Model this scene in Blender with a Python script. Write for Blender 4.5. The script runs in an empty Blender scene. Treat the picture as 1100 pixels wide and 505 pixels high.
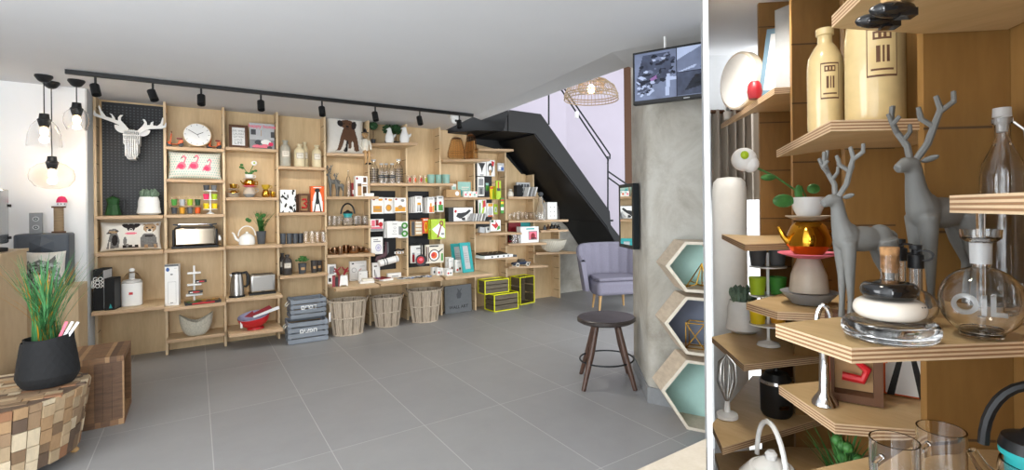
import bpy, bmesh, math, random
from mathutils import Vector, Matrix
from math import sin, cos, pi, radians, sqrt, atan2
random.seed(7)
SC = bpy.context.scene
COL = SC.collection
# ---------------------------------------------------------------- camera model (frame 1100 x 505)
PX0, PY0, FP, H = 600.0, 223.0, 532.0, 1.5
TH = pi/2 - atan2(725, 532)                     # viewing azimuth, from +Y (into the shelf wall) towards +X
F = Vector((sin(TH), cos(TH), 0)); R = Vector((cos(TH), -sin(TH), 0)); U = Vector((0, 0, 1))
RO = radians(.6)
R2 = R*cos(RO) - U*sin(RO); U2 = U*cos(RO) + R*sin(RO)
CAM = Vector((0, 0, H))
def ray(x, y): return F + R2*((x-PX0)/FP) - U2*((y-PY0)/FP)
def onz(x, y, z=0):
    d = ray(x, y); return CAM + d*((z-H)/d.z)
def ony(x, y, Y):
    d = ray(x, y); return CAM + d*(Y/d.y)
def onD(x, y, D): return CAM + ray(x, y)*D
def wX(px, Y, z):                               # X of the point (., Y, z) seen in pixel column px
    a = R2 - F*((px-PX0)/FP)
    return -(Y*a.y + (z-H)*a.z)/a.x
def P(px, Y, z): return Vector((wX(px, Y, z), Y, z))
def PD(px, D, z):
    p = CAM + (F + R*((px-PX0)/FP))*D; return Vector((p.x, p.y, z))
def HZ(px): return PY0 - .0105*(px-PX0)         # horizon row
def ZD(px, py, D): return H - (py-HZ(px))*D/FP  # height of a point at depth D

# ---------------------------------------------------------------- mesh builder
class MB:
    def __init__(s): s.v = []; s.f = []; s.m = []; s.M = Matrix()
    def add(s, vs, fs, m=0):
        b = len(s.v); M = s.M
        s.v += [tuple(M @ Vector(v)) for v in vs]
        for i, f in enumerate(fs):
            s.f.append(tuple(b+k for k in f)); s.m.append(m[i] if isinstance(m, list) else m)
        return s
    def box(s, c, d, m=0, rot=None):
        x, y, z = d[0]/2, d[1]/2, d[2]/2
        vs = [Vector((sx*x, sy*y, sz*z)) for sz in (-1, 1) for sx, sy in ((-1, -1), (1, -1), (1, 1), (-1, 1))]
        if rot is not None: vs = [rot @ v for v in vs]
        vs = [v + Vector(c) for v in vs]
        return s.add(vs, [(3, 2, 1, 0), (4, 5, 6, 7), (0, 1, 5, 4), (1, 2, 6, 5), (2, 3, 7, 6), (3, 0, 4, 7)], m)
    def lathe(s, prof, n=24, c=(0, 0, 0), m=0, sx=1, sy=1):
        vs = []; rings = []
        for r, z in prof:
            if r < 1e-5: rings.append([len(vs)]); vs.append((c[0], c[1], c[2]+z))
            else:
                rings.append(list(range(len(vs), len(vs)+n)))
                vs += [(c[0]+r*sx*cos(2*pi*k/n), c[1]+r*sy*sin(2*pi*k/n), c[2]+z) for k in range(n)]
        fs = []
        for a, b in zip(rings, rings[1:]):
            if len(a) == 1 and len(b) == 1: continue
            for k in range(n):
                j = (k+1) % n
                if len(a) == 1: fs.append((a[0], b[j], b[k]))
                elif len(b) == 1: fs.append((a[k], a[j], b[0]))
                else: fs.append((a[k], a[j], b[j], b[k]))
        return s.add(vs, fs, m)
    def ell(s, c, r, m=0, n=16, k=10):
        if not isinstance(r, (tuple, list)): r = (r, r, r)
        return s.lathe([(sin(pi*i/k), -cos(pi*i/k)*r[2]) for i in range(k+1)], n, c, m, r[0], r[1])
    def tube(s, pts, r, n=8, m=0, closed=False, caps=True):
        pts = [Vector(p) for p in pts]; N = len(pts)
        rs = r if isinstance(r, (list, tuple)) else [r]*N
        vs = []; up = None
        for i, p in enumerate(pts):
            if closed: t = pts[(i+1) % N] - pts[i-1]
            else: t = pts[min(i+1, N-1)] - pts[max(i-1, 0)]
            if t.length < 1e-9: t = Vector((0, 0, 1))
            t.normalize()
            if up is None:
                up = Vector((0, 0, 1)) if abs(t.z) < .9 else Vector((1, 0, 0))
            a = (up - t*up.dot(t))
            if a.length < 1e-6: a = t.orthogonal()
            a.normalize(); up = a; b = t.cross(a)
            vs += [p + (a*cos(2*pi*k/n) + b*sin(2*pi*k/n))*rs[i] for k in range(n)]
        fs = []
        for i in range(N if closed else N-1):
            j = (i+1) % N
            for k in range(n):
                q = (k+1) % n
                fs.append((i*n+k, i*n+q, j*n+q, j*n+k))
        if caps and not closed:
            fs.append(tuple(range(n-1, -1, -1))); fs.append(tuple(range((N-1)*n, N*n)))
        return s.add(vs, fs, m)
    def prism(s, poly, a, b, axis='z', m=0, mside=None):
        def q(p, t):
            return {'z': (p[0], p[1], t), 'y': (p[0], t, p[1]), 'x': (t, p[0], p[1])}[axis]
        n = len(poly)
        vs = [q(p, a) for p in poly] + [q(p, b) for p in poly]
        fs = [tuple(range(n-1, -1, -1)), tuple(range(n, 2*n))] + [(i, (i+1) % n, n+(i+1) % n, n+i) for i in range(n)]
        ms = m if mside is None else [m, m] + [mside]*n
        return s.add(vs, fs, ms)
    def loft(s, A, B, m=0):                      # two matching outlines in space, capped
        n = len(A)
        return s.add(list(A)+list(B), [tuple(range(n-1, -1, -1)), tuple(range(n, 2*n))] + [(i, (i+1) % n, n+(i+1) % n, n+i) for i in range(n)], m)
    def face(s, pts, m=0): return s.add(pts, [tuple(range(len(pts)))], m)
    def grid(s, fn, nu, nv, m=0, wrap=False):    # fn(u,v)->point, m may be fn(u,v)->index
        vs = [fn(i/nu, j/nv) for j in range(nv+1) for i in range(nu+1)]
        fs = []; ms = []
        for j in range(nv):
            for i in range(nu):
                a = j*(nu+1)+i
                fs.append((a, a+1, a+nu+2, a+nu+1)); ms.append(m((i+.5)/nu, (j+.5)/nv) if callable(m) else m)
        return s.add(vs, fs, ms)
    def build(s, name, mats, parent=None, loc=None, rz=0, bevel=0, seg=2, ang=38, sub=0, flat=False):
        me = bpy.data.meshes.new(name)
        me.from_pydata(s.v, [], s.f)
        if not isinstance(mats, (list, tuple)): mats = [mats]
        for k in mats: me.materials.append(M[k] if isinstance(k, str) else k)
        me.polygons.foreach_set('material_index', s.m)
        bm = bmesh.new(); bm.from_mesh(me)
        bmesh.ops.recalc_face_normals(bm, faces=bm.faces); bm.to_mesh(me); bm.free()
        if not flat:
            me.polygons.foreach_set('use_smooth', [True]*len(me.polygons))
            me.set_sharp_from_angle(angle=radians(ang))
        o = bpy.data.objects.new(name, me); COL.objects.link(o)
        if parent: o.parent = parent
        if loc is not None: o.location = loc
        if rz: o.rotation_euler.z = rz
        if bevel:
            b = o.modifiers.new('bevel', 'BEVEL'); b.width = bevel; b.segments = seg; b.limit_method = 'ANGLE'; b.angle_limit = radians(40)
        if sub:
            b = o.modifiers.new('sub', 'SUBSURF'); b.levels = b.render_levels = sub
        return o
def tag(o, label, cat, group=None):
    o['label'] = label; o['category'] = cat
    if group: o['group'] = group
    return o
def thing(name, label, cat, loc=(0, 0, 0), rz=0, group=None):
    o = bpy.data.objects.new(name, None); COL.objects.link(o); o.location = loc; o.rotation_euler.z = rz
    o.empty_display_size = .05
    return tag(o, label, cat, group)
def struct(o): o['kind'] = 'structure'; return o
def dup(root, loc, rz=None, label=None, group=None, scale=None):
    r = root.copy(); COL.objects.link(r); r.location = loc
    if rz is not None: r.rotation_euler.z = rz
    if label: r['label'] = label
    if group: r['group'] = group
    if scale: r.scale = (scale,)*3
    for ch in list(root.children):
        c = ch.copy(); COL.objects.link(c); c.parent = r
        for g in list(ch.children):
            d = g.copy(); COL.objects.link(d); d.parent = c
    return r
def remeshed(mb, name, mat, parent=None, loc=None, voxel=.004, smooth=6, rz=0):
    me = bpy.data.meshes.new('raw'); me.from_pydata(mb.v, [], mb.f)
    o = bpy.data.objects.new('raw', me); COL.objects.link(o)
    r = o.modifiers.new('r', 'REMESH'); r.mode = 'VOXEL'; r.voxel_size = voxel
    if smooth:
        k = o.modifiers.new('s', 'SMOOTH'); k.factor = .5; k.iterations = smooth
    dg = bpy.context.evaluated_depsgraph_get()
    m2 = bpy.data.meshes.new_from_object(o.evaluated_get(dg)); m2.name = name
    bpy.data.objects.remove(o); bpy.data.meshes.remove(me)
    m2.materials.clear(); m2.materials.append(M[mat])
    m2.polygons.foreach_set('use_smooth', [True]*len(m2.polygons))
    q = bpy.data.objects.new(name, m2); COL.objects.link(q)
    if parent: q.parent = parent
    if loc is not None: q.location = loc
    q.rotation_euler.z = rz
    return q
def lettering(txt, size, mat, parent, loc, rot, name='lettering', ext=.0006, align='CENTER', bold=0):
    cu = bpy.data.curves.new('t', 'FONT'); cu.body = txt; cu.size = size; cu.align_x = align; cu.align_y = 'CENTER'
    cu.extrude = ext; cu.offset = bold
    o = bpy.data.objects.new('t', cu); COL.objects.link(o)
    dg = bpy.context.evaluated_depsgraph_get()
    me = bpy.data.meshes.new_from_object(o.evaluated_get(dg)); me.name = name
    bpy.data.objects.remove(o); bpy.data.curves.remove(cu)
    me.materials.clear(); me.materials.append(M[mat])
    q = bpy.data.objects.new(name, me); COL.objects.link(q); q.parent = parent; q.location = loc; q.rotation_euler = rot
    return q
FRONT = (pi/2, 0, 0)
# 2-D tests for printed artwork
def inpoly(x, y, p):
    c = False; j = len(p)-1
    for i in range(len(p)):
        if (p[i][1] > y) != (p[j][1] > y) and x < (p[j][0]-p[i][0])*(y-p[i][1])/(p[j][1]-p[i][1])+p[i][0]: c = not c
        j = i
    return c
def inell(x, y, cx, cy, rx, ry, a=0):
    dx, dy = x-cx, y-cy
    if a: dx, dy = dx*cos(a)+dy*sin(a), -dx*sin(a)+dy*cos(a)
    return (dx/rx)**2+(dy/ry)**2 < 1
def art(shapes):                                # last match wins; shapes: ('r',u0,v0,u1,v1,m) ('e',u,v,ru,rv,m[,a]) ('p',pts,m)
    def fn(u, v):
        k = 0
        for s in shapes:
            if s[0] == 'r':
                if s[1] <= u <= s[3] and s[2] <= v <= s[4]: k = s[5]
            elif s[0] == 'e':
                if inell(u, v, s[1], s[2], s[3], s[4], s[6] if len(s) > 6 else 0): k = s[5]
            elif inpoly(u, v, s[1]): k = s[2]
        return k
    return fn
def decals(mb, shapes, w, h, y, z0=0, x0=0):     # raised printed shapes on a front face at -y
    e = .0006
    for s in shapes:
        e += .0003
        if s[0] == 'r': pts = [(s[1], s[2]), (s[3], s[2]), (s[3], s[4]), (s[1], s[4])]; m = s[5]
        elif s[0] == 'e':
            a = s[6] if len(s) > 6 else 0
            pts = [(s[1]+s[3]*cos(t)*cos(a)-s[4]*sin(t)*sin(a), s[2]+s[3]*cos(t)*sin(a)+s[4]*sin(t)*cos(a)) for t in [2*pi*k/20 for k in range(20)]]; m = s[5]
        else: pts = s[1]; m = s[2]
        mb.prism([(x0+(u-.5)*w, z0+v*h) for u, v in pts], y-e, y+.0002, 'y', m)

# ---------------------------------------------------------------- materials
M = {}
def lin(c):
    return tuple((v/255/12.92 if v/255 <= .04045 else ((v/255+.055)/1.055)**2.4) for v in c)
def mat(key, rgb, rough=.5, metal=0, trans=0, var=.06, scale=30, emit=0, ior=1.45, bump=0, coat=0, sub=0, emrgb=None, stretch=(1, 1, 1), alpha=1):
    m = bpy.data.materials.new(key); m.use_nodes = True; nt = m.node_tree; n = nt.nodes; b = n['Principled BSDF']
    c = lin(rgb)
    b.inputs['Roughness'].default_value = rough; b.inputs['Metallic'].default_value = metal
    b.inputs['Transmission Weight'].default_value = trans; b.inputs['IOR'].default_value = ior
    b.inputs['Coat Weight'].default_value = coat
    b.inputs['Alpha'].default_value = alpha
    if emit:
        b.inputs['Emission Color'].default_value = (*lin(emrgb or rgb), 1); b.inputs['Emission Strength'].default_value = emit
    if var and not trans:
        tc = n.new('ShaderNodeTexCoord'); mp = n.new('ShaderNodeMapping'); mp.inputs['Scale'].default_value = stretch
        tx = n.new('ShaderNodeTexNoise'); tx.inputs['Scale'].default_value = scale; tx.inputs['Detail'].default_value = 5
        rp = n.new('ShaderNodeValToRGB')
        rp.color_ramp.elements[0].position = .3; rp.color_ramp.elements[1].position = .7
        rp.color_ramp.elements[0].color = (*[max(0, v*(1-var)) for v in c], 1); rp.color_ramp.elements[1].color = (*[min(1, v*(1+var)) for v in c], 1)
        nt.links.new(tc.outputs['Object'], mp.inputs[0]); nt.links.new(mp.outputs[0], tx.inputs['Vector'])
        nt.links.new(tx.outputs['Fac'], rp.inputs[0]); nt.links.new(rp.outputs[0], b.inputs['Base Color'])
        if bump:
            bp = n.new('ShaderNodeBump'); bp.inputs['Strength'].default_value = bump; bp.inputs['Distance'].default_value = .01
            nt.links.new(tx.outputs['Fac'], bp.inputs['Height']); nt.links.new(bp.outputs[0], b.inputs['Normal'])
    else: b.inputs['Base Color'].default_value = (*c, 1)
    M[key] = m; return m
def wood(key, c0, c1, scale=6, stretch=(1, 1, 8), rough=.5, rings=True):
    m = bpy.data.materials.new(key); m.use_nodes = True; nt = m.node_tree; n = nt.nodes; b = n['Principled BSDF']
    tc = n.new('ShaderNodeTexCoord'); mp = n.new('ShaderNodeMapping'); mp.inputs['Scale'].default_value = stretch
    tx = n.new('ShaderNodeTexNoise'); tx.inputs['Scale'].default_value = scale; tx.inputs['Detail'].default_value = 4; tx.inputs['Distortion'].default_value = .6
    t2 = n.new('ShaderNodeTexNoise'); t2.inputs['Scale'].default_value = scale*7; t2.inputs['Detail'].default_value = 3
    mx = n.new('ShaderNodeMix'); mx.data_type = 'FLOAT'; mx.inputs[0].default_value = .35
    rp = n.new('ShaderNodeValToRGB'); rp.color_ramp.elements[0].position = .32; rp.color_ramp.elements[1].position = .68
    rp.color_ramp.elements[0].color = (*lin(c0), 1); rp.color_ramp.elements[1].color = (*lin(c1), 1)
    L = nt.links.new
    L(tc.outputs['Object'], mp.inputs[0]); L(mp.outputs[0], tx.inputs['Vector']); L(mp.outputs[0], t2.inputs['Vector'])
    L(tx.outputs['Fac'], mx.inputs[2]); L(t2.outputs['Fac'], mx.inputs[3]); L(mx.outputs[0], rp.inputs[0]); L(rp.outputs[0], b.inputs['Base Color'])
    b.inputs['Roughness'].default_value = rough
    M[key] = m; return m
mat('white_wall', (236, 238, 240), .85, var=.015, scale=4)
mat('white_panel', (250, 250, 250), .7, var=.01)
mat('ceiling', (216, 217, 219), .9, var=.012, scale=3)
mat('lilac_wall', (198, 190, 203), .85, var=.02, scale=3)
mat('jamb_shaded', (196, 199, 200), .8, var=.02)  # white reveal, greyed to stand in for its shade
mat('alcove_wall', (196, 198, 200), .85, var=.02)
wood('ply', (206, 178, 138), (226, 202, 165), 2.2, (6, 1, .8))
wood('ply_back', (202, 173, 130), (221, 194, 151), 2.0, (5, 1, .7))
wood('ply_edge', (176, 143, 108), (206, 174, 138), 4, (1, 1, 9))
wood('ply_pale', (212, 198, 176), (226, 214, 196), 2.4, (6, 6, 1))
wood('ply_dark', (176, 138, 88), (198, 160, 108), 2.0, (4, 4, .8))
wood('ply_shaded', (122, 88, 42), (144, 106, 56), 2.0, (4, 4, .8))  # darker, warmer copy of the plywood; alcove shade put into the colour
wood('ply_half_shaded', (186, 154, 106), (206, 176, 130), 2.2, (6, 1, .8))  # alcove boards darkened partway to stand in for their shaded undersides
mat('kerf', (92, 70, 48), .9)
mat('black', (24, 25, 27), .45)
mat('black_matte', (26, 27, 29), .8)
mat('black_gloss', (16, 16, 18), .12, coat=.5)
mat('white', (240, 240, 238), .5, var=.02)
mat('white_gloss', (242, 242, 240), .15, var=.01, coat=.4)
mat('offwhite', (228, 222, 208), .6)
mat('grey', (140, 142, 144), .6)
mat('lightgrey', (190, 192, 194), .6)
mat('darkgrey', (72, 75, 79), .6)
mat('midgrey', (104, 107, 110), .65)
mat('red', (196, 34, 40), .4)
mat('darkred', (140, 22, 34), .4)
mat('orange', (226, 96, 34), .4)
mat('amber', (224, 158, 40), .5)
mat('yellow', (238, 206, 24), .4)
mat('lime', (176, 206, 44), .4)
mat('green', (72, 150, 58), .5)
mat('teal', (44, 168, 170), .45)
mat('skyteal', (150, 196, 186), .5)
mat('blue', (58, 96, 164), .5)
mat('pink', (236, 120, 140), .6)
mat('hotpink', (226, 44, 96), .5)
mat('brown', (96, 64, 42), .6)
mat('tan', (188, 150, 104), .7)
mat('cork', (176, 132, 88), .9, var=.25, scale=120)
mat('chrome', (216, 216, 218), .08, 1, var=0)
mat('steel', (178, 176, 172), .28, 1, var=.05, scale=12, stretch=(1, 1, 30))
mat('copper', (158, 124, 96), .16, 1, var=.05)
mat('brass', (196, 152, 62), .18, 1, var=.05)
mat('gold', (214, 160, 52), .1, 1, var=0)
mat('leaf', (62, 116, 54), .5, var=.3, scale=40)
mat('leaf_dark', (38, 78, 40), .5, var=.3, scale=40)
mat('leaf_grey', (110, 132, 112), .6, var=.25, scale=40)
mat('chrome_dimmed', (132, 122, 108), .12, 1, var=0)  # chrome darkened and tinted to imitate dim tan reflections
mat('grass_blade', (84, 148, 92), .45, var=.4, scale=14)
mat('glass', (255, 255, 255), .02, trans=1, ior=1.45, var=0)
mat('glass_thin', (250, 250, 250), .03, trans=1, ior=1.12, var=0)
mat('amber_glass', (246, 228, 202), .04, trans=1, ior=1.08, var=0)
mat('smoke_glass', (120, 116, 112), .06, trans=.6, ior=1.3, var=0)

# ================================================================ the setting
ZC = 2.65; YF = 6.61; YB = 6.83
def floor_material():
    m = bpy.data.materials.new('floor_tiles'); m.use_nodes = True; nt = m.node_tree; n = nt.nodes; b = n['Principled BSDF']; L = nt.links.new
    tc = n.new('ShaderNodeTexCoord'); mp = n.new('ShaderNodeMapping')
    mp.inputs['Location'].default_value = (-.075, -.995, 0)
    br = n.new('ShaderNodeTexBrick'); br.offset = 0.0; br.squash = 1
    br.inputs['Scale'].default_value = 1; br.inputs['Brick Width'].default_value = .597; br.inputs['Row Height'].default_value = 1.165
    br.inputs['Mortar Size'].default_value = .0028; br.inputs['Mortar Smooth'].default_value = .2
    br.inputs['Color1'].default_value = (*lin((157, 157, 157)), 1); br.inputs['Color2'].default_value = (*lin((152, 152, 153)), 1)
    br.inputs['Mortar'].default_value = (*lin((190, 190, 188)), 1)
    nz = n.new('ShaderNodeTexNoise'); nz.inputs['Scale'].default_value = 3; nz.inputs['Detail'].default_value = 8; nz.inputs['Roughness'].default_value = .7
    rp = n.new('ShaderNodeValToRGB'); rp.color_ramp.elements[0].color = (.86, .86, .86, 1); rp.color_ramp.elements[1].color = (1.1, 1.1, 1.1, 1)
    mx = n.new('ShaderNodeMix'); mx.data_type = 'RGBA'; mx.blend_type = 'MULTIPLY'; mx.inputs[0].default_value = 1
    L(tc.outputs['Object'], mp.inputs[0]); L(mp.outputs[0], br.inputs['Vector']); L(tc.outputs['Object'], nz.inputs['Vector'])
    L(nz.outputs['Fac'], rp.inputs[0]); L(br.outputs['Color'], mx.inputs[6]); L(rp.outputs[0], mx.inputs[7]); L(mx.outputs[2], b.inputs['Base Color'])
    b.inputs['Roughness'].default_value = .42
    M['floor'] = m
floor_material()
struct(MB().box((3, 3.2, -.05), (14, 12.6, .1)).build('floor', 'floor'))
# white wall on the left, ending in a reveal whose shade is painted grey
wl = MB(); wl.box((-2.925, 6.62, 1.375), (4.22, .64, 2.75)); struct(wl.build('wall_left', 'white_wall'))
tr = MB(); tr.box((-.809, 6.6, 1.325), (.012, .62, 2.65)); struct(tr.build('trim_1', 'jamb_shaded'))
struct(MB().box((-2.25, 2.6, 1.375), (.1, 7.6, 2.75)).build('wall_light_block_left', 'white_wall'))  # unseen wall added to block sky light from the left
# wall behind the shelving and stairs (grey concrete low, lilac high)
def conc_material():
    m = bpy.data.materials.new('concrete'); m.use_nodes = True; nt = m.node_tree; n = nt.nodes; b = n['Principled BSDF']; L = nt.links.new
    tc = n.new('ShaderNodeTexCoord')
    a = n.new('ShaderNodeTexNoise'); a.inputs['Scale'].default_value = 2.2; a.inputs['Detail'].default_value = 10; a.inputs['Roughness'].default_value = .68; a.inputs['Distortion'].default_value = .5
    v = n.new('ShaderNodeTexNoise'); v.inputs['Scale'].default_value = 38; v.inputs['Detail'].default_value = 4
    r1 = n.new('ShaderNodeValToRGB'); e = r1.color_ramp.elements
    e[0].position = .28; e[0].color = (*lin((146, 140, 128)), 1); e[1].position = .62; e[1].color = (*lin((196, 193, 184)), 1)
    k = e.new(.46); k.color = (*lin((176, 171, 160)), 1)
    bp = n.new('ShaderNodeBump'); bp.inputs['Strength'].default_value = .12; bp.inputs['Distance'].default_value = .01
    L(tc.outputs['Object'], a.inputs['Vector']); L(tc.outputs['Object'], v.inputs['Vector'])
    L(a.outputs['Fac'], r1.inputs[0]); L(r1.outputs[0], b.inputs['Base Color']); L(v.outputs['Fac'], bp.inputs['Height']); L(bp.outputs[0], b.inputs['Normal'])
    b.inputs['Roughness'].default_value = .85
    M['concrete'] = m
conc_material()
wb = MB(); wb.box((1.09, 6.93, 1.4), (3.78, .14, 2.8)); struct(wb.build('wall_back', 'white_wall'))
wc = MB(); wc.box((4.55, 7.02, .7), (2.3, .1, 1.4)); struct(wc.build('wall_stair_low', 'concrete'))
# lilac stairwell walls: one behind the flight, one turned towards the room
ws = MB(); ws.box((5.2, 8.05, 2.6), (4.4, .1, 5.2)); struct(ws.build('wall_stair_back', 'lilac_wall'))
a = ony(609, 200, 8.0); d_ = ray(670, 200); 
wq = MB(); b_ = CAM + d_*(a.x*1.02/d_.x*1.0)
pA = Vector((ony(609, 200, 8.0).x, 8.0)); pB = Vector((wX(671.5, 7.3, 1.5), 7.3))
tdir = (pB-pA).normalized(); nrm = Vector((-tdir.y, tdir.x))
if nrm.y < 0: nrm = -nrm
wq.prism([tuple(pA), tuple(pB), tuple(pB+nrm*.12), tuple(pA+nrm*.12)], 0, 5.2); struct(wq.build('wall_stair_side', 'lilac_wall'))
# dim passage beyond the stairs
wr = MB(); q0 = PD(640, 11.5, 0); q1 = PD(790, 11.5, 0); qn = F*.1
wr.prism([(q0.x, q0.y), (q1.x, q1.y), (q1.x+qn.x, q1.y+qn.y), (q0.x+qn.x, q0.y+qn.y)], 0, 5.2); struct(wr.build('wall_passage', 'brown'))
# ceiling: main slab up to the stairwell opening, with the plaster turning up along the opening
def pz(x, y, z): p = onz(x, y, z); return (p.x, p.y)
L1 = [pz(508, 125.5, ZC), pz(590, 87.5, ZC), pz(658, 56, ZC), pz(757, 36, ZC)]
cl = MB()
main = [(-5, 6.95), (-5, -2.5), (6.5, -2.5), (6.5, 1.2)] + [L1[3], L1[2], L1[1], L1[0]] + [(2.98, 6.95)]
cl.prism(main, ZC, ZC+.03)
zU = ZC+.10
hi = [onz(517, 129, zU), onz(600, 98, zU), onz(675, 71.5, zU)]
lo = [Vector((*p, ZC)) for p in L1]
cl.face([lo[0], lo[1], hi[1], hi[0]]); cl.face([lo[1], lo[2], hi[2], hi[1]])
zV = ZC+.16
hr = onz(770, 40, zV)
cl.face([lo[2], lo[3], Vector((hr.x+.6, hr.y+.3, zV)), Vector((hi[2].x+1.3, hi[2].y+.4, zV)), hi[2]])
struct(cl.build('ceiling', 'ceiling'))
struct(MB().box((5.2, 5.4, 5.25), (6, 6.5, .1)).build('ceiling_stairwell', 'ceiling'))
# concrete column with a rounded-off corner and a low tile plinth
cA = onz(681, 395); cB = onz(697, 432.5); cC = onz(775, 447.5)
dirc = Vector((cC.x-cB.x, cC.y-cB.y)).normalized()
nin = Vector((-dirc.y, dirc.x))
if nin.dot(Vector((F.x, F.y))) < 0: nin = -nin
vA, vB = Vector((cA.x, cA.y)), Vector((cB.x, cB.y))
ab = (vB-vA).normalized()
v1 = vB - ab*.05; v2 = vB + dirc*.05
colpoly = [vA, v1, vB*.55+(v1+v2)*.225, v2, vB+dirc*.85, vB+dirc*.85+nin*.6, vA+nin*.25]
struct(MB().prism([tuple(p) for p in colpoly], 0, ZC+.2).build('column', 'concrete'))
sk = [vA-dirc*.012, v1-dirc*.012-nin*.004, vB-nin*.012-dirc*.006, v2-nin*.012, vB+dirc*.85-nin*.012]
ski = [vB+dirc*.85+nin*.02, v2+nin*.02, vB+nin*.02+dirc*.02, v1+dirc*.02, vA+dirc*.02]
struct(MB().prism([tuple(p) for p in sk+ski], 0, .12).build('baseboard_column', 'grey'))
# partition and alcove on the right hand side of the frame
def PT(px, D): p = PD(px, D, 0); return Vector((p.x, p.y))
pa, pb = PT(757.2, 1.3), PT(763.0, 1.3)
e1, e2 = PT(758.6, 3.06), PT(761.6, 3.06)
ww = (pb-pa).length
struct(MB().prism([tuple(pa), tuple(pb), tuple(e1+(pb-pa)), tuple(e1)], 0, ZC).build('wall_partition', 'white_panel'))
k0, k1 = PT(757.5, 3.06), PT(1010, 3.06)
fn2 = Vector((F.x, F.y))*.05
struct(MB().prism([tuple(k0), tuple(k1), tuple(k1+fn2), tuple(k0+fn2)], 0, ZC).build('wall_alcove_back', 'alcove_wall'))
AZ = 2.43
g = [PT(761.5, 1.55), PT(1010, 1.55), k1, PT(761.5, 3.06)]
struct(MB().prism([tuple(p) for p in g], AZ, ZC-.01).build('ceiling_alcove', 'ceiling'))

# ================================================================ shelving along the wall
RX = [-.79, -.25, .26, .78, 1.295, 1.815, 2.31, 2.79, 3.32, 3.85, 4.36, 4.86]
RT = [ZC, ZC, ZC, ZC, ZC, ZC, ZC, ZC, 2.5, 2.38, 2.03, 1.2]      # rib tops (the last ones step down under the stairs)
unit = thing('shelving_unit', 'floor to ceiling birch plywood shelving with slotted ribs along the back wall', 'shelving unit', (0, 0, 0))
for i, X in enumerate(RX):
    m = MB(); top = RT[i]
    if i == 9: m.prism([(YF, 0), (YB, 0), (YB, 2.38), (YF, 2.38)], X-.011, X+.011, 'x')
    else: m.box((X, (YF+YB)/2, top/2), (.022, YB-YF, top))
    z = .13
    while z < top-.1:
        for sx in (-1, 1): m.box((X+sx*.0112, YF+.075, z), (.0012, .15, .006), 1)
        z += .185
    m.build('rib', ['ply_pale' if False else 'ply', 'kerf'], unit)
for i in range(8):
    m = MB(); x0, x1 = RX[i]+.011, RX[i+1]-.011
    m.box(((x0+x1)/2, YB+.009, ZC/2), (x1-x0, .018, ZC)); m.build('back_panel', 'ply_back', unit)
slope = [(3.331, 2.5), (3.84, 2.42), (3.84, 0), (3.331, 0)]
MB().prism(slope, YB, YB+.018, 'y').build('back_panel', 'ply_back', unit)
MB().prism([(3.861, 0), (4.35, 0), (4.35, 2.05), (4.27, 2.05), (3.861, 2.44)], YB, YB+.018, 'y').build('back_panel', 'ply_back', unit)
MB().prism([(4.371, 0), (4.85, 0), (4.85, 1.47), (4.371, 1.98)], YB, YB+.018, 'y').build('back_panel', 'ply_back', unit)
mat('peg', (32, 34, 38), .55)
def pegboard(x0, x1, z0, z1, name='pegboard', tex=True):
    m = MB(); m.box(((x0+x1)/2, YB-.008, (z0+z1)/2), (x1-x0, .012, z1-z0))
    if tex:
        s = .03; nx = int((x1-x0)/s); nz = int((z1-z0)/s)
        for a in range(nx):
            for b in range(nz):
                m.box((x0+.012+a*s, YB-.0145, z0+.012+b*s), (.012, .002, .012), 1)
    m.build(name, ['peg', 'darkgrey'], unit)
SZ = {}
def shelf(key, i, pL, yL, pR, yR, YL, YR, j=None, t=.033, z=None, cut=False):
    z = z or (ony(pL, yL, YL).z + ony(pR, yR, YR).z)/2
    XL, XR = wX(pL, YL, z), wX(pR, YR, z)
    j = i+1 if j is None else j
    poly = [(min(XL, RX[i]+.012), YB), (RX[j]-.012, YB), (max(XR-.02, RX[j]-.012), YF+.02), (XR, YR), (XL, YL)]
    if XL < RX[i]: poly = [(RX[i]+.012, YB), (RX[j]-.012, YB)] + ([(XR, YF+.02)] if XR > RX[j] else []) + [(XR, YR), (XL, YL)] + ([] if cut else [(XL, YF)])
    MB().prism(poly, z-t, z, 'z', 0, 1).build('shelf', ['ply', 'ply_edge'], unit, bevel=.002)
    SZ[key] = z
shelf('1a', 0, 102.3, 231.6, 175, 231.6, 6.56, 6.56)
shelf('1b', 0, 102, 272, 175.4, 269, 6.5, 6.5)
shelf('1c', 0, 98, 335.8, 176.6, 328.6, 6.3, 6.3)
shelf('2a', 1, 177.8, 157.5, 240.6, 159.5, 6.56, 6.56)
shelf('2b', 1, 177.8, 192, 240.6, 193.4, 6.58, 6.58)
shelf('2c', 1, 177.4, 229.7, 240.8, 231, 6.56, 6.54)
shelf('2d', 1, 176.5, 268.5, 242.2, 265.5, 6.45, 6.45)
shelf('2e', 1, 176.3, 330.5, 242.8, 325.4, 6.33, 6.33)
shelf('2f', 1, 178.8, 365, 241.6, 358.3, 6.5, 6.5)
shelf('3a', 2, 242, 158, 298.8, 160.2, 6.55, 6.55)
shelf('3b', 2, 242.6, 211.6, 298.6, 212.6, 6.56, 6.56)
shelf('3c', 2, 242.4, 265.7, 302.8, 261.7, 6.5, 6.32)
shelf('3d', 2, 243, 321.5, 303.6, 317, 6.35, 6.27)
shelf('3e', 2, 245.7, 360, 304.3, 352.7, 6.32, 6.26)
shelf('4a', 3, 299.5, 178.3, 350.4, 180, 6.56, 6.56)
shelf('4b', 3, 299.5, 228, 350.4, 228.5, 6.56, 6.56)
shelf('4c', 3, 300, 262.6, 352, 261, 6.54, 6.5)
shelf('4d', 3, 300.8, 296.5, 352.5, 293.6, 6.5, 6.48)
shelf('5a', 4, 350.6, 164.5, 401, 165, 6.57, 6.42)
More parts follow.
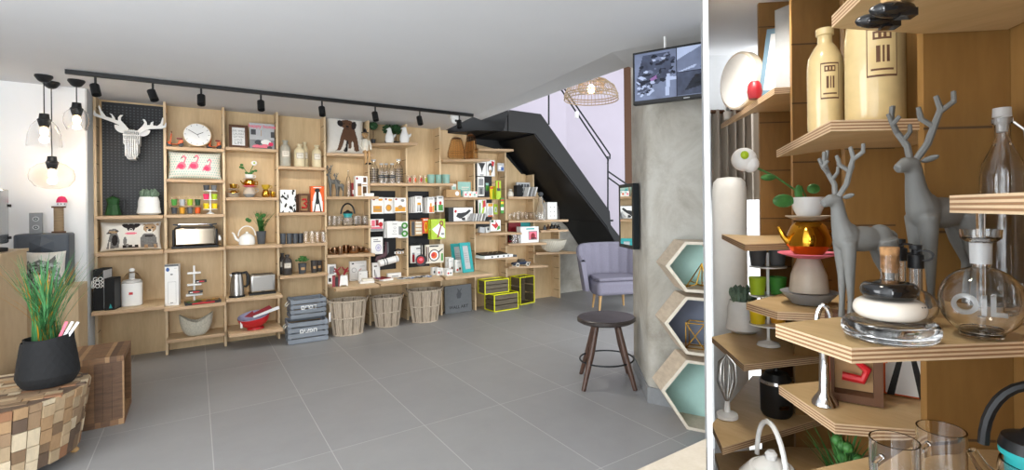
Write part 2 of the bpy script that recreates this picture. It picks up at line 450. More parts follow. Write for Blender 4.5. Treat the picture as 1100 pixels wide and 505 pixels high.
shelf('5b', 4, 351.4, 211, 407, 211.4, 6.55, 6.2)
shelf('5c', 4, 351.4, 243.4, 399, 242.4, 6.55, 6.5)
shelf('5d', 4, 351.5, 274.6, 403, 272, 6.56, 6.38)
shelf('5e', 4, 361, 311, 407.6, 305.5, 6.15, 6.15)
shelf('6a', 5, 397.4, 155.5, 448.9, 151.5, 6.6, 6.22, j=6)
shelf('6b', 5, 397.6, 197, 487, 196.6, 6.58, 6.2, j=7)
shelf('6e', 5, 409, 306, 476, 297.8, 6.15, 6.12, j=7)
shelf('7e', 7, 478.6, 298.3, 529, 291.5, 6.12, 6.12, j=8, z=SZ['6e'], cut=True)
shelf('8a', 7, 476, 171.5, 526.4, 170.5, 6.56, 6.14)
shelf('8b', 7, 476, 212.2, 526.4, 212, 6.56, 6.14)
shelf('8c', 7, 478, 238.6, 526.4, 238, 6.5, 6.14)
shelf('9a', 8, 514, 158.5, 551.7, 161, 6.55, 6.37)
shelf('9b', 8, 515.5, 250.5, 560.6, 249.6, 6.5, 6.16)
shelf('9c', 8, 516, 277, 556, 276, 6.5, 6.27)
shelf('10a', 9, 546, 211.6, 582.8, 211, 6.55, 6.36)
shelf('10b', 9, 546.5, 237.2, 610.5, 235.6, 6.5, 6.15, j=11)
shelf('10c', 9, 546.5, 262, 587.3, 260.5, 6.5, 6.25)
shelf('10d', 9, 547, 287, 588.8, 284.3, 6.5, 6.23)
shelf('11a', 10, 581.4, 248, 610.5, 246, 6.4, 6.3)
shelf('11b', 10, 576, 272, 619.4, 270, 6.45, 6.12)
pegboard(RX[0]+.03, RX[1]-.012, SZ['1a']+.004, ZC-.02)
pegboard(RX[5]+.012, 2.22, SZ['6e']+.09, SZ['6b']-.09, tex=False)
pegboard(2.335, 2.70, SZ['6e']+.09, SZ['6b']-.09, tex=False)
pegboard(3.35, 3.72, SZ['9b']+.05, 2.2, tex=False)
# ================================================================ goods on the shelves
def span(px0, px1, pyt, Y, z):
    x0, x1 = wX(px0, Y, z), wX(px1, Y, z)
    return Vector(((x0+x1)/2, Y, z)), x1-x0, ony((px0+px1)/2, pyt, Y).z - z
def pack(name, label, cat, px0, px1, pyt, z, Y, d, mats, shapes=(), group=None, rz=0, bev=.002, tilt=0):
    if isinstance(z, str): z = SZ[z]
    loc, w, h = span(px0, px1, pyt, Y, z)
    m = MB(); m.box((0, 0, h/2), (w, d, h)); decals(m, shapes, w, h, -d/2)
    o = m.build(name, mats, None, loc, rz, bevel=bev)
    if tilt: o.rotation_euler.x = -tilt; o.location.z += sin(abs(tilt))*d/2+.001
    return tag(o, label, cat, group)
def pillow(name, label, px0, px1, pyt, z, Y, mats, shapes, nu=70, nv=46, thick=.07, rz=0, lean=.12):
    if isinstance(z, str): z = SZ[z]
    loc, w, h = span(px0, px1, pyt, Y, z)
    def prof(u, v):
        a = max(0, 1-(2*u-1)**4)*max(0, 1-(2*v-1)**4)
        return thick*a**.55
    def pinch(u, v):
        x, y = 2*u-1, 2*v-1
        return x*(1-.05*(1-y*y)), y*(1-.06*(1-x*x))
    m = MB(); fn = art(shapes)
    def fr(u, v): x, y = pinch(u, v); return (x*w/2, -prof(u, v), h/2+y*h/2)
    def bk(u, v): x, y = pinch(u, v); return (x*w/2, prof(u, v)*.6, h/2+y*h/2)
    m.grid(fr, nu, nv, fn); m.grid(bk, 12, 10, 0)
    o = m.build(name, mats, None, loc, rz, ang=80); o.rotation_euler.x = -lean
    return tag(o, label, 'cushion')
# ---- left bay: trophy, moka pot, planter
tr = thing('deer_trophy', 'white cardboard stag head trophy mounted on the black pegboard', 'wall trophy', P(157, YB-.035, ony(157, 150, 6.6).z))
tz = tr.location.z; KX = (wX(170, 6.6, tz)-wX(150, 6.6, tz))/20      # metres per pixel there
def tp(px, py, y=0): return ((px-157)*KX, y, (150-py)*KX)
head = MB()
HX = 143.4
prof = [(137.5, 3), (140, 8), (146, 9.4), (152, 9), (158, 8), (164, 7), (170, 6.4), (175, 6), (178.5, 4)]
head = MB()
for k in range(-4, 5):                                    # interlocking slats: upright ribs across the face
    pts = [py for py, hw in prof if abs(k)*2.0 <= hw]
    if len(pts) < 2: continue
    f = lambda py: -.19-.10*(1-((py-164)/24)**2)*(1-(k/5.5)**2)
    poly = [(f(py), (150-py)*KX) for py in pts] + [(-.02, (150-min(pts[-1], 166))*KX), (-.02, (150-pts[0])*KX)]
    head.prism(poly, (HX-157+k*2.0-.6)*KX, (HX-157+k*2.0+.5)*KX, 'x')
for py, hw in prof[1:]:
    head.box(((HX-157)*KX, -.125, (150-py)*KX), (hw*1.9*KX, .2, .008))
head.build('head', 'white', tr, flat=True)
antL = [(135.8, 140.6), (130.2, 133), (124.7, 130.2), (115, 126.5), (106, 123.5), (105.3, 121.2), (106, 115.2), (108, 119.8), (112.9, 122.8), (110.1, 110.1), (111.5, 109.4), (113.5, 115.7), (118, 123.3), (124, 125.2), (123.3, 121.2), (121.2, 118.7), (124, 119.4), (126.6, 124), (127, 126.6), (130, 127.6), (129.8, 123.3), (132, 120), (135.1, 119.4), (132.9, 122.8), (132.6, 126.8), (136.4, 131.6), (141, 138.5)]
antR = [(149.2, 139.9), (154.8, 133), (157.2, 128), (155.2, 123.3), (157.3, 123.1), (159.6, 126.8), (160, 131), (163, 130.7), (164.2, 126.8), (167, 125.2), (166.4, 128.1), (166.6, 131), (171.1, 131), (174.6, 127.4), (176.7, 119.1), (177.8, 119.3), (177.6, 126), (176.8, 130.2), (178.8, 129.6), (180.2, 125.4), (181.1, 126.2), (180.6, 131.8), (176, 134.6), (162.1, 136.2), (155.6, 140.2), (152.4, 143.8)]
for pl in (antL, antR):
    MB().prism([((x-157)*KX, (150-y)*KX) for x, y in pl], -.225, -.21, 'y').build('antler', 'white', tr, flat=True)
def ear(cx, cy, a):
    MB().prism([((cx-157)*KX+KX*(7*cos(t)*cos(a)-3.6*sin(t)*abs(sin(t))**.6*sin(a)), (150-cy)*KX+KX*(7*cos(t)*sin(a)+3.6*sin(t)*abs(sin(t))**.6*cos(a))) for t in [2*pi*k/24 for k in range(24)]], -.19, -.176, 'y').build('ear', 'white', tr, flat=True)
ear(130.6, 138, radians(-48)); ear(157.4, 141.6, radians(38))
MB().box(((HX-157)*KX, -.005, -.03), (.1, .03, .2)).build('mounting_plate', 'white', tr)
def lathe_item(name, label, cat, px, pyt, z, Y, prof, mats, n=24, group=None, wpx=None, parent=None):
    """prof in fractions: r of half width, z of height; wpx = visible width in pixels"""
    if isinstance(z, str): z = SZ[z]
    loc, w, h = span(px-wpx/2, px+wpx/2, pyt, Y, z)
    m = MB(); m.lathe([(r*w/2, q*h) for r, q in prof], n)
    o = m.build(name, mats, parent, loc)
    return (tag(o, label, cat, group) if label else o), w, h
z = SZ['1a']
loc, w, h = span(115.5, 127.5, 210, 6.68, z)
t = thing('moka_pot', 'dark green stovetop moka pot standing under the stag trophy', 'moka pot', loc)
MB().lathe([(0, 0), (.062, 0), (.064, .01), (.046, h*.5), (.042, h*.52), (.055, h*.8), (.05, h*.82), (0, h*.82)], 8).build('body', 'leaf_dark', t, ang=20)
lid_ = MB().lathe([(.052, h*.82), (.012, h*.93), (0, h*.93)], 8).build('lid', 'leaf_dark', t, ang=20)
MB().ell((0, 0, h*.96), .013, 0, 8, 6).build('knob', 'black', lid_)
MB().tube([(.05, 0, h*.75), (.085, 0, h*.78), (.09, 0, h*.55), (.082, 0, h*.3)], .008, 6).build('handle', 'black', t)
loc, w, h = span(148, 172, 212, 6.64, z)
t = thing('planter', 'round white ceramic planter of grey green succulents right of the moka pot', 'plant pot', loc)
MB().lathe([(0, 0), (.07, 0), (.1, .02), (w*.5, h*.45), (w*.49, h*.75), (w*.42, h), (w*.40, h), (w*.4, h*.9), (0, h*.9)], 28).build('pot', 'white', t)
m = MB()
for k in range(60):
    a = random.random()*6.28; r = random.random()**.5*w*.42; q = random.random()*.045
    m.ell((r*cos(a), r*sin(a), h+q*(1-r*2)+.01), (.014, .014, .022+.02*random.random()), 0, 6, 4)
m.build('succulents', 'leaf_grey', t)
# ---- dogs cushion
dogs = [('r', 0, 0, 1, 1, 0),
 ('p', [(.1, .05), (.13, .45), (.16, .62), (.1, .6), (.14, .74), (.24, .76), (.3, .68), (.27, .6), (.31, .35), (.3, .08)], 3), ('e', .2, .64, .07, .05, 1), ('e', .23, .35, .05, .2, 2), ('e', .26, .68, .02, .03, 2), ('r', .14, .05, .16, .3, 0), ('e', .13, .6, .04, .03, 2),
 ('p', [(.38, .08), (.36, .5), (.42, .65), (.5, .72), (.6, .68), (.64, .4), (.62, .1)], 0), ('e', .42, .86, .06, .09, 2, .5), ('e', .58, .86, .06, .09, 2, -.5), ('e', .5, .8, .075, .14, 2), ('e', .5, .7, .03, .06, 0), ('e', .5, .72, .02, .03, 2), ('e', .5, .58, .1, .04, 4), ('r', .36, .06, .62, .16, 2), ('r', .42, .08, .46, .2, 3), ('r', .52, .1, .56, .22, 0), ('e', .4, .3, .03, .16, 3),
 ('p', [(.66, .06), (.66, .4), (.72, .56), (.88, .56), (.94, .4), (.95, .06)], 3), ('p', [(.68, .86), (.72, .93), (.78, .86)], 1), ('p', [(.9, .86), (.96, .95), (.97, .84)], 1), ('e', .82, .76, .11, .17, 1), ('e', .82, .66, .055, .07, 0), ('e', .82, .68, .03, .035, 2), ('e', .77, .78, .016, .03, 2), ('e', .87, .78, .016, .03, 2), ('r', .74, .44, .92, .5, 2), ('p', [(.72, .5), (.8, .3), (.9, .5), (.95, .2), (.84, .14), (.7, .2)], 3), ('r', .72, .05, .78, .16, 1), ('r', .88, .05, .93, .18, 1)]
mat('fabric_white', (226, 222, 214), .9, var=.03); mat('fur_brown', (168, 138, 106), .9, var=.2, scale=60); mat('fur_dark', (40, 34, 34), .9, var=.3, scale=60); mat('fur_grey', (120, 118, 116), .9, var=.3, scale=60)
pillow('dog_cushion', 'long white cushion printed with three dressed dogs, above the black box files', 107.5, 173.5, 238.5, '1b', 6.66, ['fabric_white', 'fur_brown', 'fur_dark', 'fur_grey', 'pink'], dogs, 100, 50)
# ---- box files and ice cream maker
z = SZ['1c']
def boxfile(px0, px1, pyt, Y, d, label, band, txt):
    loc, w, h = span(px0, px1, pyt, Y, z)
    t = thing('box_file', label, 'box file', loc, radians(-14))
    m = MB(); m.box((0, 0, h/2), (w, d, h)); m.build('case', 'black_matte', t, bevel=.003)
    MB().box((w*.5+.0012, -.006, h/2), (.002, d*.88, h*.93)).build('page_edge', 'lightgrey' if band else 'black', t)
    if band: MB().prism([(-d*.3, h*.12), (-d*.02, h*.24), (d*.28, h*.12)], w*.5+.0025, w*.5+.004, 'x').build('emblem', 'teal', t)
    else: MB().prism([(w*-.05, h*.06), (w*.12, h*.2), (w*.3, h*.06)], -d/2-.001, -d/2+.001, 'y').build('emblem', 'teal', t)
    for k, s in enumerate(txt): lettering(s, .05 if band else .04, 'white', t, (0, -d/2-.0004, h*(.76-.085*k)), FRONT, bold=.001)
    return t
boxfile(105.2, 116.5, 288.5, 6.48, .2, 'taller black box file with white block letters on its spine', True, ['GO', 'BOX', 'BOX'])
boxfile(117.5, 128.5, 298, 6.42, .15, 'shorter black box file leaning beside the lettered one', False, [])
loc, w, h = span(129.5, 154.5, 303.5, 6.52, z)
t = thing('ice_cream_maker', 'white tabletop ice cream maker with a clear dome and red badge', 'ice cream maker', loc)
def squarish(r, n=40, p=3.2): return [(r*math.copysign(abs(cos(a))**(2/p), cos(a)), r*math.copysign(abs(sin(a))**(2/p), sin(a))) for a in [2*pi*k/n for k in range(n)]]
MB().prism(squarish(w*.46), 0, h, 'z').build('body', 'white_gloss', t, bevel=.012, seg=3)
MB().box((-w*.02, -w*.462, h*.56), (.03, .004, .024)).build('badge', 'red', t)
dome_ = MB().lathe([(w*.47, h), (w*.47, h+.012), (w*.42, h+.035), (w*.25, h+.085), (w*.1, h+.105), (0, h+.108)], 28).build('dome', 'glass_thin', t)
MB().lathe([(0, h+.108), (.02, h+.108), (.024, h+.13), (.01, h+.142), (0, h+.142)], 14).build('knob', 'white_gloss', dome_)
MB().lathe([(w*.40, h+.002), (w*.36, h+.02), (.02, h+.03), (.02, h+.09), (0, h+.09)], 20).build('paddle', 'white', t)
# ---- second bay
z = SZ['2a']
loc, w, h = span(196.3, 227.3, 126.5, 6.62, z)
t = thing('table_clock', 'round white clock in a pale wooden rim on the top shelf', 'clock', loc)
r = w/2; cz = .012+r
def ringdisc(mb, r0, y0, y1, m=0, n=40):
    mb.prism([(r0*cos(2*pi*k/n), cz+r0*sin(2*pi*k/n)) for k in range(n)], y0, y1, 'y', m); return mb
ringdisc(MB(), r, -.025, .02).build('case', 'ply', t, bevel=.004)
dial_ = ringdisc(MB(), r*.93, -.027, -.0245).build('dial', 'white', t)
for k in range(12):
    a = k*pi/6; MB().box((r*.82*sin(a), -.0278, cz+r*.82*cos(a)), (.004, .001, .014), 0, Matrix.Rotation(a, 3, 'Y')).build('hour_mark', 'darkgrey', dial_)
def hand(a, ln, wd, nm, mt, y):
    MB().box((ln*.45*sin(a), y, cz+ln*.45*cos(a)), (wd, .001, ln), 0, Matrix.Rotation(a, 3, 'Y')).build(nm, mt, dial_)
hand(radians(62), r*.5, .006, 'hour_hand', 'black', -.0285); hand(radians(-58), r*.75, .005, 'minute_hand', 'black', -.0295); hand(radians(150), r*.3, .003, 'second_hand', 'black', -.0305)
for s in (-1, 1): MB().tube([(s*r*.45, -.01, .045), (s*r*.55, -.01, .004)], .005, 6).build('foot', 'ply', t)
def scooter(px0, px1, pyt, label, flip, Y=6.62):
    loc, w, h = span(px0, px1, pyt, Y, z)
    t = thing('toy_scooter', label, 'toy scooter', loc, 0); s = -1 if flip else 1
    t.rotation_euler.z = pi if flip else 0
    m = MB(); m.prism([(-w*.3, h*.16), (w*.12, h*.16), (w*.2, h*.42), (w*.45, h*.48), (w*.48, h*.3), (w*.3, h*.22), (w*.1, h*.12), (-w*.28, h*.12)], -.022, .022, 'y')
    m.prism([(-w*.36, h*.14), (-w*.28, h*.14), (-w*.2, h*.8), (-w*.27, h*.86)], -.026, .026, 'y')
    m.ell((-w*.36, 0, h*.24), (w*.12, .018, h*.12), 0, 10, 6)
    m.build('body', 'orange', t, bevel=.004)
    for x in (-w*.36, w*.33):
        q = MB(); n = 16; r = h*.15
        q.prism([(x+r*cos(2*pi*k/n), r+r*sin(2*pi*k/n)) for k in range(n)], -.01, .01, 'y'); q.build('wheel', 'black', t, bevel=.003)
    MB().box((w*.25, 0, h*.54), (w*.36, .03, h*.08)).build('seat', 'darkred', t, bevel=.003)
    MB().tube([(-w*.24, -.035, h*.95), (-w*.22, 0, h*.88), (-w*.24, .035, h*.95)], .004, 6).build('handlebar', 'darkred', t)
    MB().ell((-w*.28, 0, h*.78), (.008, .01, .01), 0, 8, 6).build('headlamp', 'lightgrey', t)
scooter(177.8, 195.6, 141.5, 'orange toy scooter left of the round clock', False)
scooter(225.5, 240.2, 143.8, 'orange toy scooter right of the round clock', False, 6.66)
fl = [('r', 0, 0, 1, 1, 0)]
for a in range(22):
    for b in range(11): fl.append(('e', (a+.5*(b % 2)+.25)/22, (b+.5)/11, .012, .024, 2))
def flam(cx, cy, s):
    return [('e', cx, cy, .085*s, .15*s, 1), ('p', [(cx-.09*s, cy+.05), (cx-.13*s, cy-.16*s), (cx-.02*s, cy-.05)], 1), ('p', [(cx+.04*s, cy), (cx+.1*s, cy+.32*s), (cx+.06*s, cy+.42*s), (cx+.03*s, cy+.42*s), (cx+.0*s, cy+.33*s), (cx+.03*s, cy+.31*s), (cx+.05*s, cy+.36*s), (cx+.06*s, cy+.28*s), (cx-.0*s, cy)], 1), ('p', [(cx+.0*s, cy+.35*s), (cx-.02*s, cy+.26*s), (cx+.02*s, cy+.31*s)], 4), ('e', cx-.02*s, cy-.02, .06*s, .09*s, 5)]
fl += flam(.24, .44, .95) + flam(.48, .46, 1.0) + flam(.74, .38, .85)
pillow('flamingo_cushion', 'patterned white cushion printed with three pink flamingos under the clock', 180.5, 238, 163.3, '2b', 6.68, ['fabric_white', 'pink', 'skyteal', 'amber', 'fur_dark', 'hotpink'], fl, 110, 50)
# cup rack and three tier stand
z = SZ['2c']
loc, w, h = span(183, 216.5, 213, 6.63, z)
rk = thing('cup_rack', 'clear acrylic rack that holds eight coloured espresso cups', 'rack', loc)
for q in (0, h*.5, h): MB().box((0, 0, q+.003), (w, .09, .005)).build('tray', 'glass_thin', rk)
for x in (-w/2, -w/4, 0, w/4, w/2): MB().box((x, 0, h/2), (.004, .09, h)).build('divider', 'glass_thin', rk)
cupcol = [['darkgrey', 'amber', 'midgrey', 'orange'], ['green', 'lightgrey', 'lime', 'leaf_dark']]
names = [['dark grey', 'amber', 'mid grey', 'orange'], ['mid green', 'pale grey', 'lime', 'dark green']]
def cup(loc, r, h, mk, label, group):
    m = MB(); m.lathe([(0, 0), (r*.78, 0), (r, h), (r*.93, h), (r*.72, h*.08), (0, h*.08)], 18)
    return tag(m.build('espresso_cup', mk, None, loc), label, 'cup', group)
for a in range(2):
    for b in range(4):
        cup((loc.x+(b-1.5)*w/4, loc.y, z+.006+a*h*.5), w*.1, h*.38, cupcol[a][b], names[a][b]+' espresso cup in the clear rack, '+('upper' if a else 'lower')+' row', 'cups in the clear rack')
loc, w, h = span(217.5, 234.5, 199.5, 6.63, z)
st = thing('cup_stand', 'white three tier stand that holds pairs of coloured cups', 'tiered stand', loc)
MB().lathe([(0, 0), (w*.26, 0), (w*.22, .008), (.012, .022), (.008, .03), (.008, h*.84), (0, h*.84)], 18).build('stem', 'white_gloss', st)
tiers = [(.16, 'yellow', 'yellow'), (.49, 'hotpink', 'lime'), (.80, 'darkgrey', 'midgrey')]
for q, ca, cb in tiers:
    MB().lathe([(0, h*q-.008), (w*.48, h*q-.002), (w*.48, h*q+.004), (0, h*q)], 22).build('plate', 'white_gloss', st)
for k, (q, ca, cb) in enumerate(tiers):
    for s, cc, sd in ((-1, ca, 'left'), (1, cb, 'right')):
        nm = {'yellow': 'yellow', 'hotpink': 'hot pink', 'lime': 'lime green', 'darkgrey': 'charcoal', 'midgrey': 'slate grey'}[cc]
        cup((loc.x+s*w*.24, loc.y, z+h*q+.0045), w*.2, h*.19, cc, nm+' cup on the '+['bottom', 'middle', 'top'][k]+' tier of the white stand, '+sd+' of its stem', 'cups on the tiered stand')
# chrome toaster
z = SZ['2d']
loc, w, h = span(184.5, 234.5, 240.5, 6.56, z)
t = thing('long_slot_toaster', 'long mirror chrome toaster with a black base and warming rack', 'toaster', loc)
MB().box((0, 0, .012), (w, .16, .024)).build('base', 'black', t, bevel=.006)
MB().box((0, 0, .024+h*.38), (w*.9, .15, h*.76)).build('body', 'chrome_dimmed', t, bevel=.02, seg=4)
for s in (-1, 1): MB().box((s*w*.46, 0, .024+h*.34), (w*.05, .14, h*.66)).build('end_panel', 'black', t, bevel=.008)
MB().box((0, 0, .024+h*.765), (w*.84, .05, .006)).build('slot', 'black', t)
for s in (-1, 1): MB().prism([(s*w*.38, h*.8), (s*w*.33, h*.8), (s*w*.30, h*.97), (s*w*.47, h*1.0), (s*w*.47, h*.95), (s*w*.38, h*.93)], -.05, .05, 'y').build('rack_bracket', 'black', t)
MB().tube([(-w*.36, -.04, h*.98), (w*.36, -.04, h*.98), (w*.36, .04, h*.98), (-w*.36, .04, h*.98)], .004, 6, closed=True).build('warming_rack', 'chrome', t)
m = MB(); m.tube([(w*.48, -.06, h*.5), (w*.51, -.075, h*.55)], .001, 4); m.prism([(w*.5, h*.28), (w*.55, h*.28), (w*.56, h*.36), (w*.53, h*.5), (w*.5, h*.46)], -.078, -.076, 'y'); m.build('price_tag', 'white', t)
# white carton, spiral stand, puzzle box
z = SZ['2e']
pack('tall_carton', 'tall narrow white carton with a blue drop logo', 'box', 177.8, 192.6, 284, z, 6.5, .1, ['white', 'blue', 'lightgrey', 'grey', 'midgrey'], [('e', .22, .88, .13, .05, 1), ('e', .5, .76, .1, .02, 3), ('r', .22, .05, .82, .58, 3), ('r', .235, .055, .805, .575, 0), ('r', .7, .9, .9, .915, 2), ('r', .4, .06, .6, .075, 4), ('r', 0, .955, 1, 1, 4)], rz=radians(-8))
loc, w, h = span(198, 219.5, 285.5, 6.56, z)
t = thing('spiral_stand', 'white spiral display stand with small ledges', 'display stand', loc)
MB().lathe([(0, 0), (w*.27, 0), (w*.26, .01), (0, .012)], 20).build('base', 'white', t)
MB().tube([(0, 0, .01), (0, 0, h)], .009, 10).build('pole', 'white', t)
for q, a, L in ((.2, 0, .42), (.48, .25, .36), (.8, -.1, .34)):
    MB().box((0, 0, h*q), (w*2*L, .07, .02), 0, Matrix.Rotation(a*.2, 3, 'Z')).build('ledge', 'white', t, bevel=.006)
def bar(px0, px1, py, Y, label, tl):
    loc, w, h = span(px0, px1, py-2, Y, z)
    zz = ony((px0+px1)/2, py, Y).z
    m = MB(); m.box((0, 0, .0125), (w, .05, .025)); decals(m, [('e', .5, .5, .3, .3, 1), ('r', .1, .2, .3, .6, 2)], w, .025, -.025)
    o = m.build('chocolate_bar', ['black', 'red', 'white'], None, (loc.x, loc.y, zz)); o.rotation_euler.y = tl
    tag(o, label, 'chocolate bar', 'bars on the spiral stand')
bar(208.5, 220.5, 303.6, 6.545, 'dark wrapped bar resting on the middle ledge of the spiral stand', 0)
bar(202.5, 218, 314.6, 6.545, 'dark wrapped bar resting on the lowest ledge of the spiral stand', 0)
loc, w, h = span(198.5, 238.5, 318, 6.45, z)
gm = MB(); gm.box((0, 0, .012), (w*.96, .17, .024))
for k in range(46):
    gm.box(((random.random()-.5)*w*.82, (random.random()-.5)*.14, .0248), (.02+.03*random.random(), .012+.02*random.random(), .0012), 1+k % 4)
gm.box((0, -.0855, .012), (w*.6, .001, .014), 2)
o = gm.build('flat_game_box', ['black', 'amber', 'red', 'green', 'tan'], None, loc, radians(4)); tag(o, 'flat black box with a colourful printed lid in front of the spiral stand', 'box')
# moon shaped basket
z = SZ['2f']
mat('basket_straw', (188, 182, 166), .9, var=.35, scale=60, stretch=(6, 6, .6))
loc, w, h = span(192.5, 229, 339, 6.56, z)
m = MB(); w *= .5
def moon(u, v, k=1.0):
    a = 2*pi*u; rim = h*(.72+.42*abs(cos(a))**1.6)*k+.0
    q = v; r = sin(min(1, .25+.75*q)*pi/2)
    return (w*r*cos(a)*k, w*.55*r*sin(a)*k, (1-k)*.1+rim*q**1.7)
m.grid(lambda u, v: moon(u, v), 48, 10); m.grid(lambda u, v: moon(u, v, .93), 48, 10)
m.lathe([(0, .001), (w*.39, .001)], 48, sy=.55); 
for k in range(48):
    a, b = moon(k/48, 1), moon(k/48, 1, .93); c, d = moon((k+1)/48, 1), moon((k+1)/48, 1, .93); m.face([a, c, d, b])
tag(m.build('moon_basket', 'basket_straw', None, loc, ang=60), 'pale crescent shaped woven bowl on the lowest shelf', 'basket')
# ---- third bay
z = SZ['3a']
loc, w, h = span(246, 266.5, 134.5, 6.66, z)
t = thing('picture_frame', 'dark wooden frame with a lettered print beside the magazine', 'picture frame', loc)
fm = MB(); b = w*.16
fm.box((0, 0, b/2), (w, .02, b)); fm.box((0, 0, h-b/2), (w, .02, b))
for s in (-1, 1): fm.box((s*(w-b)/2, 0, h/2), (b, .02, h-2*b))
fm.build('frame', 'brown', t, bevel=.002)
MB().box((0, .004, h/2), (w-2*b, .006, h-2*b)).build('print', 'white', t)
for k, s in enumerate(['LIVE WELL', 'LAUGH', 'OFTEN', 'LOVE', 'LIFE']): lettering(s, .03 if k < 4 else .045, 'grey', t, (0, .0008, h*(.74-.13*k)), FRONT)
t.rotation_euler.x = -.08
loc, w, h = span(268.5, 295.2, 133, 6.64, z)
m = MB(); m.box((0, 0, h/2), (w, .012, h))
m.grid(lambda u, v: ((u-.5)*w, -.0065, v*h), 40, 48, art([('r', 0, 0, 1, 1, 1), ('r', 0, 0, 1, .35, 2), ('r', .05, .55, .25, .75, 3), ('r', .85, .45, .99, .68, 3), ('e', .35, .25, .16, .1, 3), ('e', .65, .27, .2, .1, 0), ('e', .3, .08, .2, .08, 4), ('e', .62, .1, .16, .09, 4), ('e', .85, .2, .1, .08, 5), ('r', .1, .02, .9, .05, 3), ('e', .8, .07, .1, .05, 3), ('r', .45, .5, .47, .72, 6)]))
t = m.build('magazine', ['white', 'lightgrey', 'grey', 'darkgrey', 'pink', 'hotpink', 'tan'], None, loc); tag(t, 'home magazine with a pink masthead standing on the top shelf', 'magazine')
t.rotation_euler.x = -.06
lettering('happy home', .055, 'pink', t, (0, -.0075, h*.88), FRONT, bold=.0012)
# gold tea towers
def teacup(parent_loc, r, h, mk, label, group, nm='tea_cup', flip=False, handle=1):
    t = thing(nm, label, 'cup', parent_loc, 0, group)
    pr = [(0, 0), (r*.55, 0), (r*.6, h*.06), (r*.9, h*.5), (r, h), (r*.95, h), (r*.84, h*.5), (r*.5, h*.12), (0, h*.12)]
    if flip: pr = [(q, h-k) for q, k in pr]
    MB().lathe(pr, 22).build('bowl', mk, t)
    if handle:
        MB().tube([(handle*r*.85, 0, h*.8), (handle*r*1.35, 0, h*.78), (handle*r*1.4, 0, h*.5), (handle*r*1.1, 0, h*.28), (handle*r*.75, 0, h*.3)], r*.09, 6).build('handle', mk, t)
    return t
def saucer(loc, r, mk, label, group, hh=.014):
    m = MB(); m.lathe([(0, 0), (r*.5, 0), (r, hh), (r, hh+.003), (r*.5, .004), (0, .004)], 24)
    return tag(m.build('saucer', mk, None, loc), label, 'saucer', group)
def bowlstack(loc, r, hs, label, group, mk):
    m = MB(); m.lathe([(0, 0), (r*.6, 0), (r, hs), (r*.95, hs), (r*.5, .008), (0, .008)], 24)
    return tag(m.build('bowl', mk, None, loc), label, 'bowl', group)
mat('stoneware', (188, 176, 160), .35, var=.05); mat('gold_mustard', (190, 156, 40), .3)
z = SZ['3b']; Y = 6.66
K = (wX(270, Y, z)-wX(260, Y, z))/10
g = 'stacked gold and stoneware tea set'
L = P(251, Y, z)
bowlstack(L, 7.2*K, 2.5*K, 'bottom pale stoneware bowl of the left tea stack', g, 'stoneware'); q = 2.6*K
bowlstack(L+Vector((0, 0, q)), 7*K, 2.5*K, 'second stoneware bowl of the left tea stack', g, 'stoneware'); q += 2.6*K
teacup(L+Vector((0, 0, q)), 4.2*K, 3.4*K, 'brass', 'upturned brass cup in the middle of the left tea stack', g, flip=True); q += 3.4*K
saucer(L+Vector((0, 0, q+.0005)), 6*K, 'stoneware', 'wide stoneware saucer near the top of the left tea stack', g); q += .006
teacup(L+Vector((0, 0, q)), 4.2*K, 7.2*K, 'brass', 'tall brass cup on top of the left tea stack', g)
L = P(268, Y, z); q = 0
bowlstack(L, 7*K, 4*K, 'dark grey bowl under the teapot tower', g, 'grey'); q = 4*K
teacup(L+Vector((0, 0, q)), 7*K, 8.5*K, 'stoneware', 'upturned stoneware cup in the middle of the teapot tower', g, flip=True); q += 8.5*K
saucer(L+Vector((0, 0, q+.0005)), 8*K, 'pink', 'pinkish saucer beneath the gold teapot', g); q += .006
t = thing('teapot', 'shiny gold teapot in the middle of the tall tea tower', 'teapot', L+Vector((0, 0, q)))
MB().lathe([(0, 0), (4*K, 0), (6.6*K, 4*K), (6*K, 7*K), (3.6*K, 9*K), (0, 9*K)], 24).build('body', 'gold', t)
MB().tube([(-5.5*K, 0, 3*K), (-8*K, 0, 5.5*K), (-9.5*K, 0, 8*K)], [1.2*K, .9*K, .5*K], 8).build('spout', 'gold', t)
MB().tube([(5*K, 0, 7*K), (9*K, 0, 7*K), (9*K, 0, 3*K), (6*K, 0, 2.6*K)], .7*K, 6).build('handle', 'gold', t)
q += 9*K
saucer(L+Vector((0, 0, q+.0005)), 7*K, 'stoneware', 'stoneware saucer between gold teapot and white flower cup', g); q += .006
fc = teacup(L+Vector((0, 0, q)), 5*K, 6*K, 'white_gloss', 'white cup with a flower at the top of the tea tower', g)
fw = MB(); fw.tube([(0, 0, 5*K), (2*K, 0, 12*K), (5*K, -.01, 19*K)], .004, 6); fw.tube([(0, 0, 5*K), (-4*K, 0, 11*K), (-7*K, 0, 16*K)], .003, 6); fw.tube([(0, 0, 5*K), (5*K, 0, 10*K)], .003, 6)
for x, zz in ((-8, 18), (-7, 14), (-9, 15), (7, 11), (4, 10), (-3, 8), (0, 7), (2, 8)): fw.ell((x*K, 0, zz*K), (1.9*K, .008, 1.5*K), 0, 8, 5)
fw.build('stem_leaves', 'leaf', fc)
hd = MB(); hd.ell((5.2*K, -.02, 20.5*K), (3.4*K, .02, 3.2*K), 0, 14, 8); hd.build('flower_head', 'white', fc)
MB().ell((5.2*K, -.037, 20.5*K), (1.2*K, .008, 1.2*K), 0, 10, 6).build('flower_centre', 'lime', fc)
L = P(285.5, Y, z)
bowlstack(L, 5*K, 2*K, 'low gold foot dish under the right gold cup', g, 'brass')
teacup(L+Vector((0, 0, 2*K)), 4.6*K, 8*K, 'brass', 'upturned brass cup below the mustard gold cup', g, flip=True)
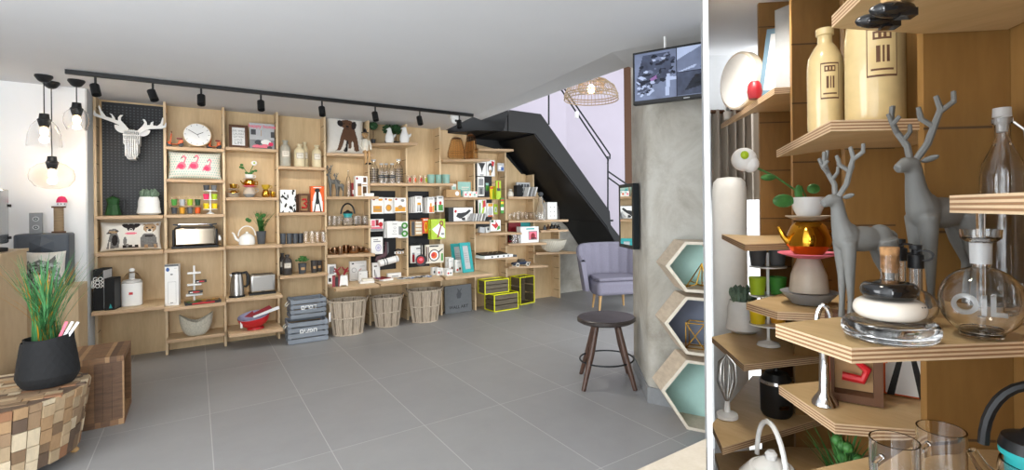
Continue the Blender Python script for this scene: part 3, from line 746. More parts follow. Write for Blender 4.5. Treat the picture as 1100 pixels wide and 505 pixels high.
teacup(L+Vector((0, 0, 10*K+.001)), 5*K, 6*K, 'gold_mustard', 'mustard gold cup on top of the right tea stack', g)
teacup(P(293, 6.62, z), 2.6*K, 7*K, 'gold', 'small gold jug at the right end of the tea shelf', g)
# kettle and plant
z = SZ['3c']
loc, w, h = span(256, 274.5, 252, 6.58, z); r = w/2*.98
t = thing('enamel_kettle', 'embossed white kettle with a tall hoop handle', 'kettle', loc)
MB().lathe([(0, 0), (r*.95, 0), (r, h*.2), (r*.92, h*.7), (r*.6, h*.95), (0, h)], 28).build('body', 'white_gloss', t)
MB().lathe([(r*.55, h*.94), (r*.3, h*1.08), (.012, h*1.1), (.014, h*1.2), (.008, h*1.26), (0, h*1.26)], 20).build('lid', 'white_gloss', t)
MB().tube([(-r*.8, 0, h*.35), (-r*1.3, 0, h*.6), (-r*1.55, 0, h*1.1), (-r*1.75, 0, h*1.2)], [.018, .014, .009, .008], 10).build('spout', 'white_gloss', t)
MB().tube([(r*1.02*cos(a), 0, h*.85+h*.95*sin(a)) for a in [pi*k/14 for k in range(15)]], .006, 8).build('handle', 'white_gloss', t)
def tuft(mb, n, rad, hh, spread, wd=.006, seed=1, m=0):
    rr = random.Random(seed)
    for k in range(n):
        a = rr.random()*6.28; s = spread*(rr.random()**.6); b = (rad*rr.random()*cos(a*1.7), rad*rr.random()*sin(a*1.7))
        H1 = hh*(.7+.4*rr.random()); px, py = -sin(a), cos(a)
        pts = []
        for q in range(6):
            v = q/5; x = b[0]+s*cos(a)*v**1.7; y = b[1]+s*sin(a)*v**1.7; w_ = wd*(1-v)**.6+.0005
            pts.append(((x-px*w_, y-py*w_, H1*v), (x+px*w_, y+py*w_, H1*v)))
        for (a0, b0), (a1, b1) in zip(pts, pts[1:]): mb.face([a0, b0, b1, a1], m)
    return mb
loc, w, h = span(278.5, 289.5, 248.5, 6.6, z)
t = thing('leek_plant', 'bushy green plant in a tapered charcoal pot beside the white kettle', 'plant', loc)
MB().lathe([(0, 0), (w*.36, 0), (w*.5, h), (w*.44, h), (w*.42, h*.85), (0, h*.85)], 20).build('pot', 'darkgrey', t)
m = tuft(MB(), 46, .03, .24, .16, .007, 3); m.M = Matrix(); t2 = m.build('leaves', 'leaf', t, (0, 0, h*.85))
for k in range(7): MB().ell((random.uniform(-.14, .12), random.uniform(-.05, .05), h+.12+random.random()*.07), .022, 0, 8, 6).build('flower_bud', 'leaf', t)
# steel kettle and toaster
z = SZ['3d']
loc, w, h = span(247.5, 263.5, 292, 6.45, z); r = w/2
t = thing('electric_kettle', 'brushed steel electric kettle with a black handle', 'kettle', loc)
MB().lathe([(0, 0), (r*1.12, 0), (r*1.12, .014), (r*1.0, .018), (0, .018)], 28).build('base', 'black', t)
MB().lathe([(0, .019), (r, .019), (r*.98, h*.3), (r*.74, h*.9), (0, h*.9)], 28).build('body', 'steel', t)
MB().lathe([(r*.76, h*.9), (r*.7, h*.97), (0, h)], 24).build('lid', 'black', t)
MB().prism([(-r*.7, h*.78), (-r*1.02, h*.92), (-r*.7, h*.92)], -.02, .02, 'y').build('spout', 'steel', t)
MB().tube([(r*.55, 0, h*.92), (r*1.25, 0, h*.95), (r*1.5, 0, h*.8), (r*1.45, 0, h*.45), (r*1.2, 0, h*.38), (r*.85, 0, h*.4)], [.012, .016, .017, .015, .012, .01], 10).build('handle', 'black', t)
loc, w, h = span(267.5, 295.5, 293.5, 6.52, z)
t = thing('steel_toaster', 'brushed steel two slot toaster with black trim', 'toaster', loc)
MB().box((0, 0, .01), (w, .17, .02)).build('base', 'black', t)
MB().box((0, 0, .02+h*.44), (w*.98, .17, h*.88)).build('body', 'steel', t, bevel=.025, seg=4)
for s in (-1, 1): MB().box((0, s*.035, .02+h*.882), (w*.8, .028, .003)).build('slot', 'black', t)
m = MB(); m.box((w*.5, 0, h*.6), (.012, .03, .012)); m.build('lever', 'black', t)
m = MB(); m.box((-w*.0, -.0855, h*.17), (w*.14, .001, .008)); m.build('badge', 'darkgrey', t)
z = SZ['3e']
loc, w, h = span(256.5, 292, 334, 6.46, z); r = w/2*.97
t = thing('salad_bowl', 'large red bowl with a lilac lining on the lowest shelf', 'bowl', loc)
pr = [(r*sin(a*.5*pi), r*.92*(1-cos(a*.5*pi))) for a in [k/10 for k in range(11)]]
m = MB(); m.lathe(pr, 36); m.lathe([(q*.985, k+.004) for q, k in pr], 36, m=1)
o = m.build('shell', ['red', 'fabric_white'], t)
mat('lilac_plastic', (190, 186, 214), .4); o.data.materials[1] = M['lilac_plastic']
o.rotation_euler = (.16, -.15, 0); o.location = (0, .01, .012)
MB().lathe([(0, 0), (r*.55, 0), (r*.5, .022), (0, .022)], 24).build('foot', 'red', t)
MB().box((-r*.9, -.08, r*.5), (.02, .02, .07)).build('price_tag', 'white', t)
L = loc+Vector((.01, -.02, r*.98))
tg = thing('salad_servers', 'pair of red and white salad servers lying across the red bowl', 'salad servers', L+Vector((.02, -.02, .0)))
def blade(pts, a, b, nm, mt):
    MB().prism(pts, a, b, 'y').build(nm, mt, tg)
blade([(-.14, .0), (-.06, .06), (-.05, .035), (.1, .1), (.13, .06), (-.03, -.005), (-.02, -.02)], -.012, -.004, 'fork', 'darkred')
blade([(-.06, .0), (.19, .085), (.2, .05), (-.05, -.02)], -.03, -.02, 'spoon', 'white')
# ---- fourth bay
mat('stoneware', (188, 176, 160), .35, var=.05); mat('stone_cream', (222, 208, 172), .35, var=.05); mat('stone_grey', (176, 172, 158), .4, var=.05)
BOTTLE = [(0, 0), (.94, 0), (1, .03), (1, .62), (.93, .72), (.62, .82), (.42, .86), (.40, .93), (.5, .94), (.5, 1), (.34, 1), (.34, .9), (0, .9)]
def stone_bottle(px, wpx, pyt, Y, z, mk, label, parent_name='stoneware_bottle'):
    loc, w, h = span(px-wpx/2, px+wpx/2, pyt, Y, z); r = w/2*.97
    t = thing(parent_name, label, 'bottle', loc, 0, 'stoneware bottles')
    MB().lathe([(q*r, k*h) for q, k in BOTTLE], 28).build('body', mk, t)
    m = MB(); a0 = -pi/2
    m.grid(lambda u, v: (r*1.012*cos(a0+(u-.5)*1.5), r*1.012*sin(a0+(u-.5)*1.5), h*(.34+.26*v)), 14, 8, art([('r', 0, 0, 1, 1, 1), ('r', .06, .08, .94, .92, 0), ('r', .2, .6, .8, .72, 1), ('r', .25, .4, .75, .5, 1), ('r', .2, .2, .8, .28, 1)]))
    m.build('label', ['offwhite', 'stoneware'], t)
    return t
z = SZ['4a']
stone_bottle(306.5, 12.4, 151.3, 6.66, z, 'stone_grey', 'grey stoneware bottle, tallest and leftmost on its shelf')
stone_bottle(327.5, 8.6, 153.3, 6.74, z, 'stone_cream', 'cream stoneware bottle standing behind the middle one')
stone_bottle(321.8, 12, 155.3, 6.62, z, 'stone_cream', 'cream stoneware bottle in the middle front of its shelf')
stone_bottle(340.3, 10.6, 156.5, 6.66, z, 'stone_cream', 'cream stoneware bottle at the right end of its shelf')
z = SZ['4b']
rr = random.Random(5); sh = [('r', 0, 0, 1, 1, 0)]
for k in range(26): sh.append(('e', rr.random(), rr.random(), .05+.08*rr.random(), .03+.07*rr.random(), 1 if k % 3 else 0, rr.random()*3)); 
sh += [('e', .3, .82, .14, .1, 0), ('e', .28, .84, .05, .05, 1)]
loc, w, h = span(299.2, 315.6, 204.5, 6.66, z)
m = MB(); m.box((0, 0, h/2), (w, .1, h)); m.grid(lambda u, v: ((u-.5)*w, -.051, v*h), 44, 56, art(sh))
tag(m.build('printed_box', ['white', 'black'], None, loc), 'white box covered with a black ink blot pattern', 'box')
loc, w, h = span(320.5, 332.8, 208.5, 6.67, z)
t = thing('letter_frame', 'small wooden shadow box with a red letter inside', 'shadow box', loc)
fm = MB(); b = .02
fm.box((0, 0, b/2), (w, .05, b)); fm.box((0, 0, h-b/2), (w, .05, b))
for s in (-1, 1): fm.box((s*(w-b)/2, 0, h/2), (b, .05, h-2*b))
fm.box((0, .022, h/2), (w-.01, .004, h-.01)); fm.build('frame', 'brown', t)
MB().box((0, .018, h/2), (w-2*b, .003, h-2*b)).build('backing', 'tan', t)
m = MB(); m.tube([(-.02, 0, h*.68), (.02, 0, h*.7), (.03, 0, h*.55), (.0, 0, h*.48), (.03, 0, h*.36), (.02, 0, h*.24), (-.025, 0, h*.26)], .011, 8); m.build('red_letter', 'red', t)
pack('orange_box', 'orange and white box with a black corkscrew picture', 'box', 333.2, 347.6, 200.6, z, 6.66, .09, ['orange', 'white', 'black'], [('e', .5, .42, .34, .4, 1), ('r', .12, .02, .88, .42, 1), ('r', .4, .3, .6, .84, 2), ('e', .5, .84, .2, .08, 2), ('p', [(.2, .0), (.3, .0), (.44, .5), (.4, .55)], 2), ('p', [(.7, .0), (.8, .0), (.6, .55), (.56, .5)], 2), ('r', .2, .93, .8, .96, 1)])
pack('carton_sleeve', 'narrow brown carton tucked between the ink blot box and shadow box', 'box', 315.8, 320.2, 209, z, 6.72, .08, ['brown'])
z = SZ['4c']
def tumbler(px, wpx, pyt, Y, z, mk, label, cat, group, n=18, name='tumbler', taper=.9):
    loc, w, h = span(px-wpx/2, px+wpx/2, pyt, Y, z); r = w/2
    m = MB(); m.lathe([(0, 0), (r*taper, 0), (r, h), (r*.93, h), (r*taper*.93, h*.06), (0, h*.06)], n)
    return tag(m.build(name, mk, None, loc), label, cat, group)
mat('smoke', (70, 74, 80), .25)
for k, px in enumerate((304, 310.8, 317.2, 322.6)):
    tumbler(px, 6.4, 251, 6.62 + (.05 if k == 3 else 0), z, 'smoke', 'dark smoky tumbler in the row of four, %s from the left' % ['first', 'second', 'third', 'fourth'][k], 'tumbler', 'dark tumblers')
for k, px in enumerate((328.5, 335, 341.5, 347)):
    tumbler(px, 6.2, 249, 6.6, z, 'glass', 'clear drinking glass in the row beside the dark tumblers, %s from them' % ['first', 'second', 'third', 'fourth'][k], 'glass', 'clear glasses', name='drinking_glass')
z = SZ['4d']
mat('dark_bottle', (62, 58, 56), .3, var=.1)
for px, w, pt, Y, lb in ((303.4, 8, 272.2, 6.7, 'dark grey glass bottle at the left of the herb pot shelf, standing behind'), (308.6, 11, 273.8, 6.6, 'dark grey glass bottle with a band, in front of its pair')):
    stone_bottle(px, w, pt, Y, z, 'dark_bottle', lb, 'dark_bottle')
loc, w, h = span(320.2, 329.4, 283, 6.6, z)
t = thing('herb_pot', 'small charcoal pot with a round bush of green leaves', 'plant', loc)
MB().lathe([(0, 0), (w*.4, 0), (w*.5, h), (w*.44, h), (w*.42, h*.8), (0, h*.8)], 20).build('pot', 'darkgrey', t)
MB().box((0, -w*.47, h*.5), (.04, .004, .03)).build('label', 'tan', t)
m = MB()
for k in range(70):
    a = random.random()*6.28; b = random.random()*1.3; q = .075*random.random()**.3
    m.ell((q*cos(a)*sin(b), q*sin(a)*sin(b), h+.02+.065*cos(b)*random.random()**.4), (.014, .014, .009), 0, 6, 4)
m.build('leaves', 'leaf', t)
for px, lb in ((337.4, 'dark candle jar with a tan label, nearer the herb pot'), (342.6, 'dark candle jar with a tan label, at the shelf end')):
    loc, w, h = span(px-3.7, px+3.7, 280, 6.6 if px < 340 else 6.68, z)
    t = thing('candle_jar', lb, 'candle', loc, 0, 'candle jars')
    MB().lathe([(0, 0), (w*.42, 0), (w*.5, h), (w*.45, h), (w*.42, h*.7), (0, h*.7)], 20).build('jar', 'dark_bottle', t)
    MB().box((0, -w*.47, h*.45), (.03, .004, .03)).build('label', 'tan', t)
# slatted grey crates on the floor
mat('crate_grey', (136, 143, 152), .7, var=.1, scale=14, stretch=(.6, 3, 6))
def slat_crate(name, label, c, w, d, h, rz, txt, z=0, n=4):
    t = thing(name, label, 'crate', (c[0], c[1], z), rz, 'grey slatted crates')
    sh_ = h/n*.76
    for side in (-1, 1):
        for k in range(n):
            zz = h*(k+.5)/n
            MB().box((0, side*(d/2-.006), zz), (w, .012, sh_)).build('slat', 'crate_grey', t, bevel=.002)
            MB().box((side*(w/2-.006), 0, zz), (.012, d-.026, sh_)).build('slat', 'crate_grey', t, bevel=.002)
    for sx in (-1, 1):
        for sy in (-1, 1): MB().box((sx*(w/2-.022), sy*(d/2-.022), h/2), (.02, .02, h)).build('corner_post', 'crate_grey', t)
    MB().box((0, 0, .006), (w-.03, d-.03, .01)).build('bottom', 'crate_grey', t)
    for sx in (-1, 1):
        MB().tube([(sx*(w/2+.004), -.06, h*.8), (sx*(w/2+.03), -.05, h*.66), (sx*(w/2+.035), 0, h*.6), (sx*(w/2+.03), .05, h*.66), (sx*(w/2+.004), .06, h*.8)], .007, 6).build('rope_handle', 'offwhite', t)
    lettering(txt, .066, 'white', t, (0, -d/2-.0005, h*.56), FRONT, bold=.0015)
    return t
c0 = onz(309.6, 371.5); c1 = onz(352.8, 365.2)
ang = atan2(c1.y-c0.y, c1.x-c0.x); wl_ = (c1-c0).length
def inward(c0, c1, dpt):
    e = (c1-c0); n = Vector((-e.y, e.x, 0)).normalized()
    return (c0+c1)/2 + n*dpt/2
cc = inward(c0, c1, .36)
zt = .245
slat_crate('slatted_crate', 'lower grey slatted crate on the floor with white lettering', cc, wl_, .36, zt, ang, '\u05dd\u05d9\u05e6\u05e4\u05d7')
zz = zt+.001; Yc = 6.36
xa, xb = wX(312.4, Yc, zz), wX(350.6, Yc, zz)
slat_crate('slatted_crate', 'upper grey slatted crate stacked on the lower one, white lettering', ((xa+xb)/2, Yc+.15), xb-xa, .3, .225, 0, '\u05dd\u05d9\u05e8\u05d1\u05d3', zz)
# ---- fifth bay: dog cushion, puppet, deer figures, tea glasses, copper mugs, counter goods
lab = [('r', 0, 0, 1, 1, 0), ('p', [(.22, .02), (.26, .08), (.34, .45), (.40, .62), (.74, .62), (.80, .4), (.84, .05), (.76, .02), (.7, .05), (.68, .28), (.64, .32), (.62, .1), (.54, .09), (.55, .33), (.44, .36), (.40, .2), (.34, .04)], 1), ('e', .57, .55, .2, .25, 1), ('e', .52, .85, .21, .14, 1), ('e', .34, .86, .08, .1, 2, .3), ('e', .71, .82, .075, .13, 2, -.2), ('e', .53, .76, .12, .08, 1), ('e', .53, .77, .045, .03, 2), ('e', .45, .86, .022, .018, 2), ('e', .6, .86, .022, .018, 2), ('e', .53, .7, .05, .015, 2), ('p', [(.44, .0), (.42, .04), (.46, .1), (.5, .34), (.54, .32), (.53, .06), (.52, 0)], 2)]
lab = [(q[0], [(u, v*.92+.03) for u, v in q[1]], q[2]) if q[0] == 'p' else ((q[0], q[1], q[2]*.9+.02, q[3]*.95, q[4]*.9)+tuple(q[5:]) if q[0] == 'e' else q) for q in lab]
pillow('labrador_cushion', 'square white cushion printed with a standing brown dog', 350.8, 391.5, 125, '5a', 6.7, ['fabric_white', 'brown', 'fur_dark'], lab, 70, 70, lean=.1)
def puppet(loc, s, label, rz=0):
    t = thing('wooden_puppet', label, 'puppet', loc, rz); t.scale = (s, s, s)
    b = MB(); b.tube([(0, 0, .01), (0, 0, .06), (0, 0, .15), (0, 0, .19)], [.045, .042, .05, .03], 12); b.build('torso', 'offwhite', t)
    b = MB(); b.ell((0, 0, .245), (.036, .036, .042), 0, 14, 10); b.tube([(0, -.03, .24), (0, -.065, .238)], [.007, .004], 6); b.ell((.036, 0, .245), (.006, .01, .012), 0, 8, 6); b.ell((-.036, 0, .245), (.006, .01, .012), 0, 8, 6)
    for sx in (-1, 1): b.ell((sx*.013, -.034, .255), (.004, .003, .005), 1, 8, 6)
    b.prism([(-.012, .226), (.012, .226), (.006, .221), (-.006, .221)], -.036, -.03, 'y', 1)
    hd_ = b.build('head', ['tan', 'black'], t)
    b = MB(); b.lathe([(.0, .335), (.012, .325), (.026, .285), (.046, .278), (.046, .272), (0, .272)], 16); b.build('hat', 'black', hd_)
    for sx in (-1, 1):
        b = MB(); b.tube([(sx*.05, 0, .175), (sx*.068, -.02, .1), (sx*.055, -.06, .06)], [.016, .014, .011], 8); b.ell((sx*.054, -.066, .056), .014, 0, 8, 6); b.build('arm', 'offwhite', t)
        b = MB(); b.tube([(sx*.022, 0, .018), (sx*.024, -.09, .02), (sx*.024, -.105, .005), (sx*.024, -.105, -.13)], [.018, .017, .016, .013], 8); lg_ = b.build('leg', 'tan', t)
        b = MB(); b.ell((sx*.024, -.125, -.142), (.016, .036, .013), 0, 12, 8); b.box((sx*.024, -.105, -.15), (.022, .026, .012)); b.build('shoe', 'black_gloss', lg_)
    return t
puppet(Vector((wX(393.5, 6.42, SZ['5a']), 6.47, SZ['5a'])), .95, 'little wooden puppet in a black hat sitting on the shelf edge')
# deer figures: one mesh family used here and on the near shelf
mat('deer_grey', (108, 108, 105), .6, var=.04)
def deer_parts(t, kind):
    """height 1 unit = .36 m; faces -X"""
    b = MB(); z0 = .2
    b.ell((.0, 0, .215), (.062, .03, .034), 0, 16, 10); b.ell((-.045, 0, .222), (.036, .03, .038), 0, 14, 10); b.ell((.05, 0, .218), (.034, .03, .035), 0, 14, 10)
    b.tube([(-.05, 0, .225), (-.064, 0, .265), (-.07, 0, .305)], [.031, .021, .016], 12)
    b.tube([(-.068, 0, .3), (-.076, 0, .318), (-.09, 0, .318), (-.112, 0, .308)], [.017, .019, .0165, .010], 12)
    for x, ys, f in ((-.05, .016, 0), (-.052, -.016, .012), (.06, .016, .008), (.058, -.016, -.004)):
        if x < 0: b.tube([(x, ys, .21), (x+.004, ys, .12), (x+.002+f*.3, ys, .055), (x+f*.3, ys, .004)], [.021, .0125, .0075, .009], 10)
        else: b.tube([(x-.004, ys, .215), (x+.006, ys, .155), (x+.018+f, ys, .105), (x+.010+f, ys, .05), (x+.008+f, ys, .004)], [.03, .019, .0105, .0078, .009], 10)
    b.tube([(.08, 0, .232), (.094, 0, .222), (.098, 0, .21)], [.009, .008, .004], 8)
    remeshed(b, 'body', 'deer_grey', t, voxel=.0032, smooth=6)
    for s in (-1, 1):
        e = MB(); e.ell((0, 0, 0), (.008, .0045, .019), 0, 10, 8)
        o = e.build('ear', 'deer_grey', t, (-.058, s*.027, .328)); o.rotation_euler = (s*-1.25, .5, 0)
        a = MB(); y = s
        a.tube([(-.07, y*.008, .33), (-.06, y*.024, .36), (-.066, y*.045, .395), (-.066, y*.058, .425), (-.07, y*.052, .452)], [.0072, .0074, .0068, .0062, .005], 8)
        a.tube([(-.066, y*.043, .392), (-.086, y*.034, .408), (-.096, y*.036, .432)], [.006, .0056, .0046], 8)
        a.tube([(-.066, y*.057, .42), (-.05, y*.072, .438), (-.048, y*.07, .458)], [.0058, .0054, .0046], 8)
        a.tube([(-.088, y*.034, .408), (-.08, y*.022, .425)], [.0054, .0044], 8)
        a.tube([(-.064, y*.03, .372), (-.05, y*.026, .392), (-.046, y*.03, .408)], [.0056, .005, .0042], 8)
        a.build('antler', 'deer_grey', t)
    return t
dz = SZ['5b']
def deer_at(loc, rz, s, label):
    t = thing('deer_figurine', label, 'figurine', loc, rz, 'grey deer figurines'); deer_parts(t, 0); t.scale = (s,)*3
    return t
hh = ony(356, 177.5, 6.66).z-dz
deer_a = deer_at(P(357.2, 6.68, dz), radians(14), hh/.458, 'taller matt grey stag figurine under the brown dog cushion')
hh = ony(366, 186.5, 6.58).z-dz
deer_b = dup(deer_a, P(364.5, 6.58, dz), radians(10), 'smaller matt grey stag figurine under the brown dog cushion', scale=hh/.458)
z = dz
loc, w, h = span(371.8, 377, 183, 6.64, z)
tag(MB().lathe([(0, 0), (w*.48, 0), (w*.5, h*.55), (w*.3, h*.72), (w*.16, h*.78), (w*.18, h), (w*.12, h), (w*.1, h*.78), (w*.4, h*.55), (w*.4, .006), (0, .006)], 18).build('glass_bottle', 'glass', None, loc), 'clear glass bottle beside the two grey deer figures', 'bottle')
pack('coffee_box', 'white box printed with brown coffee makers beside the glass bottle', 'box', 381, 393.8, 189.8, z, 6.6, .09, ['white', 'brown', 'tan', 'copper', 'darkred'], [('e', .14, .88, .08, .06, 4), ('r', .18, .05, .5, .62, 2), ('r', .18, .5, .5, .64, 1), ('r', .6, .05, .92, .5, 3), ('r', .65, .7, .9, .94, 1), ('r', .55, .55, .95, .6, 2)])
pack('small_white_dish_box', 'flat white box lying at the right end of the deer shelf', 'box', 391, 400.5, 208, z, 6.42, .1, ['white'])
pack('spice_jar_carton', 'small dark red carton between glass bottle and coffee box', 'box', 377.5, 381, 197, z, 6.68, .05, ['darkred', 'white'], [('r', .2, .2, .8, .5, 1)])
z = SZ['5c']
def mug_mesh(r, h, mk, label, group, loc, rz=0, name='glass_mug', n=20):
    t = thing(name, label, 'mug', loc, rz, group)
    MB().lathe([(0, 0), (r*.9, 0), (r, h*.1), (r, h), (r*.92, h), (r*.92, h*.12), (0, h*.1)], n).build('bowl', mk, t)
    MB().tube([(r*.95, 0, h*.85), (r*1.5, 0, h*.8), (r*1.55, 0, h*.4), (r*.95, 0, h*.22)], r*.12, 6).build('handle', mk, t)
    return t
def mugs(specs, z, Y, mk, group, base, pyt, name='glass_mug'):
    for px, wpx, dy, lb in specs:
        loc, w, h = span(px-wpx/2, px+wpx/2, pyt, Y+dy, z)
        mug_mesh(w/2, h, mk, lb, group, loc, radians(-20), name)
mugs([(354, 6, .05, 'clear glass mug, first from the left on the glass teapot shelf'), (359.4, 6, -.03, 'clear glass mug, second from the left on the glass teapot shelf'), (364.6, 5.6, .05, 'clear glass mug just left of the glass teapot'), (380, 6, -.02, 'clear glass mug just right of the glass teapot'), (386, 6, .04, 'clear glass mug, second to the right of the glass teapot'), (392, 6, -.02, 'clear glass mug, last at the right on the glass teapot shelf')], z, 6.62, 'glass', 'glass mugs', '', 232.4)
def glass_teapot(loc, s, label):
    t = thing('glass_teapot', label, 'teapot', loc, 0); t.scale = (s,)*3
    MB().lathe([(0, 0), (.05, 0), (.056, .01), (.05, .09), (.047, .105), (.043, .105), (.046, .09), (.05, .012), (0, .008)], 26).build('body', 'glass', t)
    MB().lathe([(.04, .085), (.04, .115), (.048, .118), (.048, .128), (.037, .128), (.037, .085)], 26).build('infuser_band', 'teal', t)
    MB().lathe([(.049, .128), (.044, .145), (.02, .155), (.012, .165), (0, .168)], 22).build('lid', 'black', t)
    MB().tube([(.05*cos(a)*1.35, 0, .125+.11*sin(a)) for a in [pi*k/16 for k in range(17)]], .0085, 8).build('handle', 'black', t)
    MB().tube([(-.048, 0, .06), (-.07, 0, .085), (-.084, 0, .11)], [.014, .010, .008], 8).build('spout', 'glass', t)
    return t
loc, w, h = span(370.5, 377, 219, 6.58, z)
glass_teapot(loc, h/.235, 'glass teapot with a black hoop handle among glass mugs')
z = SZ['5d']
mc = [(353.5, 5, .06, 267, 'small copper mug, leftmost on its shelf'), (359.3, 6.4, -.03, 266, 'shiny copper mug, second from the left'), (365.6, 6.4, -.06, 265, 'shiny copper mug in front of the row, third from the left'), (371.8, 7, .05, 263.4, 'wide copper mug behind, fourth from the left'), (380, 10.4, -.02, 264.4, 'copper saucepan in the middle of the copper row'), (388, 6, .07, 265.4, 'copper mug standing behind the saucepan to its right'), (393.6, 7, -.03, 267, 'copper mug at the right end of the copper row')]
for px, wpx, dy, pt, lb in mc:
    loc, w, h = span(px-wpx/2, px+wpx/2, pt, 6.6+dy, z)
    mug_mesh(w/2, h, 'copper', lb, 'copper mugs', loc, radians(20 if px > 375 else 170), 'copper_mug' if px != 380 else 'copper_pan')
# counter below
z = SZ['5e']; z6_ = SZ['6e']
loc, w, h = span(355.5, 374.5, 296, 6.36, z)
t = thing('house_lantern', 'small red and white house shaped stand topped by red antlers', 'ornament', loc, radians(-16))
MB().box((-w*.32, 0, h*.5), (w*.16, .12, h)).build('side_panel', 'darkred', t); MB().box((-w*.02, 0, h*.5), (w*.08, .12, h)).build('side_panel', 'darkred', t)
MB().box((-w*.17, .01, h*.4), (w*.22, .1, h*.8)).build('recess', 'black', t)
MB().prism([(w*.02, 0), (w*.08, h*.12), (w*.36, h*.12), (w*.42, 0), (w*.46, 0), (w*.42, h), (w*.06, h), (-w*.0, 0)], -.065, .06, 'y').build('front_panel', 'white', t)
for s, x in ((-1, -w*.05), (1, w*.22)):
    m = MB(); m.tube([(x, 0, h), (x+s*.02, 0, h+.05), (x+s*.05, 0, h+.09)], [.012, .014, .008], 7); m.tube([(x+s*.02, 0, h+.05), (x-s*.02, 0, h+.1)], [.012, .006], 7); m.tube([(x+s*.015, 0, h+.04), (x+s*.06, 0, h+.05)], [.012, .006], 7); m.build('antler', 'darkred', t)
pack('white_carton', 'white carton standing behind the red house ornament', 'box', 351.5, 360.3, 284, z, 6.66, .08, ['white', 'grey', 'black'], [('r', .2, .5, .8, .9, 1), ('r', .1, .1, .4, .3, 2)])
pack('large_white_box', 'large flat white box with a thin line drawing leaning at the back', 'box', 375.4, 393.2, 280.6, z, 6.72, .05, ['white', 'grey', 'red', 'darkgrey'], [('r', .12, .85, .25, .92, 3), ('r', .3, .9, .85, .915, 1), ('e', .25, .55, .14, .12, 1), ('e', .25, .55, .12, .1, 0), ('p', [(.5, .48), (.52, .46), (.7, .6), (.68, .62)], 2), ('r', .6, .72, .9, .735, 1), ('r', .05, .05, .4, .06, 1)])
pack('square_white_box', 'smaller white box in front of the large white box', 'box', 385, 394.2, 291, z, 6.62, .05, ['white', 'grey', 'midgrey'], [('r', .02, .97, .98, .99, 1), ('r', .1, .72, .3, .76, 2)])
pack('tall_white_pack', 'white printed pack leaning under the hanging gadgets', 'box', 399.6, 407.6, 282.5, z6_, 6.64, .05, ['white', 'grey', 'black'], [('p', [(.3, .1), (.42, .1), (.3, .6), (.22, .55)], 2), ('p', [(.5, .05), (.62, .05), (.4, .5)], 1), ('r', .2, .75, .6, .82, 2)])
loc, w, h = span(387.4, 403, 304.8, 6.42, z)
tag(MB().box((0, 0, .012), (w*.95, .16, .024)).build('flat_box', 'white', None, loc, radians(-6)), 'flat white box lying on the counter, lowest of the pair', 'box')
tag(MB().box((0, 0, .012), (w*.75, .12, .024)).build('flat_box', 'offwhite', None, loc+Vector((-.0, .01, .0245)), radians(-10)), 'flat white box lying on top of another on the counter', 'box')
z6 = SZ['6e']
loc, w, h = span(406.5, 418, 302, 6.42, z6)
m = MB(); m.box((.015, -.03, .012), (w*1.05, .1, .024)); tag(m.build('knife_box', 'white', None, loc, radians(14)), 'flat white box under the dark red folder', 'box')
m = MB(); m.box((0, 0, .004), (w*1.1, .17, .008)); m.box((w*.3, -.03, .0086), (w*.3, .06, .001), 1); m.box((-w*.45, .0, .0086), (w*.2, .1, .001), 2)
tag(m.build('red_folder', ['darkred', 'black', 'blue'], None, loc+Vector((-.02, .02, .0246)), radians(20)), 'dark red folder with a blue edge lying open on the counter', 'folder')
# hanging packs on the black panels
YP = YB-.02
def hang(name, label, px0, px1, py0, py1, mats, shapes, n=1, Y=None, d=.02, rz=0, group='packs hanging on the black panels', cat='package', sp=None):
    """a pack with a header card on a steel peg; n copies one behind the other"""
    Yf = Y or 6.68
    x0, x1 = wX(px0, Yf, 1.3), wX(px1, Yf, 1.3); zt = ony((px0+px1)/2, py0, Yf).z; zb = ony((px0+px1)/2, py1, Yf).z
    w, h = x1-x0, zt-zb
    t = thing(name, label, cat, ((x0+x1)/2, Yf, zb), rz, group)
    m = MB(); m.box((0, 0, h/2), (w, d, h)); decals(m, shapes, w, h, -d/2); m.build('pack', mats, t, bevel=.001, seg=1)
    MB().tube([(0, -.02-d/2, h*.93), ((0, YP-Yf-.001, h*.93) if sp is None else (0, sp-d/2-.004, h*.93))], .003, 6).build('peg_hook', 'steel', t)
    return t
W = ['white', 'black', 'tan', 'amber', 'red', 'darkred', 'green', 'grey', 'orange', 'lime', 'pink', 'blue']
hang('pasta_tool_pack', 'white pack with a brass pasta cutter picture, top left of the black panel', 398.6, 411.6, 212.3, 230, W, [('e', .2, .88, .12, .06, 5), ('r', .15, .1, .85, .48, 3), ('r', .2, .18, .8, .3, 2), ('e', .25, .38, .06, .1, 2), ('e', .75, .38, .06, .1, 2), ('e', .75, .85, .18, .07, 3)], Y=6.66, d=.05)
hang('ravioli_stamp_pack', 'white pack with a round brass stamp picture, second in the top row', 412, 423.2, 212.6, 229.6, W, [('e', .45, .35, .28, .22, 2), ('e', .45, .35, .18, .14, 3), ('e', .2, .9, .1, .06, 5), ('e', .6, .85, .2, .06, 3)], Y=6.67, d=.05)
hang('rolling_pin_pack', 'white pack with a wide tan cutter picture, third in the top row', 423.6, 436, 213, 228.6, W, [('r', .05, .08, .95, .38, 3), ('e', .5, .36, .2, .14, 2), ('e', .15, .9, .1, .06, 5), ('e', .7, .82, .2, .13, 0), ('e', .7, .82, .16, .1, 7)], Y=6.66, d=.05)
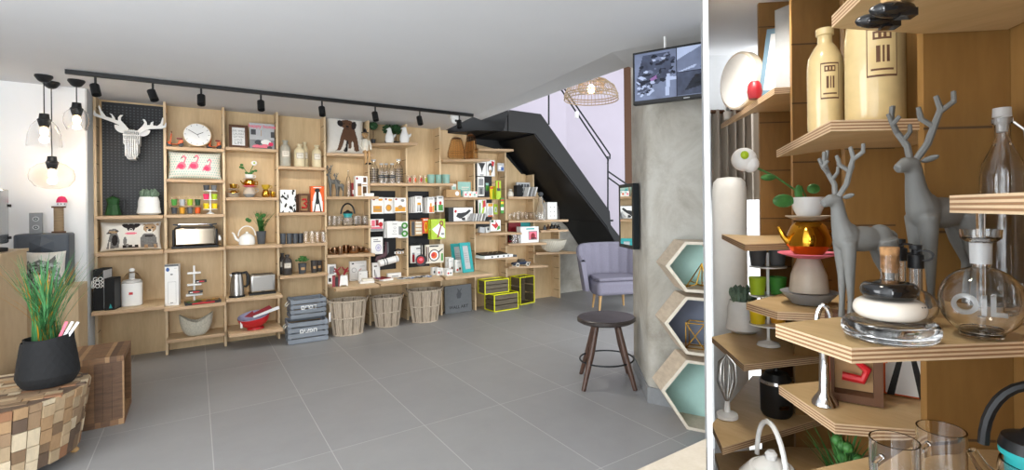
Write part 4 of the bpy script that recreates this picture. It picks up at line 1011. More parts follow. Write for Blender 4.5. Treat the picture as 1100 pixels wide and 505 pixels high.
for k in range(4):
    hang('spiral_cutter_pack', 'white pack with a black peeler, %s of four on one peg' % ['front', 'second', 'third', 'rearmost'][k], 446-k*2.3, 453.4-k*2.3, 211+k*.5, 228.4+k*.2, W, [('p', [(.3, .05), (.42, .05), (.42, .45), (.34, .48)], 1), ('p', [(.6, .05), (.8, .05), (.74, .45), (.62, .45)], 1), ('r', .3, .45, .8, .6, 3), ('r', .2, .85, .8, .9, 7)], Y=6.58+k*.05, d=.025, sp=.05 if k < 3 else None)
for k in range(3):
    hang('peeler_pack', 'white pack with an orange peeler, %s of three on one peg' % ['front', 'middle', 'rear'][k], 459-k*2.4, 466.6-k*2.4, 212+k*.3, 229.2, W, [('r', .25, .05, .7, .4, 8), ('r', .35, .4, .6, .62, 3), ('r', .72, .05, .95, .45, 3), ('r', .2, .85, .8, .9, 7)], Y=6.58+k*.06, d=.025, sp=.06 if k < 2 else None)
for k in range(2):
    hang('corer_pack', 'white pack with a green gadget, %s of two beside the rib' % ['front', 'rear'][k], 469.6-k*2.6, 476.6-k*2.6, 211+k*.5, 228, W, [('r', .2, .08, .9, .45, 6), ('e', .5, .55, .2, .12, 4), ('r', .2, .85, .8, .92, 7)], Y=6.55+k*.07, d=.025, sp=.07 if k < 1 else None)
hang('cookie_cutter_pack', 'pink and red printed pack at the left of the second hanging row', 397.2, 411.4, 235.6, 248.6, W, [('r', .02, .02, .98, .2, 7), ('r', .1, .4, .35, .9, 10), ('r', .4, .45, .62, .95, 5), ('e', .78, .55, .16, .2, 4), ('r', .05, .2, .9, .35, 10)], Y=6.64, d=.05)
for k in range(2):
    hang('food_mould_pack', 'pale pack with thin outline drawings, %s of two' % ['front', 'rear'][k], 415-k*2.8, 427-k*2.8, 237.8+k*.4, 255.6, W, [('r', .5, .8, .9, .83, 1), ('e', .7, .6, .12, .06, 7), ('e', .7, .6, .1, .045, 0), ('e', .68, .4, .13, .07, 7), ('e', .68, .4, .11, .055, 0), ('r', .45, .2, .9, .22, 7)], Y=6.6+k*.08, d=.05, sp=.08 if k < 1 else None)
t = hang('coil_holder_pack', 'white pack with two round green coils', 427.6, 438, 238, 255.8, W, [('r', .05, .2, .5, .7, 7)], Y=6.6, d=.03)
for zc, nm in ((.26, 'upper'), (.74, 'lower')):
    hz = ony(432, 238, 6.6).z-ony(432, 255.8, 6.6).z
    MB().tube([(.018+.032*cos(a), -.026, hz*zc+.032*sin(a)) for a in [2*pi*k/20 for k in range(20)]], .011, 8, closed=True).build('green_coil', 'green', t)
t = hang('clear_cup_pack', 'clear stack of cups in a brown printed pack', 440.5, 452.6, 236.5, 253.4, ['tan', 'brown', 'offwhite', 'darkgrey'], [('r', 0, .92, 1, 1, 1), ('r', .05, .02, .35, .9, 3), ('r', .42, .1, .95, .26, 2), ('r', .42, .32, .95, .48, 2), ('r', .42, .54, .95, .7, 2), ('r', .42, .76, .95, .88, 2)], Y=6.62, d=.06)
hang('orange_pack', 'orange pack with a yellow squeezer', 452.6, 459.4, 234.6, 251, ['orange', 'yellow', 'red', 'white'], [('e', .55, .42, .25, .32, 1), ('e', .55, .45, .16, .2, 0), ('r', .5, .05, .62, .2, 1), ('r', .15, .85, .85, .93, 3), ('p', [(.0, .05), (.2, .1), (.15, .7), (.0, .75)], 2)], Y=6.62, d=.06)
for k in range(2):
    hang('whisk_pack', 'lime green pack with a red spatula, %s of two' % ['front', 'rear'][k], 463-k*3, 478.2-k*5, 235.6+k*.3, 257, ['lime', 'white', 'darkred', 'green', 'grey'], [('p', [(.05, .5), (.3, .3), (.75, .05), (.95, .05), (.95, .5), (.6, .8)], 1), ('p', [(.4, .08), (.5, .06), (.72, .62), (.64, .66)], 2), ('e', .72, .78, .14, .14, 2), ('e', .72, .78, .06, .07, 0), ('r', .7, .2, .9, .3, 4)], Y=6.5+k*.08, d=.03, sp=.08 if k < 1 else None)
hang('timer_pack', 'white pack with a lilac round gadget in the third row', 397.8, 410.2, 255, 273.2, W+['lilac_plastic'], [('e', .62, .38, .26, .22, 12), ('e', .62, .38, .18, .15, 0), ('e', .62, .38, .13, .11, 12), ('r', .2, .72, .8, .78, 7), ('r', .2, .84, .6, .87, 1)], Y=6.63, d=.06)
mat('plum', (104, 78, 84), .8, var=.1)
xs = lambda px, py, Y: ony(px, py, Y)
t = thing('oven_mitt', 'grey and plum folded oven cloth hanging on the black panel', 'oven cloth', xs(411, 281, 6.72), 0)
o0 = t.location
m = MB(); pl = [(413.5, 260), (416.8, 260), (417.2, 271), (414, 276.5), (409.5, 277.6), (405, 281.5), (402.8, 280.6), (404, 275.6), (410, 273.5), (413, 270)]
m.prism([(ony(x, y, 6.72).x-o0.x, ony(x, y, 6.72).z-o0.z) for x, y in pl], -.012, .012, 'y'); m.build('cloth', 'plum', t, bevel=.006)
m = MB(); pl = [(415.4, 260.4), (416.8, 260.4), (417.2, 271), (415.6, 274)]
m.prism([(ony(x, y, 6.72).x-o0.x, ony(x, y, 6.72).z-o0.z) for x, y in pl], -.02, -.0125, 'y'); m.build('border', 'midgrey', t)
MB().tube([(.045, 0, .2), (.045, .08, .21)], .004, 6).build('peg_hook', 'steel', t)
a0, a1 = ony(407, 283.4, 6.58), ony(427, 278, 6.6)
t = thing('paper_roll', 'white printed roll tilted across the black panel', 'roll', (a0+a1)/2)
v = (a1-a0)/2
MB().tube([-v, v], .044, 20).build('roll', 'white', t)
for q, mk in ((-.55, 'grey'), (-.3, 'midgrey'), (.75, 'lightgrey')): MB().tube([v*q, v*(q+.12)], .0447, 20).build('printed_band', mk, t)
MB().tube([(0, .03, .02), (0, YP-t.location.y-.002, .03)], .004, 6).build('peg_hook', 'steel', t)
loc = ony(433, 273.6, 6.66)
t = thing('cutter_set', 'little black and white gadget set hanging beside the paper roll', 'gadget', loc)
m = MB(); m.box((0, 0, .03), (.12, .02, .03)); m.build('card', 'white', t)
m = MB(); m.tube([(-.06, 0, .06), (-.02, -.02, .075), (.03, -.02, .06), (.07, 0, .07)], .012, 8); m.build('blade_holder', 'black', t)
for x in (-.035, 0, .035): MB().ell((x, -.012, .03), (.012, .008, .012), 0, 10, 6).build('cutter', 'tan' if x else 'grey', t)
MB().tube([(0, .01, .05), (0, YP-6.66-.002, .06)], .003, 6).build('peg_hook', 'steel', t)
hang('grater_pack', 'white pack with a wine red tool left of the round pan', 440.3, 453, 264, 282.6, W, [('r', .12, .05, .32, .5, 5), ('r', .12, .5, .32, .6, 7), ('r', .5, .7, .9, .72, 7), ('r', .5, .5, .95, .52, 7), ('r', .45, .8, .9, .86, 1)], Y=6.66, d=.05)
pc = ony(451.6, 279.6, 6.56)
t = thing('frying_pan', 'small dark frying pan with a round red label hanging by its handle', 'pan', pc)
t.rotation_euler = (pi/2, 0, 0)
MB().lathe([(0, 0), (.064, 0), (.08, .03), (.077, .03), (.06, .004), (0, .004)], 30).build('pan', 'darkgrey', t)
MB().lathe([(0, .0045), (.05, .0045), (.05, .0065), (0, .0065)], 26).build('label', 'red', t)
MB().ell((.005, .008, .0075), (.026, .02, .002), 0, 16, 6).build('label_picture', 'pink', t)
MB().tube([(0, .078, .025), (0, .13, .03), (0, .23, .03)], [.008, .010, .009], 8).build('handle', 'black', t)
MB().tube([(0, .222, .036), (0, .222, pc.y-YP+.002)], .003, 6).build('peg_hook', 'steel', t)
hang('wok_pack', 'cream pack with a black pan and an orange flame picture', 456.4, 475.6, 262.8, 282.6, ['offwhite', 'black', 'orange', 'red', 'white', 'brown', 'green'], [('e', .46, .42, .3, .32, 1), ('e', .46, .42, .25, .27, 4), ('e', .45, .42, .17, .18, 2), ('e', .4, .45, .1, .1, 3), ('p', [(.68, .6), (.72, .54), (.95, .72), (.93, .78)], 1), ('r', .02, .1, .16, .9, 5), ('r', .08, .1, .11, .9, 4), ('r', .2, .88, .7, .95, 1), ('r', .85, .1, .95, .5, 6)], Y=6.58, d=.05)
# goods lying along the counter
pack('long_white_box', 'long low white box at the back of the counter', 'box', 416, 430.2, 293.4, z6, 6.62, .06, ['white', 'grey'], [('r', .3, .2, .8, .4, 1)])
mat('blister_blue', (92, 120, 168), .3)
for k, (px, Y, a, mk) in enumerate(((431, 6.42, .2, 'lightgrey'), (435.5, 6.38, .35, 'grey'), (440.3, 6.33, .3, 'blister_blue'), (445, 6.52, .5, 'darkgrey'), (449.5, 6.46, .45, 'black'), (454.5, 6.42, .5, 'lightgrey'), (459.5, 6.36, .4, 'blister_blue'))):
    m = MB(); m.box((0, 0, .006), (.046, .11, .012)); m.ell((0, 0, .013), (.016, .04, .008), 1, 12, 6)
    tag(m.build('blister_pack', [mk, 'white' if mk != 'lightgrey' else 'darkgrey'], None, P(px, 6.38+.02*(k % 2), z6), .35), '%s blister pack lying flat on the counter, %s from the left' % (mk.replace('lightgrey', 'pale').replace('blister_', '').replace('darkgrey', 'charcoal'), ['first', 'second', 'third', 'fourth', 'fifth', 'sixth', 'seventh'][k]), 'package', 'packs lying on the counter')
for k, (px0, px1, pt, Y) in enumerate(((463.6, 470.4, 287.3, 6.5), (468.6, 475.2, 288, 6.42), (474.6, 479.4, 288.6, 6.36), (478.6, 485.2, 289.4, 6.3))):
    pack('mug_box', 'small white box with a round red print in the low row, %s from the left' % ['first', 'second', 'third', 'fourth'][k], 'box', px0, px1, pt, z6 if px1 < 476 else SZ['7e'], Y, .07, ['white', 'red', 'lightgrey', 'darkgrey'], [('e', .3, .4, .14, .18, 1 if k % 2 else 3), ('e', .68, .4, .13, .16, 3 if k == 3 else 2), ('r', .1, .8, .6, .88, 2)], 'low white boxes on the counter')
for k, (px0, px1, pt, Y) in enumerate(((478.2, 485, 276.3, 6.66), (483.4, 488.6, 277.3, 6.58), (488.8, 496, 279, 6.52))):
    pack('tumbler_box', 'taller white box with brown goblets printed on it, %s of the three behind' % ['left', 'middle', 'right'][k], 'box', px0, px1, pt, 'z7' if False else SZ['7e'], Y, .045, ['white', 'brown', 'red', 'lightgrey'], [('e', .65, .3, .16, .1, 1), ('e', .3, .2, .14, .09, 2), ('r', .62, .1, .68, .3, 1), ('r', .2, .75, .7, .8, 3)], 'tall white boxes on the counter', rz=radians(-6), tilt=0)
def photo_frame(px0, px1, pt, Y, label, rz):
    z = SZ['7e']; loc, w, h = span(px0, px1, pt, Y, z); h *= 1.02
    t = thing('photo_frame', label, 'picture frame', loc, rz, 'turquoise frames'); b = w*.24
    m = MB(); m.box((0, 0, b/2), (w, .02, b)); m.box((0, 0, h-b/2), (w, .02, b))
    for s in (-1, 1): m.box((s*(w-b)/2, 0, h/2), (b, .02, h-2*b))
    m.build('frame', 'teal', t, bevel=.003)
    MB().box((0, .004, h/2), (w-2*b, .006, h-2*b)).build('picture', 'lightgrey', t)
    for k in range(5): MB().box((0, .0005, h*(.36+.07*k)), ((w-2*b)*.6, .0008, .006)).build('text_line', 'grey', t)
    MB().box((0, .05, h*.4+.02), (.03, .004, h*.62), 0, Matrix.Rotation(.3, 3, 'X')).build('easel_leg', 'black', t)
    t.rotation_euler.x = -.2
    return t
photo_frame(487, 500.5, 262, 6.6, 'turquoise picture frame standing behind its twin', radians(10))
photo_frame(496.5, 510, 261, 6.42, 'turquoise picture frame standing in front of its twin', radians(14))
# top shelf: birds and little trees
z = SZ['6a']
for k, (px, wp, pt, Y, lb) in enumerate(((401, 8.5, 131.5, 6.66, 'little round topiary tree at the left end of the bird shelf'), (417, 10, 134.5, 6.72, 'little round topiary tree behind the left white bird'), (427.5, 11, 134, 6.73, 'little round topiary tree behind the right white bird'))):
    loc, w, h = span(px-wp/2, px+wp/2, pt, Y, z)
    t = thing('topiary_tree', lb, 'plant', loc, 0, 'little topiary trees'); rr_ = w/2
    MB().lathe([(0, 0), (rr_*.5, 0), (rr_*.62, h*.2), (rr_*.5, h*.2), (0, h*.17)], 16).build('pot', 'darkgrey', t)
    MB().tube([(0, 0, h*.15), (0, 0, h*.6)], .006, 6).build('trunk', 'brown', t)
    m = MB()
    for q in range(90):
        a = random.random()*6.28; b = math.acos(2*random.random()-1); r_ = rr_*(.75+.25*random.random())
        m.ell((r_*cos(a)*sin(b), r_*sin(a)*sin(b), h-rr_+r_*cos(b)), (.014, .014, .012), 0, 5, 4)
    m.ell((0, 0, h-rr_), rr_*.75, 0, 10, 8)
    m.build('crown', 'leaf_dark', t)
for px, wp, pt, Y, fl_, lb in ((418.5, 11.5, 137, 6.5, 1, 'white ceramic bird on the top shelf, the left one'), (434.5, 12, 136.2, 6.42, 1, 'white ceramic bird on the top shelf, the right one')):
    loc, w, h = span(px-wp/2, px+wp/2, pt, Y, z)
    t = thing('ceramic_bird', lb, 'figurine', loc, 0, 'white ceramic birds')
    m = MB(); r_ = w*.42
    m.lathe([(0, 0), (r_*.8, 0), (r_, h*.2), (r_*.95, h*.42), (r_*.6, h*.66), (r_*.46, h*.8), (r_*.4, h*.92), (0, h)], 22, sy=.8)
    m.tube([(r_*.6, 0, h*.35), (r_*1.2, 0, h*.5), (r_*1.45, 0, h*.6)], [r_*.4, r_*.26, r_*.1], 10)
    remeshed(m, 'body', 'white_gloss', t, voxel=.006, smooth=4)
    MB().tube([(-r_*.38, 0, h*.86), (-r_*.8, 0, h*.83)], [.012, .002], 8).build('beak', 'white_gloss', t)
# bottle shelf
z = SZ['6b']
def carafe(px, wp, pt, Y, lb, dotted, stop):
    loc, w, h = span(px-wp/2, px+wp/2, pt, Y, z); r = w/2*.97
    t = thing('swing_bottle', lb, 'bottle', loc, 0, 'patterned bottles on the middle shelf')
    MB().lathe([(0, 0), (r, 0), (r, h*.62), (r*.9, h*.72), (r*.45, h*.8), (r*.4, h*.95), (r*.3, h*.95), (r*.34, h*.8), (r*.84, h*.7), (r*.92, h*.6), (r*.92, .006), (0, .006)], 22).build('bottle', 'glass', t)
    m = MB()
    for a in range(7):
        for b in range(6):
            an = -pi+pi*(a+.5)/7; zz = h*(.06+.095*b)
            if dotted: m.box((r*1.005*cos(an), r*1.005*sin(an), zz+.012), (.012, .003, .014), 0, Matrix.Rotation(an+pi/2, 3, 'Z'))
    if not dotted:
        for zz in (.28, .36): m.lathe([(r*1.004, h*zz), (r*1.02, h*(zz+.02)), (r*1.004, h*(zz+.04))], 22)
    m.build('printed_pattern', 'black' if dotted else 'darkgrey', t)
    if stop: MB().lathe([(0, h*.93), (r*.5, h*.93), (r*.6, h), (0, h)], 14).build('stopper', 'lightgrey', t)
carafe(401.5, 8.4, 172, 6.64, 'dotted glass bottle at the left of the bottle row', True, True)
carafe(409, 7.6, 176, 6.6, 'clear glass bottle, second of the bottle row', False, True)
carafe(415.2, 7.2, 176, 6.66, 'clear glass bottle, third of the bottle row', False, True)
carafe(421.4, 7.2, 176, 6.6, 'clear glass bottle, fourth of the bottle row', False, True)
carafe(428.2, 8.6, 171.5, 6.64, 'taller dotted glass bottle at the right of the bottle row', True, True)
for k, (px, c) in enumerate(((439.5, 'red'), (445.3, 'orange'), (451.6, 'red'), (457, 'lime'))):
    loc, w, h = span(px-2.6, px+2.6, 189, 6.56, z); r = w/2
    t = thing('shot_glass', 'small clear glass with a %s print, %s of four' % ({'red': 'red', 'orange': 'orange', 'lime': 'lime'}[c], ['first', 'second', 'third', 'last'][k]), 'glass', loc, 0, 'small printed glasses')
    MB().lathe([(0, 0), (r*.85, 0), (r, h), (r*.9, h), (r*.78, .005), (0, .005)], 16).build('bowl', 'glass', t)
    MB().ell((0, -r*.95, h*.45), (r*.4, .002, h*.3), 0, 10, 6).build('print', c, t)
mat('teal_cup', (128, 168, 158), .35, var=.05)
for k, px in enumerate((463.3, 471.4, 479.2)):
    tumbler(px, 7.8, 188, 6.48-.04*k, z, 'teal_cup', 'dusty teal beaker, %s of the three' % ['left', 'middle', 'right'][k], 'beaker', 'teal beakers', name='teal_beaker', taper=.85)
# wicker baskets on the floor
mat('wicker', (192, 177, 158), .85, var=.22, scale=30, stretch=(3, 3, .3))
mat('wicker_dark', (140, 126, 108), .9, var=.2)
def wicker(px, pyb, pyt, wt, wb_, label):
    c = onz(px, pyb); rb = wb_*.5*(c.y*.806+c.x*.592)/FP; c = c+Vector((0, rb*.7, 0))
    D = c.x*F.x+c.y*F.y
    h = H-(pyt-HZ(px))*(D)/FP; rt = wt/2*D/FP/1.02; rb = wb_/2*D/FP/1.02
    t = thing('wicker_basket', label, 'basket', c, radians(-14), 'wicker laundry baskets')
    m = MB(); n = 40
    m.lathe([(rb*.985, .012), (rt*.985, h-.01)], n, m=0, sy=.82)
    for k in range(n):
        a = 2*pi*k/n
        m.tube([(rb*cos(a), rb*.82*sin(a), .004), ((rb+rt)/2*cos(a)*1.01, (rb+rt)/2*.82*sin(a)*1.01, h*.5), (rt*cos(a), rt*.82*sin(a), h)], .0085, 5, 1 if k % 4 == 0 else 0)
    for q in (.0, .5, 1): 
        r_ = rb+(rt-rb)*q
        m.tube([(r_*1.015*cos(2*pi*k/n), r_*1.015*.82*sin(2*pi*k/n), .008+(h-.01)*q) for k in range(n)], .011, 6, closed=True)
    m.lathe([(0, .008), (rb, .008)], n, m=0, sy=.82)
    m.build('body', ['wicker', 'wicker_dark'], t)
    for s in (-1, 1):
        MB().tube([(s*rt*1.0, -.05, h*.93), (s*rt*1.08, -.045, h*1.04), (s*rt*1.1, 0, h*1.07), (s*rt*1.08, .045, h*1.04), (s*rt*1.0, .05, h*.93)], .011, 7).build('handle', 'wicker_dark', t)
    return t, h, rt
t, h, rt = wicker(376.5, 360.5, 322, 37, 29, 'left wicker basket under the counter, with a white tag')
MB().prism([(-rt*1.0, h*.45), (-rt*.9, h*.45), (-rt*.9, h*.72), (-rt*1.0, h*.72)], -rt*.6, -rt*.6+.003, 'y').build('tag', 'white', t)
wicker(418.5, 351.5, 318.5, 31, 23, 'middle wicker basket under the counter, the smallest')
wicker(460, 346.5, 311, 35, 26, 'right wicker basket under the counter, the largest')
# dark wall art board
c0, c1 = onz(480.5, 337.2), onz(507, 331.4); b0 = Vector((2.86, 6.6, 0)); 
e = Vector((1, .06, 0)).normalized(); wb2 = wX(507, 6.62, .2)-wX(478.4, 6.6, .2)
loc = Vector(((wX(478.4, 6.6, .2)+wX(507, 6.62, .2))/2, 6.63, 0)); hb = ony(492, 306.5, 6.63).z
t = thing('wall_art_board', 'dark grey board with a faint stag and lettering, leaning under the counter', 'board', loc+Vector((0, .0, .002)), radians(2))
MB().box((0, 0, hb/2), (wb2, .03, hb)).build('board', 'midgrey', t, bevel=.003)
lettering('WALL ART', .062, 'black', t, (0, -.0155, hb*.2), FRONT, bold=.001)
m = MB(); m.prism([(x, hb*.15+z*hb*1.45) for x, z in [(-.02, .25), (.03, .25), (.05, .36), (.03, .42), (.06, .5), (.05, .5), (.02, .44), (-.01, .5), (-.02, .5), (-.005, .43), (-.03, .36)]], -.0165, -.0149, 'y'); m.build('stag_print', 'darkgrey', t)
t.rotation_euler.x = -.04
# ---- bays to the right, under the stairs
z = SZ['8a']
def glass_lamp(px, wp, pt, Y, lb):
    loc, w, h = span(px-wp/2, px+wp/2, pt, Y, z); r = w/2*.95
    t = thing('glass_lantern', lb, 'lantern', loc, 0, 'amber glass lanterns')
    m = MB(); m.lathe([(r*.86, 0), (r, h*.05), (r*.98, h*.3), (r*.62, h*.9), (r*.5, h), (r*.46, h), (r*.58, h*.9), (r*.92, h*.3), (r*.94, h*.06), (r*.8, .005)], 12); m.build('shade', 'amber_glass', t, ang=15)
    m = MB()
    for k in range(12):
        a = 2*pi*k/12; m.tube([(r*.99*cos(a), r*.99*sin(a), h*.05), (r*.97*cos(a), r*.97*sin(a), h*.3), (r*.6*cos(a), r*.6*sin(a), h*.92)], .0016, 4)
    for zz, q in ((.06, 1.0), (.3, .985), (.92, .6)): m.tube([(r*q*cos(2*pi*k/12), r*q*sin(2*pi*k/12), h*zz) for k in range(12)], .002, 4, closed=True)
    m.build('wire_cage', 'brown', t)
    MB().lathe([(r*.5, h*.98), (r*.3, h*1.04), (0, h*1.05)], 14).build('cap', 'brown', t)
glass_lamp(490.5, 19.5, 149, 6.36, 'faceted amber glass lantern, the wider one on the left')
glass_lamp(506, 14.5, 145.5, 6.52, 'faceted amber glass lantern, the taller one on the right')
z = SZ['8b']
pack('kraft_box', 'low brown kraft box with a round white sticker', 'box', 477.6, 493, 204.3, z, 6.5, .12, ['tan', 'white'], [('e', .75, .5, .14, .3, 1)])
pack('white_gadget_box', 'small white box behind the kraft box', 'box', 484.5, 493, 198, z, 6.68, .06, ['white', 'lightgrey', 'skyteal'], [('r', .1, .1, .5, .8, 2)])
loc, w, h = span(493.5, 509.5, 194.8, 6.66, z)
t = thing('wood_picture', 'wood framed teal picture standing on the kraft box shelf', 'picture frame', loc); b = .014
m = MB(); m.box((0, 0, b/2), (w, .02, b)); m.box((0, 0, h-b/2), (w, .02, b))
for s in (-1, 1): m.box((s*(w-b)/2, 0, h/2), (b, .02, h-2*b))
m.build('frame', 'tan', t)
MB().box((0, .004, h/2), (w-2*b, .006, h-2*b)).build('picture', 'skyteal', t)
m = MB(); decals(m, [('e', .2, .3, .14, .2, 0), ('r', .3, .6, .85, .66, 1), ('r', .3, .48, .75, .53, 1)], w-2*b, h-2*b, .0005, b); m.build('drawing', ['teal', 'offwhite'], t)
for k, (px0, px1) in enumerate(((498, 502.4), (502.8, 507), (507.3, 512.2))):
    pack('printed_cube', 'small white cube with a coloured print, %s of three before the teal picture' % ['left', 'middle', 'right'][k], 'box', px0, px1, 206, z, 6.42, .04, ['white', 'pink', 'orange', 'skyteal'], [('e', .4, .45, .24, .24, 1 + k), ('r', .6, .6, .9, .9, 3 if k < 2 else 1)], 'printed cubes')
z = SZ['8c']
pack('shoe_box', 'black and white box with a picture of a black gadget', 'box', 479.8, 505.8, 223, z, 6.5, .14, ['black', 'white', 'lightgrey', 'red'], [('r', .2, .03, .99, .97, 1), ('p', [(.3, .35), (.45, .2), (.55, .25), (.8, .55), (.92, .75), (.84, .85), (.7, .66), (.5, .6), (.36, .6)], 0), ('e', .28, .72, .05, .1, 3), ('p', [(.5, .22), (.56, .08), (.68, .08), (.66, .3)], 0), ('p', [(.7, .1), (.95, .55), (.97, .1)], 2)])
for k, (px, a) in enumerate(((506.4, .22), (509.2, .2), (512, .22), (515, .26), (518.5, .3))):
    loc = P(px, 6.36, z)
    o = MB().box((0, 0, .055), (.012, .11, .11)).build('postcard_pack', 'white' if k % 2 else 'lightgrey', None, loc); o.rotation_euler.y = a; o.location.z += .0015
    tag(o, 'white card pack leaning right of the black gadget box, %s from the left' % ['first', 'second', 'third', 'fourth', 'fifth'][k], 'package', 'leaning card packs')
hang('black_tool_pack', 'white pack with a black bikini shaped gadget, left of the pair', 513, 522.4, 173, 189.5, W, [('p', [(.1, .85), (.9, .85), (.62, .5), (.5, .2), (.38, .5)], 1), ('r', .3, .03, .7, .1, 7)], Y=6.62, d=.03)
hang('hook_tool_pack', 'white pack with a black hook and red star, right of the pair', 523, 531.6, 172.5, 189.8, W, [('e', .45, .5, .32, .32, 1), ('e', .42, .45, .2, .2, 0), ('r', .3, .05, .55, .4, 2), ('p', [(.6, .95), (.95, .9), (.85, .6), (.6, .7)], 4)], Y=6.62, d=.03)
hang('blue_card_pack', 'small pale blue card pack high on the rib', 535, 541.8, 175.6, 184.4, ['lightgrey', 'blue', 'white'], [('r', .1, .2, .6, .7, 2), ('r', .5, .1, .9, .5, 1)], Y=6.56, d=.02)
hang('bottle_opener_pack', 'tall white pack with two dark tools on the small black panel', 513.2, 520.2, 190.5, 211, W, [('r', .15, .55, .85, .9, 7), ('r', .1, .08, .9, .48, 7), ('r', .4, .1, .6, .4, 1)], Y=6.63, d=.03)
hang('green_gadget_pack', 'dark pack with a small green gadget', 521, 526, 196.5, 206.5, ['darkgrey', 'green', 'skyteal', 'orange'], [('e', .5, .4, .35, .3, 1), ('r', .2, .7, .8, .95, 2)], Y=6.66, d=.02)
hang('yellow_tool_pack', 'yellow and green pack in the middle of the small black panel', 526.6, 532.5, 200.5, 214.5, ['yellow', 'lime', 'orange', 'white'], [('p', [(.3, .0), (.9, .05), (.7, .95), (.4, .7)], 1), ('r', .0, .8, .5, .95, 2)], Y=6.58, d=.03)
hang('lime_tool_pack', 'lime pack with a long red handled tool beside the rib', 533, 538, 194.5, 214.5, ['lime', 'red', 'white', 'darkgrey'], [('r', .35, .4, .6, .95, 1), ('e', .5, .25, .35, .2, 0), ('r', .1, .45, .9, .6, 3)], Y=6.5, d=.03)
hang('red_green_pack', 'white pack with a curved green and red tool on the lower panel', 513.6, 522, 214.2, 233.5, W, [('p', [(.3, .05), (.55, .05), (.8, .5), (.6, .95), (.45, .9), (.55, .5)], 9), ('p', [(.5, .5), (.95, .6), (.9, .95), (.6, .9)], 4), ('p', [(.1, .2), (.25, .2), (.3, .8), (.15, .8)], 6)], Y=6.62, d=.03)
hang('amber_pack', 'white and amber pack with rounded shapes on the lower panel', 523, 529.6, 218.5, 233, ['white', 'amber', 'orange', 'lightgrey'], [('e', .5, .4, .36, .36, 3), ('r', .15, .75, .9, .98, 1), ('r', .1, .0, .9, .1, 2)], Y=6.6, d=.03)
hang('peeler_card', 'narrow lime card at the right of the lower panel', 530.5, 534.4, 219.5, 230.5, ['lime', 'white', 'green'], [('r', .2, .2, .8, .7, 1), ('r', .4, .25, .6, .6, 2)], Y=6.6, d=.02)
hang('coloured_strip_pack', 'thin multicoloured strip pack beside the rib', 534.8, 538, 213, 229.5, ['green', 'red', 'yellow', 'white'], [('r', 0, .2, 1, .4, 3), ('r', 0, .6, 1, .75, 2), ('r', 0, .8, 1, .9, 1)], Y=6.5, d=.02)
hang('citrus_tool_pack', 'small white pack with a red and green tool hanging lowest', 526.4, 537.2, 236.5, 248.5, ['white', 'red', 'green', 'lightgrey', 'leaf_dark'], [('p', [(.1, .6), (.5, .2), (.8, .5), (.5, .9)], 1), ('e', .35, .75, .16, .14, 0), ('p', [(.6, .05), (.95, .2), (.9, .5), (.7, .4)], 2), ('r', .05, .8, .3, .98, 4)], Y=6.36, d=.03)
z = SZ['9a']; z = SZ['9b']
loc = P(519, 6.46, z)
t = thing('pale_box_set', 'pair of pale printed cartons tilted against each other', 'box', loc)
MB().box((-.03, 0, .042), (.08, .06, .08), 0, Matrix.Rotation(.15, 3, 'Y')).build('carton', 'lightgrey', t); MB().box((.06, -.01, .042), (.07, .06, .08), 0, Matrix.Rotation(-.2, 3, 'Y')).build('carton', 'white', t)
m = MB(); m.box((.06, -.0415, .05), (.03, .001, .03), 0, Matrix.Rotation(-.2, 3, 'Y')); m.build('print', 'midgrey', t)
z = SZ['9c']
loc = P(531, 6.42, z)
t = thing('briefcase_set', 'open black tray of silver tools on a white box', 'case', loc, radians(4))
wq_ = wX(547, 6.4, z)-wX(517, 6.4, z)
MB().box((0, 0, .02), (wq_*1.05, .26, .04)).build('white_box', 'white', t)
for x in (-.12, -.02, .08, .16): MB().box((x, -.1305, .02), (.03, .001, .024)).build('printed_square', 'midgrey', t)
MB().box((-.03, .02, .052), (wq_*.9, .2, .02), 0, Matrix.Rotation(.12, 3, 'X')).build('tray', 'black', t)
for x in (-.1, -.02, .06): MB().tube([(x-.03, -.02, .066), (x, .0, .07), (x+.03, .05, .074)], .007, 6).build('tool', 'steel', t)
loc = P(550.5, 6.34, z)
tag(MB().box((0, 0, .014), (.05, .1, .028)).build('small_dark_box', 'darkgrey', None, loc), 'small dark grey box beside the tray of silver tools', 'box')
z = SZ['10a']
loc, w, h = span(548, 553, 203, 6.56, z)
t = thing('gift_bag', 'little pale pouch tied with black cord', 'pouch', P(549.5, 6.6, z))
m = MB(); m.lathe([(0, 0), (.042, 0), (.05, .03), (.04, .07), (.018, .09), (.03, .115), (0, .112)], 12); m.build('pouch', 'offwhite', t)
MB().tube([(.02*cos(a), .02*sin(a), .09) for a in [2*pi*k/12 for k in range(12)]], .006, 6, closed=True).build('cord', 'black', t)
pack('black_wedge_box', 'black wedge of folded packaging next to the pale pouch', 'box', 553.2, 560, 199.5, z, 6.56, .08, ['black'], rz=.2)
pack('grey_photo_box', 'grey box covered in small square photographs', 'box', 556.6, 570.6, 196.3, z, 6.7, .04, ['lightgrey', 'midgrey', 'darkgrey'], [('r', .1+.22*(k % 4), .1+.28*(k//4), .27+.22*(k % 4), .32+.28*(k//4), 1+(k % 2)) for k in range(12)])
for k, px in enumerate((564.5, 568.5, 572.5)):
    o = MB().box((0, 0, .075), (.014, .12, .15)).build('white_card_box', 'white' if k != 1 else 'lightgrey', None, P(px, 6.5, z)); o.rotation_euler.y = .3; o.location.z += .002
    tag(o, 'white slim box leaning to the right, %s of three' % ['left', 'middle', 'right'][k], 'box', 'leaning slim boxes')
z = SZ['10b']
